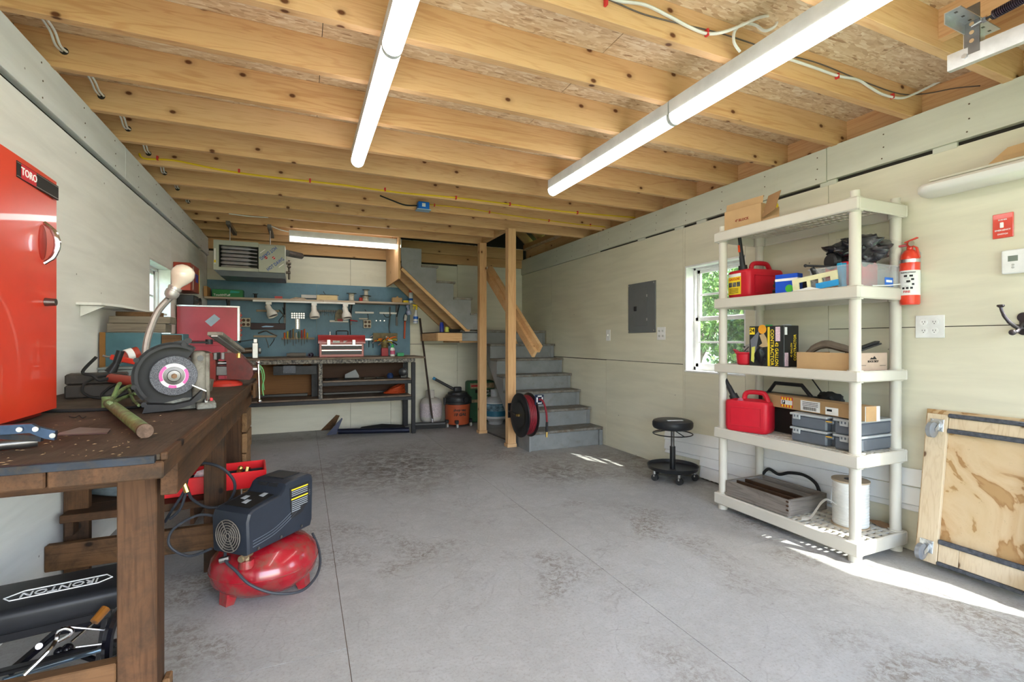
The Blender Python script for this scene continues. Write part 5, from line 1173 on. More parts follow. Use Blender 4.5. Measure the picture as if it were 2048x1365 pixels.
# lathe-like steel tool post between vise and bench
lt = T('arbor_press', 'grey steel tailstock vise with a ball handle on the left of the rear bench', 'vise', (-.5, 5.9, zt))
lx = -0.472
P(lt, 'upright', MB().box(lx-.028, lx+.028, 5.86, 5.94, zt, zt+.165, .004).box(lx-.018, lx+.02, 5.87, 5.93, zt+.165, zt+.21, .003), STEEL)
P(lt, 'barrel', MB().cyl((lx-.21, 5.9, zt+.075), (lx-.028, 5.9, zt+.085), .03, .032, 20), mat('worn_brown_steel', (.22, .17, .13), .4, .8))
P(lt, 'hand_wheel', MB().lathe([(0, 0), (.03, 0), (.035, .012), (.03, .025), (0, .03)], (lx+.028, 5.9, zt+.08), (1, 0, 0), 16), STEEL)
P(lt, 'lever', MB().cyl((lx-.01, 5.88, zt+.20), (lx-.14, 5.86, zt+.18), .0045).ball((lx-.145, 5.86, zt+.179), .014), BLACKM)

# ---------------------------------------------------------------- red chests in the corner
rc1 = T('tool_chest', 'red tool chest with an aluminium edged front and a grey tape diamond', 'chest', (-.75, 5.0, 1.1))
FX = mat('faded_red', (.36, .03, .045), .3, 0, .25, 3, 0, .3)
P(rc1, 'front_panel', MB().box(-.985, -.535, 4.90, 4.915, 1.102, 1.395, .002), FX)
P(rc1, 'aluminium_edge', MB().box(-.985, -.515, 4.893, 4.92, 1.396, 1.410, .001).box(-.534, -.515, 4.893, 4.92, 1.102, 1.395, .001), GALV)
P(rc1, 'tape_patch', MB().prism([(-.78, 1.27), (-.735, 1.225), (-.665, 1.295), (-.71, 1.335)], 'y', 4.898, 4.8995), mat('duct_tape', (.25, .29, .32), .4, .3))
P(rc1, 'body', MB().box(-.985, -.545, 4.93, 5.22, 1.102, 1.37, .003), mat('chest_side_red', (.42, .05, .03), .5, 0, .3, 18, dirt=.3, dirtcol=(.3, .25, .2)))
P(rc1, 'side_slat', MB().box(-.548, -.535, 4.935, 5.01, 1.11, 1.36, .002), mat('rust_orange', (.42, .09, .04), .6, 0, .4, 20))
P(rc1, 'side_slat', MB().box(-.546, -.53, 5.10, 5.15, 1.105, 1.37, .002), mat('dirty_cream', (.45, .38, .3), .6))
for k in range(5): P(rc1, 'curved_pull', MB().tube([(-.53, 5.02, 1.14+.045*k), (-.515, 5.045, 1.155+.045*k), (-.53, 5.07, 1.165+.045*k)], .004, 6, smooth=4), mat('bright_red_b', (.6, .05, .04), .4))
rc2 = T('tool_cabinet', 'lower faded red roller cabinet beneath the chest in the rear left corner', 'cabinet', (-.78, 5.1, 0))
P(rc2, 'body', MB().box(-.985, -.62, 4.96, 5.40, .05, 1.099, .004), FX)
for k in range(5): P(rc2, 'drawer', MB().box(-.97, -.635, 4.95, 4.959, .10+.195*k, .28+.195*k, .003), FX)
for k, x in enumerate((-.94, -.66)):
    P(rc2, 'caster', MB().cyl((x-.015, 5.0, .025), (x+.015, 5.0, .025), .025), BLACKR); P(rc2, 'caster', MB().cyl((x-.015, 5.35, .025), (x+.015, 5.35, .025), .025), BLACKR)
P(rc2, 'side_slat', MB().box(-.618, -.58, 4.97, 5.02, 1.02, 1.09, .002), mat('rust_orange', (.42, .09, .04), .6))
hb = T('first_aid_cabinet', 'red cabinet with blue letters hung on the left wall beyond the window', 'cabinet', (-.94, 5.0, 1.53))
P(hb, 'body', MB().box(-.998, -.875, 4.84, 5.21, 1.53, 1.765, .003), mat('brick_red', (.36, .05, .03), .4, 0, .2, 9))
txt(hb, 'TIRE', .10, (-.8735, 5.10, 1.655), (0, 1, 0), (0, 0, 1), mat('royal_blue', (.02, .08, .5), .4), spx=.7)
P(hb, 'peeled_paper', MB().prism([(4.92, 1.54), (4.96, 1.55), (4.97, 1.75), (4.93, 1.74)], 'x', -.8745, -.873), mat('peeled', (.55, .42, .35), .8))
P(hb, 'hinge', MB().cyl((-.876, 5.205, 1.55), (-.876, 5.205, 1.75), .004), YEL)
rd = T('radio', 'small black radio with a chrome knob on top of the red chest', 'radio', (-.92, 5.05, 1.41))
P(rd, 'case', MB().box(-.99, -.87, 4.95, 5.16, 1.3715, 1.50, .004), BLACK)
P(rd, 'knob', MB().cyl((-.87, 5.10, 1.43), (-.855, 5.10, 1.43), .012), CHROME)
P(rd, 'dial_window', MB().box(-.871, -.868, 4.98, 5.13, 1.46, 1.48), mat('dark_glass', (.05, .05, .05), .1))
for k in range(2): S('metal_ring', 'dark oval ring on the left wall beyond the radio, %s the corner' % ('farther from', 'nearer')[k], 'ring', MB().tube([Vector((-.985, 5.75+.16*k+.045*math.cos(a*.785), 1.49+.05*math.sin(a*.785))) for a in range(8)], .010, 6, True, 3), DSTEEL, 'oval rings on the left wall')

# ================================================================ heater
ht = T('unit_heater', 'grey-green gas unit heater with louvred vanes hung from the ceiling', 'heater', (-.49, 5.75, 1.8))
HG = mat('sage_grey_metal', (.40, .42, .37), .38, .2, .05)
HD = mat('dark_blue_grey', (.10, .12, .14), .4, .2)
P(ht, 'frame', MB().box(-.805, -.76, 5.50, 5.53, 1.80, 2.095).box(-.76, -.415, 5.50, 5.53, 2.05, 2.095).box(-.76, -.415, 5.50, 5.53, 1.80, 1.83), HG)
P(ht, 'front_panel', MB().box(-.413, -.17, 5.497, 5.53, 1.80, 2.075, .003), HG)
P(ht, 'casing', MB().box(-.805, -.17, 5.74, 5.98, 1.80, 2.09).box(-.805, -.17, 5.531, 5.74, 2.06, 2.09).box(-.805, -.79, 5.531, 5.74, 1.80, 2.06).box(-.20, -.17, 5.531, 5.74, 1.80, 2.06).box(-.79, -.2, 5.531, 5.74, 1.80, 1.815), HG)
P(ht, 'dark_interior', MB().box(-.78, -.41, 5.70, 5.735, 1.82, 2.055), BLACKM)
P(ht, 'bottom_pan', MB().prism([(-.80, 1.799), (-.17, 1.799), (-.17, 1.745), (-.75, 1.745)], 'y', 5.51, 5.97), HD)
ND = mat('tube_silver', (.5, .49, .52), .35, .7, .2, 8)
for k in range(6):
    z = 1.845+.038*k
    P(ht, 'heat_tube', MB().tube([(-.752, 5.60, z), (-.74, 5.57, z), (-.72, 5.56, z-.001), (-.55, 5.56, z-.001), (-.43, 5.57, z-.004)], [.006, .014, .0165, .0165, .007], 10, smooth=4), ND)
for (tx, tz, up_) in ((-.315, 2.005, -1), (-.265, 1.905, 1)):
    pass
D1 = Vector((.76, 0, .65)).normalized(); U1 = Vector((-.65, 0, .76))
BLUEL = mat('heater_blue', (.015, .09, .42), .5)
txt(ht, 'HOT DAWG', .047, (-.325, 5.4955, 1.995), -D1, -U1, BLUEL, spx=.74)
txt(ht, 'HOT DAWG', .047, (-.258, 5.4955, 1.885), D1, U1, BLUEL, spx=.74)
for c in ((-.345, 1.948), (-.275, 1.95)):
    c = Vector((c[0], 5.4955, c[1]))
    P(ht, 'red_emblem', MB().cyl(c, c+Vector((0, -.0006, 0)), .014, seg=20), REDP)
    P(ht, 'emblem_bar', MB().bar(c-D1*.012+Vector((0, -.001, 0)), c+D1*.012+Vector((0, -.001, 0)), .0004, .004), WHT)
for c in ((-.375, 2.01), (-.205, 1.875)):
    c = Vector((c[0], 5.495, c[1])); P(ht, 'vent_slot', MB().bar(c-D1*.03, c+D1*.03, .003, .006, up=U1), WHT)
P(ht, 'label_strip', MB().box(-.798, -.785, 5.496, 5.50, 1.86, 2.01), PAPER)
P(ht, 'warning_patch', MB().box(-.799, -.784, 5.4945, 5.499, 1.87, 1.895), YEL)
for x in (-.67, -.31):
    P(ht, 'hanger_rail', MB().box(x-.018, x+.018, 5.40, 5.95, 2.235, 2.268), DSTEEL)
    P(ht, 'hanger_rod', MB().cyl((x, 5.55, 2.08), (x, 5.55, 2.24), .005), STEEL)
P(ht, 'gas_valve', MB().tube([(-.135, 5.62, 1.95), (-.135, 5.60, 1.90), (-.135, 5.60, 1.84), (-.135, 5.62, 1.75)], .011, 8).cyl((-.165, 5.6, 1.92), (-.115, 5.6, 1.92), .015).cyl((-.165, 5.6, 1.82), (-.12, 5.6, 1.82), .013).ball((-.135, 5.60, 1.885), .02), mat('pipe_metal', (.2, .17, .15), .4, .8, .4, 30))
P(ht, 'vent_duct', MB().cyl((-.16, 5.75, 2.05), (-.02, 5.95, 2.06), .035, seg=16), DSTEEL)

# ================================================================ behind and under the stairs
bm_ = T('push_broom', 'push broom with a long dark handle leaning on the back wall', 'broom', (1.45, 6.05, 0))
P(bm_, 'handle', MB().cyl((1.50, 5.98, .075), (1.425, 6.375, 1.40), .0125), mat('dark_handle', (.045, .03, .025), .5))
P(bm_, 'head', MB().bar((1.27, 6.02, .06), (1.66, 5.96, .06), .06, .035, bev=.006), BLACKM)
P(bm_, 'bristles', MB().bar((1.275, 6.02, .022), (1.655, 5.96, .022), .05, .042), BLACKR)
P(bm_, 'ferrule', MB().cyl((1.501, 5.975, .07), (1.493, 6.015, .16), .015), GALV)
def tank(label, x, y, r, h, m, band=None, extra=None):
    t = T('propane_tank', label, 'propane tank', (x, y, 0))
    P(t, 'vessel', MB().lathe([(0, .035), (r*.7, .04), (r*.93, .075), (r, .11), (r, h*.68), (r*.95, h*.78), (r*.75, h*.87), (r*.35, h*.92), (0, h*.93)], (x, y, 0), seg=36), m)
    P(t, 'foot_ring', MB().lathe([(r*.62, 0), (r*.66, 0), (r*.66, .06), (r*.62, .06)], (x, y, 0)), m)
    mb = MB()
    for a0, a1 in ((.6, 2.54), (3.3, 5.1)):
        pts = [(r*.48*math.cos(a0+(a1-a0)*k/10), r*.48*math.sin(a0+(a1-a0)*k/10)) for k in range(11)]
        mb.prism([(x+a, y+b_) for a, b_ in pts]+[(x+a*.94, y+b_*.94) for a, b_ in pts[::-1]], 'z', h*.86, h*1.14)
    P(t, 'collar', mb, m, kind=None)
    P(t, 'valve', MB().cyl((x, y, h*.9), (x, y, h*1.04), .018).cyl((x-.03, y, h*1.0), (x+.035, y, h*1.0), .012), BRASS)
    return t
PT = mat('dirty_white_tank', (.50, .47, .43), .5, 0, .12, 8, dirt=.25, dirtcol=(.25, .2, .17))
t = tank('dirty white propane tank standing left of the shop vacuum', 1.535, 6.215, .142, .40, PT)
P(t, 'print_label', MB().lathe([(.1424, .06), (.1426, .06), (.1426, .235), (.1424, .235)], (1.535, 6.215, .06), seg=36), mat('printed_label', (.55, .48, .5), .6, 0, .35, 90))
t = tank('white propane tank with a blue wrap under the staircase', 2.36, 6.0, .150, .40, mat('grey_white_tank', (.55, .55, .55), .4))
P(t, 'blue_wrap', MB().lathe([(.1512, .075), (.1516, .075), (.1516, .245), (.1512, .245)], (2.36, 6.0, .03), seg=36), mat('blue_wrap', (.03, .17, .27), .35, 0, .2, 6))
P(t, 'wrap_picture', MB().lathe([(.1522, .15), (.1525, .15), (.1525, .235), (.1522, .235)], (2.36, 6.0, .03), seg=36), mat('wrap_picture', (.2, .34, .42), .4, 0, .8, 14))
P(t, 'wrap_stripe', MB().lathe([(.1522, .245), (.1526, .245), (.1526, .262), (.1522, .262)], (2.36, 6.0, .03), seg=36), PAPER)
P(t, 'wrap_stripe', MB().lathe([(.1522, .055), (.1526, .055), (.1526, .08), (.1522, .08)], (2.36, 6.0, .03), seg=36), PAPER)
sv = T('shop_vacuum', 'orange and black wet dry shop vacuum by the back wall', 'vacuum', (1.87, 6.08, 0))
vx, vy = 1.845, 6.05
VO = mat('vac_orange', (.36, .07, .025), .45, 0, .12, 5)
P(sv, 'drum', MB().lathe([(0, .03), (.145, .03), (.152, .045), (.165, .285), (.165, .30), (0, .30)], (vx, vy, 0), seg=40), VO)
P(sv, 'rim', MB().lathe([(.166, .288), (.172, .292), (.172, .312), (.15, .312), (.15, .3)], (vx, vy, 0), seg=40), BLACK)
P(sv, 'motor_head', MB().lathe([(.165, .313), (.17, .345), (.165, .375), (.15, .40), (.13, .41), (.125, .435), (.08, .45), (0, .452)], (vx, vy, 0), seg=40), BLACK)
P(sv, 'top_handle', MB().box(vx-.05, vx+.05, vy-.035, vy+.035, .44, .505, .015, None, 3), BLACK)
for s_ in (-1, 1): P(sv, 'latch', MB().box(vx+s_*.172-.012, vx+s_*.172+.012, vy-.03, vy+.03, .28, .37, .004), BLACK)
P(sv, 'hose_port', MB().cyl((vx+.05, vy-.13, .35), (vx+.06, vy-.185, .35), .032), BLACK)
P(sv, 'wand', MB().cyl((vx-.02, vy+.02, .46), (vx-.29, vy+.10, .615), .018), BLACK)
P(sv, 'wand_tip', MB().cyl((vx-.27, vy+.095, .604), (vx-.30, vy+.104, .622), .0195), mat('blue_tip', (.03, .2, .4), .4))
for a in (200, 250, 330, 60):
    c, s_ = math.cos(rad(a)), math.sin(rad(a)); cc_ = Vector((vx+.17*c, vy+.17*s_, 0))
    P(sv, 'caster_foot', MB().box(cc_.x-.022, cc_.x+.022, cc_.y-.022, cc_.y+.022, .05, .095, .006), BLACK)
    P(sv, 'caster', MB().cyl(cc_+Vector((-.01, -.02, .025)), cc_+Vector((.01, -.02, .025)), .025, seg=16), mat('dirty_white_wheel', (.45, .43, .4), .5))
def on_drum(s_, z, size, a0, shear=0):
    d = Vector((math.cos(a0), math.sin(a0), 0)); txt(sv, s_, size, Vector((vx, vy, z))+d*.1665, Vector((0, 0, 1)).cross(d), (0, 0, 1), INK, shear=shear, ext=.004)
on_drum('shop·vac', .222, .046, -PI/2-.12); on_drum('10 GAL', .165, .052, -PI/2-.12, .3)
sd2 = T('seed_bag', 'green and cream bag of grass seed straw standing under the stairs', 'bag', (2.2, 6.2, 0))
P(sd2, 'bag', MB().box(2.04, 2.42, 6.17, 6.36, 0, .56, .035, None, 3), mat('seed_green', (.035, .11, .055), .5, 0, .25, 5))
P(sd2, 'cream_band', MB().box(2.06, 2.40, 6.164, 6.172, .46, .53).box(2.06, 2.40, 6.164, 6.172, .27, .31), mat('straw_print', (.36, .26, .15), .6, 0, .5, 30))
P(sd2, 'red_band', MB().box(2.07, 2.20, 6.162, 6.166, .485, .505), REDP)
P(sd2, 'black_band', MB().box(2.13, 2.39, 6.162, 6.168, .40, .44), INK)
txt(sd2, 'POWERFUL', .028, (2.26, 6.1605, .42), (1, 0, 0), (0, 0, 1), WHT)
txt(sd2, 'SEEDING\nSTRAW', .046, (2.25, 6.163, .355), (1, 0, 0), (0, 0, 1), WHT)
S('floor_bar', 'thin dark bar lying on the floor between the posts', 'bar', MB().bar((2.03, 5.50, .006), (2.07, 4.9, .006), .02, .011), DSTEEL)
# items on the ledge under the upper flight
S('blue_bottle', 'tall dark blue bottle standing on the ledge under the upper stairs', 'bottle', MB().lathe([(0, 0), (.025, 0), (.025, .09), (.02, .1), (.02, .12), (0, .12)], (1.54, 5.7, 1.2065)), mat('deep_blue', (.01, .03, .3), .3))
S('yellow_bottle', 'small yellow and white can next to the blue bottle on the ledge', 'can', MB().lathe([(0, 0), (.025, 0), (.025, .06), (.0, .07)], (1.60, 5.68, 1.2065)), mat('yellow_green', (.55, .6, .1), .4))
S('wire_bundle', 'tangle of black wire on the ledge under the upper stairs', 'wire', (lambda mb: [mb.tube([Vector((1.70+(.07+.004*k)*math.cos(a*.785+k), 5.66+.05*math.sin(a*.785+k), 1.215+.008*k)) for a in range(8)], .005, 6, True, 3) for k in range(4)] and mb)(MB()), BLACKR)

# hose reel on the near post
hr_ = T('hose_reel', 'black air hose reel with a dark red hose bolted to the near post', 'reel', (2.1, 4.52, .4))
rx, ry, rz_ = 2.085, 4.50, .375
ax2 = Vector((1, .02, 0)).normalized()
rcn = Vector((1.995, 4.30, .376))
P(hr_, 'mount_plate', MB().box(1.935, 2.035, 4.57, 4.584, .31, .46, .002).bar((1.95, 4.57, .38), (1.925, 4.33, .38), .035, .012), BLACKM)
P(hr_, 'side_disc', MB().lathe([(.03, .012), (.08, .012), (.12, 0), (.205, 0), (.216, .004), (.216, .014), (.205, .010), (.12, .008), (.08, .018), (.03, .018)], rcn-ax2*.06, ax2, 44), BLACKM)
P(hr_, 'side_disc', MB().lathe([(.05, 0), (.205, 0), (.216, .004), (.216, .010), (.205, .008), (.05, .006)], rcn+ax2*.045, ax2, 44), BLACKM)
P(hr_, 'hub', MB().cyl(rcn-ax2*.06, rcn+ax2*.05, .15, seg=28), BLACKM)
sdv = Vector((0, 0, 1)).cross(ax2)
HRD = mat('dark_red_hose', (.22, .02, .03), .4)
for k in range(5):
    cxx = rcn+ax2*(-.038+.018*k)
    P(hr_, 'hose_coil', MB().tube([cxx+sdv*(.185*math.cos(a*.3927))+Vector((0, 0, .185*math.sin(a*.3927))) for a in range(16)], .009, 8, True, 2), HRD)
P(hr_, 'guide_plate', MB().box(2.03, 2.125, 4.14, 4.148, .49, .585, .002).bar((2.06, 4.15, .50), rcn+ax2*.06+Vector((0, -.02, .0)), .02, .03), mat('navy_black2', (.02, .03, .07), .3, .3))
P(hr_, 'guide_roller', MB().cyl((2.05, 4.135, .515), (2.05, 4.135, .56), .007).cyl((2.105, 4.135, .515), (2.105, 4.135, .56), .007).cyl((2.057, 4.135, .572), (2.098, 4.135, .572), .006).cyl((2.057, 4.135, .505), (2.098, 4.135, .505), .006), mat('white_nylon', (.75, .75, .75), .3))
P(hr_, 'hose_end', MB().tube([(2.04, 4.2, .52), (2.078, 4.14, .54), (2.10, 4.10, .52), (2.125, 4.09, .42), (2.13, 4.085, .33)], .010, 8, smooth=6), HRD)
P(hr_, 'hose_sleeve', MB().cyl((2.13, 4.085, .33), (2.128, 4.085, .235), .012), BLACK)
P(hr_, 'brass_coupler', MB().cyl((2.128, 4.085, .235), (2.127, 4.085, .185), .012, .010, 8), BRASS)
P(hr_, 'swivel_fitting', MB().cyl(rcn-ax2*.06, rcn-ax2*.09, .012).cyl(rcn-ax2*.085-sdv*.0, rcn-ax2*.085-sdv*.05, .006), BRASS)
# ================================================================ plastic shelving unit
SHP = mat('beige_plastic', (.60, .565, .49), .5, 0, .05, 4, 0, 0, dirt=.12, dirtcol=(.4, .36, .28))
SU = T('shelving_unit', 'five-tier beige plastic shelving unit by the right wall', 'shelving', (2.7, 1.95, 0))
sx0, sx1, sy0, sy1 = 2.49, 2.905, 1.495, 2.40
tiers = [(.035, .105), (.468, .533), (.895, .950), (1.312, 1.375), (1.748, 1.812)]
px_, py_ = (2.533, 2.868), (1.535, 2.362)
def tier(z0, z1):
    s = P(SU, 'shelf', (lambda mb: [mb.box(*a, .006) for a in ((sx0, sx0+.016, sy0+.0, sy1, z0, z1), (sx1-.016, sx1, sy0, sy1, z0, z1), (sx0+.016, sx1-.016, sy0, sy0+.016, z0, z1), (sx0+.016, sx1-.016, sy1-.016, sy1, z0, z1))] and mb)(MB()), SHP)
    mb = MB()
    # slotted deck: long ribs and cross ribs leave rows of slots
    n = 27; w_ = (sy1-sy0-.03)/n
    for i in range(n+1):
        y = sy0+.015+i*w_; mb.box(sx0+.014, sx1-.014, y-.006, y+.006, z1-.012, z1-.004)
    for k in range(7):
        x = sx0+.016+(sx1-sx0-.032)*k/6; mb.box(x-.010, x+.010, sy0+.014, sy1-.014, z1-.013, z1-.003)
    d = P(s, 'deck', mb, SHP); d['kind'] = 'stuff'
    mb = MB()
    for x in px_:
        for y in py_: mb.cyl((x, y, z0-.004), (x, y, z1+.004), .034, seg=20)
    c = P(s, 'corner_socket', mb, SHP); c['kind'] = 'stuff'
for a in tiers: tier(*a)
zz = [.0]+[t[1]+.004 for t in tiers]
for x in px_:
    for y in py_:
        prev = 0
        for i, (z0, z1) in enumerate(tiers):
            if z0-prev > .02: P(SU, 'post', MB().cyl((x, y, prev), (x, y, z0-.004), .026 if i else .03, seg=20), SHP)
            prev = z1+.004
        P(SU, 'post_cap', MB().cyl((x, y, prev), (x, y, prev+.035), .022, seg=20), SHP)

# ---------------------------------------------------------------- gas cans
def gas_can(label, _k, x, y, z, rz, wd, dp, ht_, spout_a, loc_extra=None):
    t = T('gas_can', label, 'gas can', (x, y, z), rz)
    # local: x = long side, y = depth, front face at -y
    def ring(s, zz_): 
        r_ = .028*s; X, Y = wd/2*s, dp/2*s; pts = []
        for cx_, cy_, a0 in ((X-r_, Y-r_, 0), (-X+r_, Y-r_, 90), (-X+r_, -Y+r_, 180), (X-r_, -Y+r_, 270)):
            for k in range(5): a = rad(a0+k*22.5); pts.append((cx_+r_*math.cos(a), cy_+r_*math.sin(a), zz_))
        return pts
    b = P(t, 'tank', MB().loft([ring(.90, 0), ring(.97, .010), ring(1, .03), ring(1, ht_*.80), ring(.985, ht_*.86), ring(.93, ht_*.91)]), REDP, world='local', ang=.9)
    P(t, 'shoulder', MB().hull([(-wd*.44, -dp*.4, ht_*.90), (wd*.46, -dp*.4, ht_*.90), (-wd*.44, dp*.4, ht_*.90), (wd*.46, dp*.4, ht_*.90), (-wd*.30, -dp*.2, ht_*.955), (wd*.30, -dp*.2, ht_*.965), (-wd*.30, dp*.2, ht_*.955), (wd*.30, dp*.2, ht_*.965)]), REDP, world='local')
    hz_ = ht_*.94
    P(t, 'handle', MB().tube([(-wd*.12, 0, hz_), (-wd*.10, 0, hz_+.030), (-.0, 0, hz_+.046), (wd*.28, 0, hz_+.046), (wd*.36, 0, hz_+.03), (wd*.42, 0, ht_*.90)], .015, 10, smooth=4), REDP, world='local')
    P(t, 'recess', MB().tube([(-wd*.34, -dp/2-.0015, ht_*.18), (wd*.34, -dp/2-.0015, ht_*.18), (wd*.34, -dp/2-.0015, ht_*.72), (-wd*.34, -dp/2-.0015, ht_*.72)], .0025, 6, True), REDP, world='local')
    a = rad(spout_a); d = Vector((-math.sin(a), 0, math.cos(a))); p0 = Vector((-wd*.34, 0, ht_*.90))
    P(t, 'spout_collar', MB().cyl(p0, p0+d*.035, .028, .026, 16), BLACK, world='local')
    P(t, 'spout', MB().tube([p0+d*.03, p0+d*.09, p0+d*.10, p0+d*.215], [.017, .016, .013, .011], 12), BLACK, world='local')
    P(t, 'spout_lever', MB().bar(p0+d*.12+Vector((-.016, 0, 0)), p0+d*.165+Vector((-.014, 0, 0)), .01, .008), mat('orange_red_cap', (.75, .08, .02), .4), world='local')
    return t
c1 = gas_can('red gas can with a yellow label on the second shelf from the top', 'C1', 2.725, 2.275, 1.3715, rad(-4), .30, .185, .205, 8)
P(c1, 'label', MB().box(-.1518, -.1502, -.03, .075, .03, .165), YEL, 'yellow warning label', world='local')
P(c1, 'label_header', MB().box(-.1524, -.1515, -.03, .075, .145, .165), PAPER, world='local')
txt(c1, 'GASOLINE', .024, world_of(c1) @ Vector((-.1525, .0225, .130)), world_of(c1).to_3x3() @ Vector((0, -1, 0)), (0, 0, 1), mat('red_ink', (.6, .06, .01), .5), spx=.8)
for k in range(3): P(c1, 'label_picture', MB().box(-.1524, -.1515, -.024+.033*k, .004+.033*k, .08, .11), mat('label_grey2', (.12, .12, .12), .5, 0, .9, 60), world='local')
for k in range(4): P(c1, 'label_line', MB().box(-.1524, -.1515, -.01, .065, .04+.009*k, .0435+.009*k), INK, world='local')
c2 = gas_can('red gas can without a label at the left end of the fourth shelf down', 'C2', 2.585, 2.20, .5325, rad(-72), .265, .13, .212, 27)
# ---------------------------------------------------------------- top shelf: carton
zt1 = 1.8125
ct = T('cardboard_box', 'opened brown cardboard box lying on the top shelf', 'box', (2.62, 2.15, zt1))
Mx = Matrix.Translation((2.60, 2.215, zt1)) @ Matrix.Rotation(rad(-86), 4, 'Z')
P(ct, 'carton', MB().box(-.13, .13, -.07, .10, .001, .125, .001, Mx), CARD)
P(ct, 'flap', MB().box(-.13, .13, -.071, -.069, .118, .165, 0, Mx @ Matrix.Translation((0, -.0, 0)) @ Matrix.Rotation(rad(-8), 4, 'X')), CARD)
P(ct, 'flap', MB().hull([Mx @ Vector(v) for v in ((.135, -.07, .03), (.24, -.10, .055), (.27, -.09, .16), (.15, -.03, .165), (.135, -.068, .03), (.24, -.098, .053), (.27, -.088, .158))]), CARD_D)
P(ct, 'flap', MB().box(.131, .22, -.055, .06, .001, .004, 0, Mx).box(.131, .235, -.055, -.052, .004, .075, 0, Mx), CARD)
txt(ct, '4" BLOCK', .022, Mx @ Vector((.0, -.0725, .05)), Mx.to_3x3() @ Vector((1, 0, 0)), (0, 0, 1), mat('red_brown_ink', (.3, .05, .03), .6))
P(ct, 'yellow_filling', MB().ball(Mx @ Vector((.16, .0, .10)), .03, (1, 1, 1.2), 10), YEL)

# ---------------------------------------------------------------- second shelf
z2 = 1.3715
hc_ = S('hose_coil', 'coiled black tubing lying behind the blue box on the second shelf', 'coil', (lambda mb: [mb.tube([Vector((2.70+.10*math.cos(a*.7), 1.98+(.12-.006*k)*math.sin(a*.7), z2+.014+.02*k+.03*math.sin(a*.7+.5)*(k > 1))) for a in range(9)], .011, 8, True, 4) for k in range(4)] and mb)(MB()), BLACKR)
bl = T('blue_box', 'small blue and white carton with a green mark on the second shelf', 'box', (2.60, 1.93, z2))
Mb = Matrix.Translation((2.585, 1.93, z2)) @ Matrix.Rotation(rad(-80), 4, 'Z')
P(bl, 'carton', MB().box(-.065, .06, -.03, .03, .0005, .115, .001, Mb), mat('bright_blue', (.01, .08, .55), .4))
P(bl, 'white_band', MB().box(-.0655, .0605, -.0306, .0306, .075, .09, 0, Mb), PAPER)
P(bl, 'green_mark', MB().cyl(Mb @ Vector((.015, -.0301, .03)), Mb @ Vector((.015, -.0312, .03)), .022, seg=20), mat('leaf_green', (.08, .5, .05), .5))
S('grey_wedge', 'flat dark grey wedge beside the blue box on the second shelf', 'wedge', MB().hull([(2.54, 1.85, z2), (2.54, 1.76, z2), (2.7, 1.85, z2), (2.7, 1.76, z2), (2.6, 1.84, z2+.03), (2.68, 1.84, z2+.03)]), mat('dark_grey', (.06, .06, .065), .6))
# clear plastic tub with odds and ends
tb2 = T('storage_bin', 'clear plastic storage bin full of odds and ends on the second shelf', 'bin', (2.68, 1.66, z2))
CP = glass('clear_plastic', (.92, .94, .96), .15, .16)
Mt = Matrix.Translation((2.70, 1.645, z2)) @ Matrix.Rotation(rad(0), 4, 'Z')
for a in ((-.15, .15, -.135, -.132, .003, .115), (-.15, .15, .132, .135, .003, .115), (-.15, -.147, -.132, .132, .003, .115), (.147, .15, -.132, .132, .003, .115), (-.15, .15, -.135, .135, 0.0005, .003)):
    P(tb2, 'bin_wall', MB().box(*a, 0, Mt), CP)
P(tb2, 'bin_rim', MB().tube([Mt @ Vector(v) for v in ((-.155, -.14, .116), (.155, -.14, .116), (.155, .14, .116), (-.155, .14, .116))], .005, 6, True), CP)
P(tb2, 'blue_label', MB().box(.03, .10, -.1362, -.1352, .01, .055, 0, Mt), BLUE)
P(tb2, 'label_print', MB().box(.04, .09, -.137, -.1362, .03, .042, 0, Mt), PAPER)
cr_ = T('cream_tray', 'cream slotted plastic tray propped in front of the clear bin', 'tray', (2.55, 1.77, z2))
Mtr = Matrix.Translation((2.535, 1.75, z2)) @ Matrix.Rotation(rad(-86), 4, 'Z') @ Matrix.Rotation(rad(-6), 4, 'Y')
mb = MB()
for r in cut_rect(-.11, .13, .002, .085, [(-.075+.062*k, -.03+.062*k, .012, .06) for k in range(3)]): mb.box(r[0], r[1], -.004, .004, r[2], r[3], 0, Mtr)
P(cr_, 'slotted_side', mb, mat('pale_cream', (.72, .68, .42), .5))
P(cr_, 'blue_strip', MB().box(.02, .135, -.012, -.005, .003, .035, .001, Mtr), mat('light_blue', (.03, .3, .65), .4))
S('blue_card', 'light blue cardboard sleeve sticking out of the clear bin', 'card', MB().box(-.12, .02, -.02, .005, .006, .145, .002, Mt @ Matrix.Rotation(rad(-4), 4, 'Y')), mat('cyan_print', (.02, .35, .6), .5))
S('power_tool_body', 'red and black round power tool body lying on top of the clear bin', 'tool', MB().lathe([(0, 0), (.038, 0), (.045, .01), (.045, .035), (.038, .045), (.03, .12), (0, .12)], Mt @ Vector((-.10, .065, .155)), (.9, -.3, .05), 24), BLACK)
S('red_tool_case', 'red plastic tool body under the black bag in the clear bin', 'tool', MB().box(-.09, .12, -.06, .10, .012, .15, .02, Mt, 2), REDP)
S('black_knob_tool', 'small black knobbed lever hanging over the left of the clear bin', 'tool', MB().cyl((2.54, 1.80, 1.515), (2.60, 1.70, 1.50), .006).ball((2.54, 1.80, 1.515), .009).cyl((2.55, 1.77, 1.50), (2.575, 1.74, 1.42), .012, .02), BLACK)
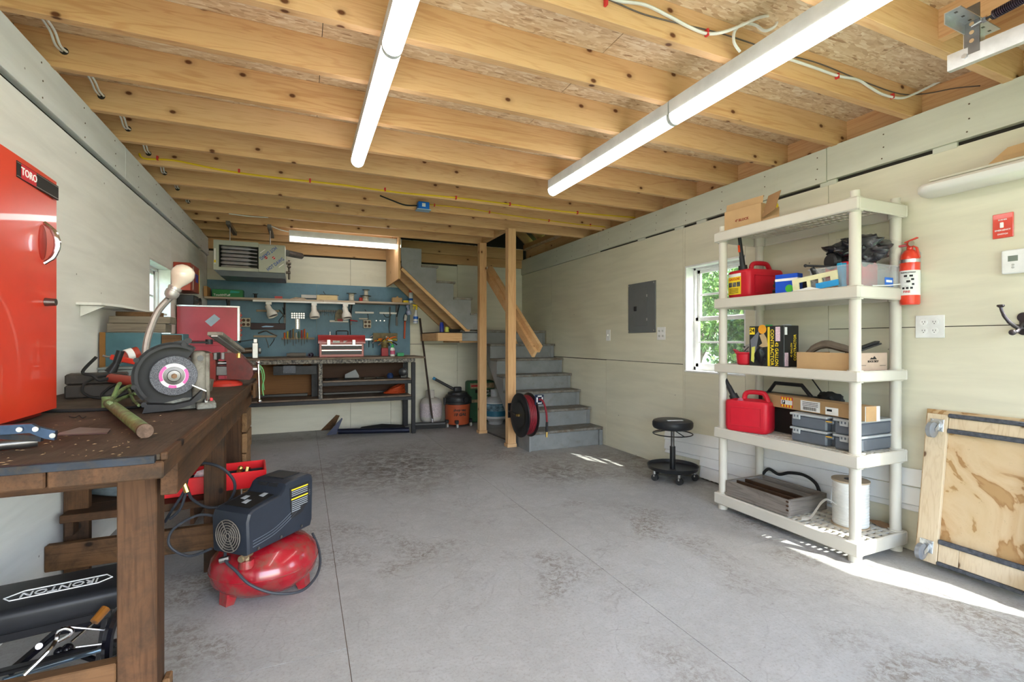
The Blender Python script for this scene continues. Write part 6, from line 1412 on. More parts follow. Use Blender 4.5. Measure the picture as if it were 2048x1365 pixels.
def lump(c, sc, seed, amp=.18, sub=3):
    mb = MB(); r = bmesh.ops.create_icosphere(mb.bm, subdivisions=sub, radius=1)
    from mathutils import noise as NZ
    for v in r['verts']:
        k = 1+amp*NZ.noise(v.co*2.1+Vector((seed, 0, 0)))+amp*.6*NZ.noise(v.co*5+Vector((0, seed, 0)))
        v.co = Vector((c[0]+v.co.x*sc[0]*k, c[1]+v.co.y*sc[1]*k, c[2]+v.co.z*sc[2]*k))
    return mb
S('black_bag', 'shiny black plastic bag heaped in the clear bin', 'bag', lump(Mt @ Vector((.02, -.005, .205)), (.12, .135, .075), 3, .5, 4), mat('black_film', (.012, .012, .016), .18), ang=1.2)
S('clear_bag', 'crumpled clear plastic bag draped over the black bag', 'bag', lump(Mt @ Vector((.055, -.015, .205)), (.125, .14, .095), 8, .5, 3), glass('clear_film', (.98, .98, .98), .1, .035), ang=.1)
S('white_scraps', 'white paper scraps on the front edge of the second shelf', 'paper', MB().hull([(2.51, 1.86, z2+.006), (2.52, 1.70, z2+.006), (2.58, 1.72, z2+.006), (2.54, 1.8, z2+.02), (2.515, 1.76, z2+.022)]), PAPER)
S('white_string', 'loose white string trailing at the right end of the second shelf', 'string', MB().tube([(2.62, 1.505, 1.378), (2.75, 1.499, 1.385), (2.88, 1.499, 1.40)], .003, 6, smooth=4), PAPER)

# ---------------------------------------------------------------- third shelf
z3 = .9465
bg = T('trash_bag_box', 'black and yellow carton of contractor bags on the middle shelf', 'box', (2.66, 2.05, z3))
Y0, Y1 = 1.885, 2.195     # front edge along the shelf
P(bg, 'carton', MB().box(2.575, 2.70, 1.955, 2.195, z3, z3+.245, .002), mat('carton_black', (.015, .015, .015), .35))
fx = 2.5748
def face(yc, zc, w_, h_, m_, d=0): return MB().box(fx-.0012-d, fx-.0002, yc-w_/2, yc+w_/2, zc-h_/2, zc+h_/2)
P(bg, 'yellow_edge', face(2.056, z3+.12, .014, .235, 0), YEL)
P(bg, 'orange_photo', MB().cyl((fx-.002, 2.10, z3+.225), (fx, 2.10, z3+.225), .028, seg=18), mat('hard_hat', (.8, .35, .03), .4))
P(bg, 'photo_figure', MB().prism([(2.09, z3+.20), (2.12, z3+.19), (2.10, z3+.14), (2.14, z3+.11), (2.06, z3+.12), (2.07, z3+.17)], 'x', fx-.0016, fx-.0002), mat('tan_print', (.5, .36, .2), .5))
P(bg, 'bag_fan', MB().prism([(2.175, z3+.04), (2.185, z3+.16), (2.12, z3+.22), (2.14, z3+.12), (2.16, z3+.02)], 'x', fx-.0014, fx-.0002), mat('grey_fan', (.16, .17, .2), .4))
P(bg, 'yellow_flash', MB().prism([(2.175, z3+.115), (2.15, z3+.12), (2.16, z3+.02), (2.18, z3+.03)], 'x', fx-.002, fx-.0014), mat('pale_yellow', (.75, .75, .15), .5))
P(bg, 'bag_picture', lump((fx-.001, 2.115, z3+.06), (.006, .04, .06), 5, .2), mat('black_film', (.012, .012, .016), .18))
P(bg, 'number_plate', face(2.172, z3+.215, .036, .042, 0, .0006), YEL)
txt(bg, '24', .036, (fx-.0026, 2.172, z3+.218), (0, -1, 0), (0, 0, 1), INK)
dn = (0, 0, -1); lf = (0, -1, 0)
txt(bg, 'CONTRACTOR', .030, (fx-.0016, 2.033, z3+.115), dn, lf, YEL, spx=1.05) 
txt(bg, '42 GALLON', .030, (fx-.0016, 2.003, z3+.075), dn, lf, YEL, spx=.9)
P(bg, 'pink_label', face(1.995, z3+.195, .03, .085, 0), mat('pink_white', (.75, .55, .62), .5, 0, .3, 120))
sy_ = 1.9548
txt(bg, 'CONTRACTOR', .030, (2.668, sy_, z3+.115), (0, 0, 1), (-1, 0, 0), YEL, spx=.75)
txt(bg, '42 GALLON', .02, (2.637, sy_, z3+.10), (0, 0, 1), (-1, 0, 0), YEL, spx=.8)
P(bg, 'white_label', MB().box(2.58, 2.60, sy_-.001, sy_+.001, z3+.19, z3+.235), PAPER)
P(bg, 'pink_label', MB().box(2.58, 2.61, sy_-.001, sy_+.001, z3+.005, z3+.085), mat('pink_white', (.75, .55, .62), .5))
jg = T('jug', 'translucent jug with a green cap behind the contractor bag carton', 'jug', (2.82, 2.2, z3))
P(jg, 'jug_body', MB().lathe([(0, 0), (.045, 0), (.05, .01), (.05, .17), (.03, .22), (.02, .235), (0, .235)], (2.82, 2.25, z3)), mat('milky_plastic', (.72, .74, .78), .3))
P(jg, 'cap', MB().cyl((2.82, 2.25, z3+.236), (2.82, 2.25, z3+.26), .022), mat('bright_green', (.05, .5, .12), .4))
P(jg, 'handle', MB().tube([(2.82, 2.20, z3+.16), (2.82, 2.17, z3+.235), (2.82, 2.13, z3+.25), (2.82, 2.09, z3+.24), (2.82, 2.07, z3+.16)], .010, 8, smooth=4), mat('milky_plastic', (.72, .74, .78), .3))
rbk = T('red_scoop', 'small red plastic bowl with a lip at the left of the middle shelf', 'bowl', (2.62, 2.27, z3))
P(rbk, 'bowl', MB().lathe([(0, .001), (.055, .001), (.065, .01), (.072, .07), (.082, .076), (.080, .082), (.068, .078), (.06, .015), (0, .01)], (2.625, 2.255, z3), seg=28, sc=(1, .8)), REDP)
P(rbk, 'lip', MB().hull([(2.60, 2.30, z3+.078), (2.60, 2.345, z3+.10), (2.63, 2.345, z3+.10), (2.63, 2.30, z3+.078), (2.615, 2.33, z3+.07)]), REDP)
S('work_glove', 'grey ribbed work glove stuffed in the red bowl', 'glove', lump((2.64, 2.235, z3+.10), (.03, .05, .035), 9, .3), mat('glove_grey', (.38, .37, .34), .9, 0, .3, 60))
S('black_stick', 'thin black stick leaning out of the red bowl', 'stick', MB().cyl((2.62, 2.27, z3+.09), (2.58, 2.205, z3+.115), .003).ball((2.62, 2.27, z3+.115), .006), BLACK)
fb = T('cardboard_tray', 'shallow brown cardboard tray on the right half of the middle shelf', 'box', (2.66, 1.68, z3))
P(fb, 'front_side', MB().box(2.553, 2.557, 1.56, 1.86, z3, z3+.092), CARD)
P(fb, 'end_side', MB().box(2.553, 2.835, 1.556, 1.56, z3, z3+.092), mat('pinkish_card', (.50, .37, .29), .8))
P(fb, 'back_side', MB().box(2.832, 2.836, 1.56, 1.86, z3, z3+.085).box(2.557, 2.832, 1.857, 1.861, z3, z3+.09), CARD_D)
P(fb, 'bottom', MB().box(2.557, 2.832, 1.56, 1.857, z3, z3+.003), CARD_D)
P(fb, 'mountain_logo', MB().prism([(2.685, z3+.058), (2.70, z3+.068), (2.71, z3+.064), (2.725, z3+.075), (2.745, z3+.058)], 'y', 1.5545, 1.5555), INK)
txt(fb, 'ROCKCREST', .016, (2.715, 1.5552, z3+.047), (1, 0, 0), (0, 0, 1), INK)
P(fb, 'printed_line', MB().box(2.60, 2.655, 1.5545, 1.5555, z3+.027, z3+.029).box(2.77, 2.82, 1.5545, 1.5555, z3+.024, z3+.026), INK)
S('brown_hose_arch', 'arched worn brown rubber piece lying in the cardboard tray', 'hose', MB().tube([(2.60, 1.845, z3+.06), (2.62, 1.81, z3+.11), (2.63, 1.75, z3+.135), (2.64, 1.68, z3+.12), (2.66, 1.60, z3+.095)], [.016, .02, .022, .02, .016], 10, smooth=5, flat=.028), mat('worn_brown_rubber', (.13, .10, .075), .7, 0, .3, 10))
S('black_bundle', 'bundle of flat black strips sticking up at the right of the cardboard tray', 'strips', MB().bar((2.62, 1.62, z3+.085), (2.80, 1.575, z3+.140), .03, .008).bar((2.64, 1.64, z3+.094), (2.81, 1.59, z3+.150), .03, .008).bar((2.66, 1.66, z3+.10), (2.83, 1.61, z3+.135), .03, .008), BLACK)

# ---------------------------------------------------------------- fourth shelf
z4 = .5325
oc = T('organizer_case', 'upper grey small-parts organizer case with a pale lid on the fourth shelf', 'case', (2.72, 1.73, z4+.095), 0, None)
OG = mat('organizer_grey', (.11, .125, .15), .35); OLID = mat('organizer_lid', (.42, .44, .45), .35)
def case(root, z):
    for (a, b_) in ((1.70+.0, 1.90), (1.545, 1.665)):
        pass
    P(root, 'case_body', MB().box(2.565, 2.895-.03, 1.70, 1.905, z, z+.066, .008).box(2.565, 2.865, 1.545, 1.66, z, z+.066, .008).box(2.61, 2.865, 1.655, 1.705, z, z+.066), OG)
    P(root, 'lid', MB().box(2.56, 2.87, 1.695, 1.91, z+.0665, z+.079, .003).box(2.56, 2.87, 1.54, 1.665, z+.0665, z+.079, .003).box(2.61, 2.87, 1.66, 1.70, z+.0665, z+.079), OLID)
    P(root, 'handle', MB().box(2.562, 2.578, 1.662, 1.698, z+.045, z+.062, .003), OG)
    P(root, 'yellow_line', MB().box(2.558, 2.562, 1.668, 1.70, z+.055, z+.059), mat('amber', (.8, .45, .04), .4))
    for y in (1.865, 1.605): 
        lt_ = P(root, 'latch', MB().box(2.554, 2.562, y-.022, y+.022, z+.045, z+.072, .003), OLID)
        for dy in (-.009, .009): P(lt_, 'latch_slot', MB().box(2.5532, 2.555, y+dy-.004, y+dy+.004, z+.058, z+.070), OG)
case(oc, z4+.0815)
oc2 = T('organizer_case', 'lower grey small-parts organizer case resting on the fourth shelf', 'case', (2.72, 1.73, z4))
case(oc2, z4+.001)
lbx = T('long_carton', 'long narrow brown shipping carton lying on the organizer cases', 'box', (2.62, 1.78, z4+.164))
A0 = Vector((2.70, 2.16, .735)); A1 = Vector((2.615, 1.50, .735))
P(lbx, 'carton', MB().bar(A0, A1, .09, .072, bev=.001), mat('shipping_card', (.40, .25, .12), .75))
dv = (A1-A0).normalized(); sdn = dv.cross(Vector((0, 0, 1))).normalized()
outw = sdn if sdn.x < 0 else -sdn
def onbox(t, z, w_, h_, m_, nm_='label', d=0):
    c = A0.lerp(A1, t)+outw*(.0455+d)+Vector((0, 0, z)); return P(lbx, nm_, MB().bar(c-dv*w_/2, c+dv*w_/2, .0012, h_), m_)
onbox(.28, .002, .085, .060, mat('warning_red', (.65, .05, .03), .5), 'striped_label')
for k in range(4):
    for zz_ in (.022, -.020): onbox(.235+.03*k, zz_, .010, .014, YEL, 'stripe', .0008)
onbox(.28, .001, .08, .026, PAPER, 'label_centre', .0009)
onbox(.248, .001, .022, .022, INK, 'black_square', .0016)
cP = A0.lerp(A1, .248)+outw*(.0478)+Vector((0, 0, .001)); txt(lbx, 'P', .022, cP, dv, (0, 0, 1), WHT)
onbox(.52, -.002, .125, .058, PAPER, 'shipping_label')
for k in range(14): onbox(.455+.0092*k, -.016, .003, .018, INK, 'barcode_bar', .0008)
for k in range(3): onbox(.52, .018-.009*k, .10, .003, INK, 'print_line', .0008)
onbox(.72, -.012, .075, .04, PAPER, 'small_label'); onbox(.70, -.008, .03, .012, INK, 'print_line', .0008)
ce2 = A1-dv*.028
P(lbx, 'end_tape', MB().bar(A1-dv*.004, A1+dv*.001, .0925, .0745), PAPER)
P(lbx, 'end_flap', MB().bar(A1+dv*.001+outw*.012, A1+dv*.0022+outw*.012, .069, .075), mat('shipping_card', (.40, .25, .12), .75))
bkc = T('black_tool_case', 'black tool case standing behind the gas can and long carton', 'case', (2.78, 2.02, z4))
P(bkc, 'shell', MB().box(2.74, 2.84, 1.915, 2.27, z4+.001, .768, .008), mat('case_black', (.02, .02, .021), .45))
P(bkc, 'carry_handle', MB().tube([(2.79, 2.23, .765), (2.79, 2.18, .83), (2.79, 2.00, .83), (2.79, 1.94, .765)], .012, 8), BLACK)
S('black_box', 'dark open box in the shadow behind the lower gas can', 'box', MB().box(2.72, 2.735, 1.92, 2.15, z4+.001, z4+.15), mat('very_dark', (.02, .016, .015), .7))
S('thin_black_rod', 'thin black rod leaning against the back of the fourth shelf', 'rod', MB().cyl((2.86, 1.90, .76), (2.885, 2.03, .90), .004), BLACK)
S('black_pouch', 'lumpy black pouch at the right of the tool case handle', 'pouch', lump((2.80, 1.83, .765), (.035, .075, .04), 12, .3), BLACKR)

# ---------------------------------------------------------------- bottom shelf
z5 = .1025
cr = T('wooden_crate', 'weathered grey shallow wooden crate on the bottom shelf', 'crate', (2.7, 2.09, z5))
GW = wood('weathered_crate_wood', [(.12, .1, .085), (.22, .19, .165), (.33, .3, .27)], 'y', .8, False, 1.2, .25)
GWx = wood('weathered_crate_wood_x', [(.12, .1, .085), (.22, .19, .165), (.33, .3, .27)], 'x', .8, False, 1.2, .25)
cy0_, cy1_ = 1.885, 2.325
P(cr, 'side', MB().box(2.52, 2.535, cy0_, cy1_, z5, z5+.095, .002), GW)
P(cr, 'side', MB().box(2.835, 2.85, cy0_, cy1_, z5, z5+.095, .002), GW)
P(cr, 'end', MB().box(2.536, 2.834, cy0_, cy0_+.015, z5, z5+.095, .002), GWx)
P(cr, 'end', MB().box(2.536, 2.834, cy1_-.015, cy1_, z5, z5+.095, .002), GWx)
P(cr, 'lower_rail', MB().box(2.512, 2.5195, cy0_, cy1_, z5+.004, z5+.02, .001), GW)
for x in (2.595, 2.67): P(cr, 'slat', MB().box(x, x+.012, cy0_+.016, cy1_-.016, z5+.012, z5+.09), OLD['y'])
P(cr, 'slat', MB().box(2.69, 2.78, cy0_+.016, cy1_-.016, z5+.07, z5+.082), GW)
P(cr, 'bottom', MB().box(2.536, 2.834, cy0_+.016, cy1_-.016, z5, z5+.01), OLD['y'])
for k in range(4): P(cr, 'finger_joint', MB().box(2.5185, 2.5198, cy0_, cy0_+.016, z5+.008+.024*k, z5+.018+.024*k), OLD['x'])
S('black_cable_arch', 'thick black cable arching behind the grey crate', 'cable', MB().tube([(2.874, 2.36, z5+.06), (2.874, 2.30, z5+.135), (2.872, 2.22, z5+.12), (2.87, 2.14, z5+.15), (2.868, 2.04, z5+.16), (2.865, 1.96, z5+.125), (2.862, 1.93, z5+.04)], .010, 8, smooth=6), BLACKR)
sp = T('webbing_spool', 'large white spool of flat webbing with a loose end on the bottom shelf', 'spool', (2.735, 1.67, z5))
spx_, spy_ = 2.725, 1.675
P(sp, 'flange', MB().cyl((spx_, spy_, z5+.240), (spx_, spy_, z5+.248), .088, seg=32), mat('spool_card', (.46, .36, .25), .7))
P(sp, 'flange', MB().cyl((spx_, spy_, z5), (spx_, spy_, z5+.006), .088, seg=32), mat('spool_card', (.46, .36, .25), .7))
pr = [(0, .006)]
for k in range(15): pr += [(.081, .0075+k*.0155), (.0835, .012+k*.0155), (.0835, .019+k*.0155), (.081, .0225+k*.0155)]
P(sp, 'wound_webbing', MB().lathe(pr+[(.07, .2395), (0, .2395)], (spx_, spy_, z5), seg=36), mat('webbing_white', (.74, .74, .71), .7))
P(sp, 'core_hole', MB().cyl((spx_, spy_, z5+.2475), (spx_, spy_, z5+.2488), .03, seg=24), mat('core_dark', (.05, .05, .05), .6))
P(sp, 'loose_end', MB().tube([(2.645, 1.70, z5+.115), (2.62, 1.73, z5+.135), (2.60, 1.75, z5+.115), (2.585, 1.77, z5+.07), (2.565, 1.79, z5+.025), (2.545, 1.825, z5+.008)], .0014, 6, smooth=6, flat=.017), mat('webbing_white', (.74, .74, .71), .7))
S('bark_piece', 'brown splintered piece of wood at the back of the bottom shelf', 'wood', MB().hull([(2.84, 1.60, z5), (2.86, 1.53, z5), (2.88, 1.62, z5), (2.87, 1.52, z5+.02), (2.85, 1.6, z5+.03), (2.84, 1.66, z5+.02)]), OLDL['y'])

# ================================================================ white siding on the lower right wall
sg = T('siding_panels', 'white vinyl siding strips stored against the lower right wall', 'siding', (2.92, 2.2, 0))
VS = mat('siding_white', (.82, .82, .81), .4, 0, .04)
def sid(y0, y1, za0, za1, h_, d=0):
    """one course: a sloped lap; bottom heights za0 (at y0) za1 (at y1)"""
    mb = MB(); A = []
    for y, z in ((y0, za0), (y1, za1)):
        A.append([(2.929-d, y, z+h_), (2.922-d, y, z+h_), (2.910-d, y, z+.004), (2.914-d, y, z), (2.929-d, y, z)])
    return mb.loft(A)
def zl(y, top): # tilt of the upper piece
    t = (3.365-y)/(3.365-1.495); return (.325+(.44-.325)*t) if top else (.155+(.243-.155)*t)
for a in ((3.362, 1.0),):
    P(sg, 'course', sid(3.362, 1.02, (zl(3.362, 1)+zl(3.362, 0))/2, (zl(1.02, 1)+zl(1.02, 0))/2, .09), VS)
    P(sg, 'course', sid(3.362, 1.02, zl(3.362, 0), zl(1.02, 0), .092), VS)
P(sg, 'nailing_flange', sid(3.362, 1.02, zl(3.362, 0)-.032, zl(1.02, 0)-.032, .03, -.006), VS)
P(sg, 'course', sid(2.944, 1.9, .105, .125, .10, .006), VS)
P(sg, 'course', sid(2.944, 1.9, .012, .02, .095, .006), VS)
mb = MB()
for k in range(26): mb.box(2.9085, 2.9105, 2.90-.045*k*1.0, 2.90-.045*k+.022, .0095, .0125)
P(sg, 'slots', mb, DARK, kind='stuff')

# ================================================================ stool
sl = T('rolling_stool', 'black round rolling mechanic stool with a foot ring tray', 'stool', (2.73, 3.05, 0))
tx, ty_ = 2.708, 3.03
P(sl, 'seat', MB().lathe([(0, .40), (.13, .40), (.148, .408), (.156, .425), (.156, .452), (.148, .465), (.13, .472), (0, .474)], (tx, ty_, 0), seg=44), PADM)
P(sl, 'seat_logo', MB().prism([(tx-.09, ty_-.05), (tx+.03, ty_-.09), (tx+.05, ty_-.05), (tx-.07, ty_-.01)], 'z', .4735, .4748), mat('faded_white', (.55, .57, .6), .5))
P(sl, 'post', MB().cyl((tx, ty_, .24), (tx, ty_, .40), .014), DSTEEL)
P(sl, 'threaded_sleeve', MB().cyl((tx, ty_, .06), (tx, ty_, .26), .022), BLACKM)
P(sl, 'height_ring', MB().tube([(tx+.152*math.cos(a*PI/12), ty_+.152*math.sin(a*PI/12), .362) for a in range(24)], .0045, 8, True), BLACKM)
for k in range(3):
    a = 2.1*k+.4; P(sl, 'ring_spoke', MB().cyl((tx, ty_, .395), (tx+.152*math.cos(a), ty_+.152*math.sin(a), .362), .004), BLACKM)
P(sl, 'tray', MB().lathe([(0, .075), (.17, .075), (.19, .085), (.198, .112), (.192, .112), (.184, .09), (.165, .082), (0, .082)], (tx, ty_, 0), seg=44), BLACKM)
for k in range(5):
    a = 2*PI*k/5+.5; c, s_ = math.cos(a), math.sin(a); cc_ = Vector((tx+.165*c, ty_+.165*s_, 0))
    P(sl, 'caster_fork', MB().cyl(cc_+Vector((0, 0, .045)), cc_+Vector((0, 0, .075)), .012).box(cc_.x-.016, cc_.x+.016, cc_.y-.014, cc_.y+.014, .03, .05, .004), STEEL)
    P(sl, 'caster', MB().cyl(cc_+Vector((-.012, -.012, .026)), cc_+Vector((.012, .0, .026)), .026, seg=18), BLACKR)

# ================================================================ wall fittings on the right wall
ep = T('electrical_panel', 'grey steel electrical breaker panel on the right wall', 'panel', (2.925, 3.685, 1.178))
EG = mat('panel_grey', (.15, .16, .165), .45, .1, .05)
P(ep, 'cover', MB().box(2.918, 2.9295, 3.488, 3.884, 1.178, 1.650, .002), EG)
dr2 = P(ep, 'door', MB().box(2.913, 2.9178, 3.597, 3.792, 1.243, 1.585, .001), EG)
P(dr2, 'latch', MB().box(2.909, 2.9128, 3.745, 3.785, 1.385, 1.43, .002).box(2.905, 2.909, 3.758, 3.772, 1.39, 1.425, .001), BLACK)
for z in (1.30, 1.52): P(dr2, 'hinge', MB().box(2.910, 2.916, 3.594, 3.602, z-.012, z+.012), STEEL)
for y in (3.505, 3.868):
    for z in (1.197, 1.632): P(ep, 'screw', MB().cyl((2.914, y, z), (2.918, y, z), .007, seg=10), STEEL)
def plate(name, label, y0, y1, z0, z1, cat):
    t = T(name, label, cat, (2.926, (y0+y1)/2, z0)); P(t, 'cover_plate', MB().box(2.924, 2.9295, y0, y1, z0, z1, .0015), WHITE); return t
t = plate('light_switch', 'small white switch plate left of the electrical panel', 4.196, 4.268, 1.103, 1.218, 'switch')
P(t, 'toggle', MB().box(2.916, 2.924, 4.228, 4.236, 1.152, 1.172, .001), WHITE)
t = plate('switch_plate', 'white double plate just right of the electrical panel', 3.365, 3.470, 1.110, 1.224, 'switch')
for y in (3.395, 3.44):
    for z in (1.145, 1.19): P(t, 'button', MB().cyl((2.920, y, z), (2.9242, y, z), .010, seg=14), mat('grey_button', (.5, .5, .48), .5))
t = plate('power_outlet', 'white four-socket outlet plate right of the shelving', 1.349, 1.473, 1.116, 1.231, 'outlet')
for y in (1.39, 1.436):
    for z in (1.152, 1.196):
        s_ = P(t, 'socket', MB().cyl((2.9215, y, z), (2.9243, y, z), .0165, seg=20), WHITE)
        P(s_, 'slot', MB().box(2.9210, 2.9218, y-.0065, y-.0045, z-.002, z+.006).box(2.9210, 2.9218, y+.0045, y+.0065, z-.002, z+.006).cyl((2.9210, y, z-.008), (2.9218, y, z-.008), .0022, seg=8), INK)
# fire extinguisher
fe = T('fire_extinguisher', 'red fire extinguisher with an instruction label on the right wall', 'extinguisher', (2.875, 1.47, 1.28))
ex, ey = 2.876, 1.473
P(fe, 'cylinder', MB().lathe([(0, 1.286), (.038, 1.287), (.042, 1.295), (.042, 1.515), (.038, 1.545), (.024, 1.565), (.014, 1.572), (.014, 1.582), (0, 1.582)], (ex, ey, 0), seg=36), RED)
P(fe, 'label', MB().lathe([(.0422, 1.335), (.0425, 1.335), (.0425, 1.462), (.0422, 1.462)], (ex, ey, 0), seg=36), PAPER)
ca_ = math.atan2(-ey, -ex)
def onext(z, da, s_, size, m_, spx=1):
    d = Vector((math.cos(ca_+da), math.sin(ca_+da), 0)); txt(fe, s_, size, Vector((ex, ey, z))+d*.0428, Vector((0, 0, 1)).cross(d), (0, 0, 1), m_, spx=spx, ext=.001)
onext(1.450, -.15, 'INSTRUCTIONS', .0085, INK); onext(1.352, -.3, 'FIRE', .016, REDP)
def patch(z0, z1, da, w_, m_, nm_='pictogram'):
    d = Vector((math.cos(ca_+da), math.sin(ca_+da), 0)); s2 = Vector((0, 0, 1)).cross(d); c = Vector((ex, ey, 0))+d*.0428
    P(fe, nm_, MB().bar(c-s2*w_/2+Vector((0, 0, (z0+z1)/2)), c+s2*w_/2+Vector((0, 0, (z0+z1)/2)), .001, z1-z0), m_)
for z, a_, w_ in ((1.428, .12, .014), (1.428, -.42, .014), (1.410, .25, .012), (1.40, -.15, .016), (1.385, .3, .01), (1.366, -.65, .011), (1.366, -.25, .011), (1.366, .15, .011)):
    patch(z, z+.010, a_, w_, INK)
for z in (1.442, 1.424, 1.418, 1.398, 1.380): patch(z, z+.0015, -.3, .018, mat('grey_print', (.3, .3, .3), .5), 'print_line')
P(fe, 'strap', MB().lathe([(.043, 1.502), (.0445, 1.502), (.0445, 1.519), (.043, 1.519)], (ex, ey, 0), seg=36).box(2.915, 2.929, 1.45, 1.50, 1.40, 1.56), GALV)
P(fe, 'valve', MB().cyl((ex, ey, 1.583), (ex, ey, 1.612), .013).ball((ex-.012, ey-.006, 1.598), .016), RED)
P(fe, 'pressure_gauge', MB().cyl((ex-.012, ey-.012, 1.597), (ex-.030, ey-.022, 1.597), .013, seg=16), CHROME)
P(fe, 'nozzle', MB().cyl((ex, ey, 1.597), (ex-.018, ey+.042, 1.594), .0075, .006), mat('pinkish_red', (.5, .08, .1), .35))
P(fe, 'lever', MB().bar((ex-.005, ey+.02, 1.61), (ex+.0, ey-.035, 1.628), .015, .006).bar((ex, ey+.01, 1.605), (ex, ey-.030, 1.578), .014, .006).bar((ex, ey-.03, 1.578), (ex, ey-.042, 1.525), .014, .006), RED)
# emergency switch, thermostat, hook
em = T('emergency_switch', 'red emergency switch plate above the thermostat on the right wall', 'switch', (2.925, 1.13, 1.57))
P(em, 'cover_plate', MB().box(2.922, 2.9295, 1.095, 1.166, 1.570, 1.681, .002), RED)
P(em, 'toggle', MB().box(2.914, 2.922, 1.126, 1.138, 1.615, 1.640, .002), WHT)
txt(em, 'BURNER', .008, (2.9215, 1.1305, 1.652), (0, -1, 0), (0, 0, 1), WHT)
txt(em, 'EMERGENCY', .0095, (2.9215, 1.1305, 1.605), (0, -1, 0), (0, 0, 1), WHT)
txt(em, 'SWITCH', .0095, (2.9215, 1.1305, 1.587), (0, -1, 0), (0, 0, 1), WHT)
th = T('thermostat', 'white wall thermostat with a grey display at the right edge', 'thermostat', (2.92, 1.07, 1.40))
P(th, 'case', MB().box(2.902, 2.9295, 1.005, 1.128, 1.402, 1.508, .004), WHITE)
P(th, 'display', MB().box(2.9008, 2.9025, 1.072, 1.105, 1.456, 1.481), mat('lcd', (.20, .24, .2), .3))
for z in (1.428, 1.44): P(th, 'button', MB().cyl((2.8995, 1.088, z), (2.9022, 1.088, z), .0048, seg=12), mat('grey_button', (.5, .5, .48), .5))
for z in (1.425, 1.445, 1.465): P(th, 'printed_mark', MB().box(2.9012, 2.9022, 1.03, 1.045, z, z+.003), mat('grey_print', (.3, .3, .3), .5))
hk = T('coat_hook', 'dark bronze double coat hook at the right edge of the wall', 'hook', (2.92, 1.08, 1.12))
BZ = mat('bronze', (.06, .05, .055), .35, .7)
P(hk, 'back_plate', MB().lathe([(0, 0), (.022, 0), (.022, .005), (0, .006)], (2.9295, 1.062, 1.205), (-1, 0, 0), 20).lathe([(0, 0), (.022, 0), (.022, .005), (0, .006)], (2.9295, 1.062, 1.148), (-1, 0, 0), 20).box(2.924, 2.9295, 1.048, 1.076, 1.145, 1.21), BZ)
P(hk, 'upper_arm', MB().tube([(2.922, 1.065, 1.16), (2.90, 1.068, 1.155), (2.872, 1.082, 1.175), (2.86, 1.098, 1.205), (2.858, 1.108, 1.232), (2.857, 1.112, 1.252)], [.007, .008, .008, .007, .006, .006], 10, smooth=5).lathe([(0, 0), (.008, 0), (.014, .006), (.012, .012), (0, .014)], (2.857, 1.112, 1.25), (0, 0, 1), 16), BZ)
P(hk, 'lower_arm', MB().tube([(2.922, 1.065, 1.18), (2.905, 1.066, 1.16), (2.885, 1.07, 1.142), (2.872, 1.075, 1.140)], .008, 10, smooth=4).ball((2.870, 1.078, 1.138), .013), BZ)
for z in (1.198, 1.155): P(hk, 'screw', MB().cyl((2.921, 1.055, z), (2.9245, 1.055, z), .004, seg=8), CHROME)
# wall lamp shelf (unlit fluorescent with a rounded end) and box on it
fx_ = T('wall_light', 'unlit white rounded fluorescent fixture used as a ledge high on the right wall', 'light', (2.87, 1.1, 1.82))
prf = [(2.929, 1.872), (2.80, 1.872), (2.775, 1.866), (2.765, 1.852), (2.772, 1.832), (2.80, 1.822), (2.929, 1.822)]
mb = MB(); rings = []
for y, k in ((-.2, 1), (1.33, 1), (1.375, .93), (1.405, .75), (1.42, .45), (1.425, .12)):
    rings.append([(2.929-(2.929-a)*k, y, 1.845+(b_-1.845)*(.55+.45*k)) for a, b_ in prf])
P(fx_, 'diffuser', mb.loft(rings), mat('unlit_lens', (.78, .76, .70), .35, 0, .02), ang=.9)
P(fx_, 'back_pan', MB().box(2.79, 2.929, -.2, 1.35, 1.873, 1.884, .003), mat('cream_pan', (.66, .63, .52), .5))
bx_ = T('cardboard_box', 'flat brown cardboard box resting on the unlit wall light', 'box', (2.85, 1.0, 1.8845))
P(bx_, 'carton', MB().hull([(2.80, 1.135, 1.8845), (2.92, 1.16, 1.8845), (2.80, .6, 1.8845), (2.92, .6, 1.8845), (2.82, 1.075, 1.945), (2.92, 1.10, 1.945), (2.82, .6, 1.965), (2.92, .6, 1.965)]), CARD)
P(bx_, 'end_flap', MB().hull([(2.798, 1.08, 1.8845), (2.796, .62, 1.8845), (2.798, 1.08, 1.905), (2.796, .62, 1.905), (2.802, 1.08, 1.8845), (2.802, .62, 1.905)]), mat('shipping_card', (.40, .25, .12), .75))

# ================================================================ plywood dolly leaning on the wall
dl = T('plywood_dolly', 'plywood furniture dolly with carpeted rails leaning on its side against the right wall', 'dolly', (2.83, 1.2, 0))
PLY, n, l, b = nm('stained_plywood'); co = coords(n, l, rnd=False)
s1 = noise(n, l, co, 3.2, 5, .5, 1.2)
c = ramp(n, l, s1, [(.38, (.46, .28, .12)), (.42, (.36, .19, .07)), (.435, (.58, .40, .22)), (.5, (.64, .48, .29)), (.57, (.60, .43, .24)), (.58, (.40, .23, .09)), (.66, (.47, .29, .13)), (.68, (.6, .44, .27))]).outputs[0]
sp_ = ramp(n, l, noise(n, l, co, 60, 6, .8), [(.62, (0, 0, 0)), (.7, (.6, .6, .6))]).outputs[0]
c = mix(n, l, c, (.22, .13, .06), sp_); l.new(c, b.inputs['Base Color']); b.inputs['Roughness'].default_value = .55
CPT = mat('grey_carpet', (.085, .09, .105), .95, 0, .4, 60, .5)
LT = wood('pale_pine_board', [(.55, .4, .24), (.68, .54, .36), (.74, .62, .45)], 'z', .6, True, 1, .12)
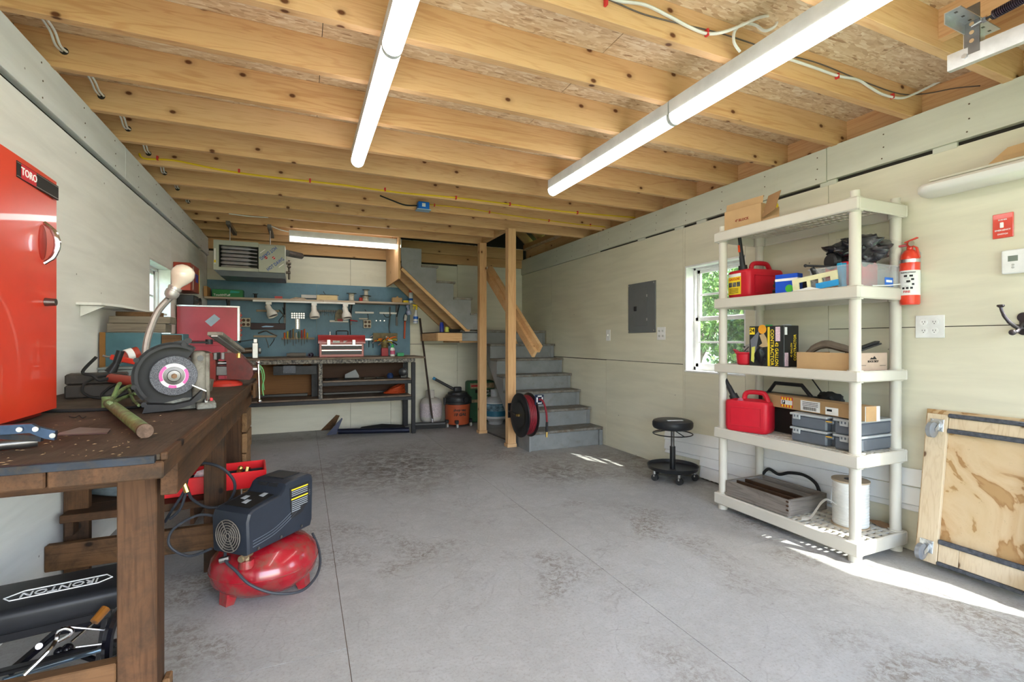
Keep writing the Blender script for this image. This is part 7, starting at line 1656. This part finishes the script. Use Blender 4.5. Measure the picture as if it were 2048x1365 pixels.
# local frame: u along the wall (-Y), v up the leaning face, w out of the face
O = Vector((2.806, 1.405, .022)); TOP = Vector((2.912, 1.405, .745))
v_ = (TOP-O).normalized(); u_ = Vector((0, -1, 0)); w__ = u_.cross(v_).normalized()
if w__.x > 0: w__ = -w__
MD = Matrix(((u_.x, v_.x, w__.x, O.x), (u_.y, v_.y, w__.y, O.y), (u_.z, v_.z, w__.z, O.z), (0, 0, 0, 1)))
HT = (TOP-O).length; WD = .48
P(dl, 'plywood_sheet', MB().box(-.012, WD+.01, .0, HT+.012, -.014, -.001, .001, MD), PLY)
P(dl, 'side_board', MB().box(0.0, .085, .0, HT-.01, 0, .019, .002, MD), LT)
P(dl, 'side_board', MB().box(WD-.085, WD, .02, HT-.01, 0, .019, .002, MD), LT)
P(dl, 'top_board', MB().box(.087, WD-.087, HT-.075, HT-.022, 0, .012, .002, MD), LT)
P(dl, 'bottom_board', MB().box(.087, .165, .018, .10, 0, .012, .002, MD), LT)
P(dl, 'bottom_board', MB().box(.166, WD-.087, .018, .10, 0, .012, .002, MD), LT)
for a, b2 in ((.001, .0175), (.1005, .122), (HT-.097, HT-.0755), (HT-.0215, HT-.002)):
    P(dl, 'carpet_strip', MB().box(.087, WD-.087, a, b2, 0, .024, .004, MD), CPT)
def caster(u, v, a):
    c = MD @ Vector((u, v, .0195)); 
    root = P(dl, 'caster', MB().box(u-.028, u+.028, v-.030, v+.030, .0192, .0225, .001, MD), GALV)
    P(root, 'swivel', MB().cyl(MD @ Vector((u, v, .022)), MD @ Vector((u, v, .034)), .022, seg=20), GALV)
    d = Vector((math.cos(a), math.sin(a), 0)); q = Vector((-d.y, d.x, 0))
    for s_ in (-1, 1):
        P(root, 'fork', MB().hull([MD @ (Vector((u, v, .032))+d*t+q*s_*.017+Vector((0, 0, h_))) for t, h_ in ((-.012, 0), (.02, 0), (.034, .032), (.018, .036))]+[MD @ (Vector((u, v, .032))+d*t+q*s_*.0145+Vector((0, 0, h_))) for t, h_ in ((-.012, 0), (.02, 0), (.034, .032), (.018, .036))]), GALV)
    wc_ = Vector((u, v, .062))+d*.026
    P(root, 'wheel', MB().lathe([(0, -.013), (.031, -.013), (.038, -.009), (.038, .009), (.031, .013), (0, .013)], MD @ wc_, MD.to_3x3() @ q, 28), mat('grey_wheel', (.22, .23, .25), .25, 0, .1, 5, 0, .5))
    for k in (-1, 1):
        for m_ in (-1, 1): P(root, 'bolt', MB().cyl(MD @ Vector((u+.02*k, v+.023*m_, .0226)), MD @ Vector((u+.02*k, v+.023*m_, .027)), .004, seg=6), GALV)
caster(.045, HT-.065, 4.712); caster(.042, .075, 4.712); caster(WD-.04, .075, 4.712)

# ================================================================ ceiling details
def cable(label, pts, r, m_, nm_='power_cable', cat='cable', sm=6): return S(nm_, label, cat, MB().tube([Vector(p) for p in pts], r, 6, smooth=sm), m_)
YC = mat('yellow_cable', (.75, .5, .02), .45); WC = mat('white_cable', (.72, .72, .68), .45); GCb = mat('grey_thin_cable', (.12, .1, .09), .5)
STP = mat('red_staple', (.6, .04, .04), .5)
yq = 3.881
c_ = cable('yellow cable stapled along a full joist, left wall to right wall', [(-.985, yq-.004, 2.33), (-0.954, 3.874, 2.3), (-0.789, 3.874, 2.312), (-0.498, 3.874, 2.285), (-0.153, 3.874, 2.279), (0.257, 3.874, 2.285), (0.707, 3.874, 2.279), (1.117, 3.874, 2.292), (1.61, 3.874, 2.294), (2.206, 3.874, 2.288), (2.993, 3.874, 2.313)], .0065, YC)
for q in ((-0.886, 3.874, 2.314), (-0.412, 3.874, 2.294), (0.048, 3.874, 2.288), (0.591, 3.874, 2.289), (1.169, 3.874, 2.294), (1.657, 3.874, 2.295), (2.339, 3.874, 2.293)):
    P(c_, 'staple', MB().box(q[0]-.006, q[0]+.006, 3.866, 3.884, q[2]-.014, q[2]+.014, .001), STP)
c_ = cable('second, thinner yellow cable running from the blue box to the right wall', [(1.035, 4.28, 2.326), (1.378, 4.28, 2.332), (1.779, 4.28, 2.314), (2.21, 4.28, 2.304), (2.614, 4.28, 2.298), (2.919, 4.28, 2.301), (2.925, 4.4, 2.30)], .005, YC)
for q in ((1.09, 4.28, 2.328), (1.62, 4.28, 2.321), (2.255, 4.28, 2.303), (2.74, 4.28, 2.305)):
    P(c_, 'staple', MB().box(q[0]-.005, q[0]+.005, 4.272, 4.289, q[2]-.012, q[2]+.012, .001), STP)
# two wires threaded through the joists along the left wall
js = [1.48, 1.865, 2.25, 2.655, 3.07, 3.48, 3.885, 4.29, 4.69, 5.09]
xw = -.945
for d, lab in ((0, 'pale wire threaded through the joists along the left wall, nearer the wall'), (.016, 'pale wire threaded through the joists along the left wall, farther from it')):
    pts = []
    for i in range(len(js)-1):
        y0_, y1_ = js[i]+.038, js[i+1]
        pts += [(xw+d, y0_+.01, 2.35), (xw+d+.006, y0_+.12, 2.365), (xw+d+.012, (y0_+y1_)/2+.04, 2.35), (xw+d+.006, y1_-.07, 2.325+.01*(i % 2))]
    pts.append((xw+d, js[-1]+.02, 2.34))
    cable(lab, pts, .005, WC, 'joist_wire', 'wire', 4)
for y in js[1:]: P(ce, 'bored_hole', MB().cyl((xw+.008, y-.0015, 2.34), (xw+.008, y-.0002, 2.34), .016, seg=14), DARK)
wy = 1.466
c_ = cable('thick white cable stapled to the joist between the two runs of lights', [(0.98, 1.468, 2.349), (1.067, 1.468, 2.348), (1.18, 1.468, 2.365), (1.299, 1.468, 2.352), (1.399, 1.468, 2.337), (1.49, 1.468, 2.335), (1.555, 1.44, 2.343), (1.619, 1.4, 2.367), (1.679, 1.38, 2.397), (1.784, 1.4, 2.443), (1.796, 1.4, 2.409), (1.756, 1.42, 2.386), (1.711, 1.43, 2.405), (1.648, 1.43, 2.393), (1.598, 1.43, 2.352), (1.593, 1.43, 2.304), (1.626, 1.43, 2.274)], .0062, WC)
for q in ((1.007, 1.47, 2.329), (1.49, 1.47, 2.34)): P(c_, 'staple', MB().box(q[0]-.005, q[0]+.005, 1.462, 1.479, q[2]-.014, q[2]+.014, .001), STP)
c_ = cable('white cable looping along the joist at the upper right to the wall', [(1.846, 1.468, 2.345), (1.939, 1.468, 2.343), (2.136, 1.468, 2.343), (2.293, 1.468, 2.341), (2.441, 1.468, 2.354), (2.537, 1.468, 2.338), (2.636, 1.468, 2.324), (2.781, 1.468, 2.334), (2.895, 1.46, 2.376), (2.98, 1.393, 2.425), (2.985, 1.275, 2.441)], .0062, WC)
for q in ((2.296, 1.47, 2.341), (2.722, 1.47, 2.333)): P(c_, 'staple', MB().box(q[0]-.005, q[0]+.005, 1.462, 1.479, q[2]-.012, q[2]+.012, .001), STP)
cable('thin dark wire running beside the white cables at the upper right', [(0.963, 1.474, 2.348), (1.049, 1.474, 2.342), (1.185, 1.474, 2.333), (1.38, 1.474, 2.345), (1.592, 1.474, 2.36), (1.916, 1.474, 2.362), (2.179, 1.474, 2.374), (2.508, 1.474, 2.36), (2.793, 1.474, 2.361), (2.985, 1.46, 2.394), (2.985, 1.334, 2.362), (2.985, 1.237, 2.327)], .0028, GCb)
jb = T('junction_box', 'bright blue plastic junction box screwed under the ceiling joists', 'junction box', (.95, 4.25, 2.25))
B0 = (0.929, 4.25, 2.329); B1 = (1.027, 4.25, 2.264)
P(jb, 'box', MB().box(B0[0], B1[0], 4.21, 4.288, B1[2], B0[2], .004), mat('box_blue', (.01, .14, .55), .4))
P(jb, 'front_label', MB().box(B0[0]+.032, B0[0]+.062, 4.208, 4.2102, B0[2]-.045, B0[2]-.015), PAPER)
P(jb, 'nail_flange', MB().box(B0[0]-.012, B1[0]+.012, 4.20, 4.288, B1[2]-.008, B1[2]-.001), mat('pale_blue_plastic', (.35, .5, .65), .4))
cable('black cable leading into the left side of the blue junction box', [(0.61, 4.282, 2.357), (0.717, 4.282, 2.326), (0.825, 4.282, 2.299), (0.929, 4.27, 2.303)], .006, BLACKR)
cable('pale wire crossing beneath the joists near the heater', [(-.62, 5.07, 2.262), (-.45, 5.07, 2.255), (-.3, 5.08, 2.262)], .004, WC)
cable('white wire drooping from the joist to the rear light', [(-.30, 5.45, 2.265), (-.22, 5.5, 2.245), (-.14, 5.6, 2.25)], .005, WC)

# garage door track and bracket at the upper right
gt = T('door_track', 'galvanized garage door track end with slotted angle hanger and spring', 'door track', (2.4, 1.0, 2.1))
e0 = Vector((2.174, 0.994, 2.12)); 
dT = (Vector((2.183, 0.801, 2.12))-e0).normalized(); 
dT = Vector((dT.x, dT.y, 0)).normalized()
P(gt, 'track', MB().bar(e0, e0+dT*1.6, .003, .055).bar(e0+Vector((0, 0, -.028))-dT.cross(Vector((0, 0, 1)))*.01, e0+dT*1.6+Vector((0, 0, -.028))-dT.cross(Vector((0, 0, 1)))*.01, .022, .003).bar(e0+Vector((0, 0, .028))-dT.cross(Vector((0, 0, 1)))*.01, e0+dT*1.6+Vector((0, 0, .028))-dT.cross(Vector((0, 0, 1)))*.01, .022, .003), GALV)
h0 = e0+dT*.07
P(gt, 'hanger_strap', MB().box(h0.x-.002, h0.x+.002, h0.y-.022, h0.y+.022, 2.12, 2.29), DSTEEL)
P(gt, 'hanger_strap', MB().box(h0.x+.0, h0.x+.022, h0.y+.022, h0.y+.025, 2.12, 2.27), GALV)
for k in range(4): P(gt, 'hole', MB().cyl((h0.x-.0032, h0.y, 2.165+.03*k), (h0.x-.0018, h0.y, 2.165+.03*k), .007, seg=14), mat('hole_light', (.5, .32, .18), .7))
a0_ = Vector((2.041, 0.919, 2.235)); a1_ = Vector((2.324, 0.927, 2.235))
P(gt, 'slotted_angle', MB().bar(a0_, a1_, .045, .003).bar(a0_+Vector((0, 0, -.018))+(a1_-a0_).normalized().cross(Vector((0, 0, 1)))*-.022, a1_+Vector((0, 0, -.018))+(a1_-a0_).normalized().cross(Vector((0, 0, 1)))*-.022, .003, .038), GALV)
for k in range(6):
    c = a0_.lerp(a1_, (k+.5)/6); P(gt, 'slot', MB().bar(c+Vector((0, -.004, -.0022)), c+Vector((0, .004, -.0022)), .010, .001), DSTEEL)
P(gt, 'eye_bolt', MB().cyl((2.149, 0.911, 2.2), (2.138, 0.87, 2.2), .006).cyl((2.139, 0.878, 2.2), (2.138, 0.867, 2.2), .010, seg=6), CHROME)
s0 = Vector((2.138, 0.87, 2.2)); s1_ = Vector((2.115, 0.709, 2.2)); ds = (s1_-s0).normalized(); sa = ds.orthogonal().normalized(); sb_ = ds.cross(sa)
P(gt, 'spring', MB().tube([s0.lerp(s1_, .12+.88*k/240)+sa*.014*math.cos(k*.7)+sb_*.014*math.sin(k*.7) for k in range(240)], .0025, 5), mat('dark_violet_steel', (.05, .035, .05), .35, .7))
P(gt, 'spring_hook', MB().cyl(s0, s0.lerp(s1_, .13), .004), BLACKM)
P(gt, 'track_bolt', MB().cyl(e0+dT*.05+Vector((-.002, -.002, 0))*0+dT.cross(Vector((0, 0, 1)))*.0, e0+dT*.05+dT.cross(Vector((0, 0, 1)))*.006, .009, seg=6), STEEL)
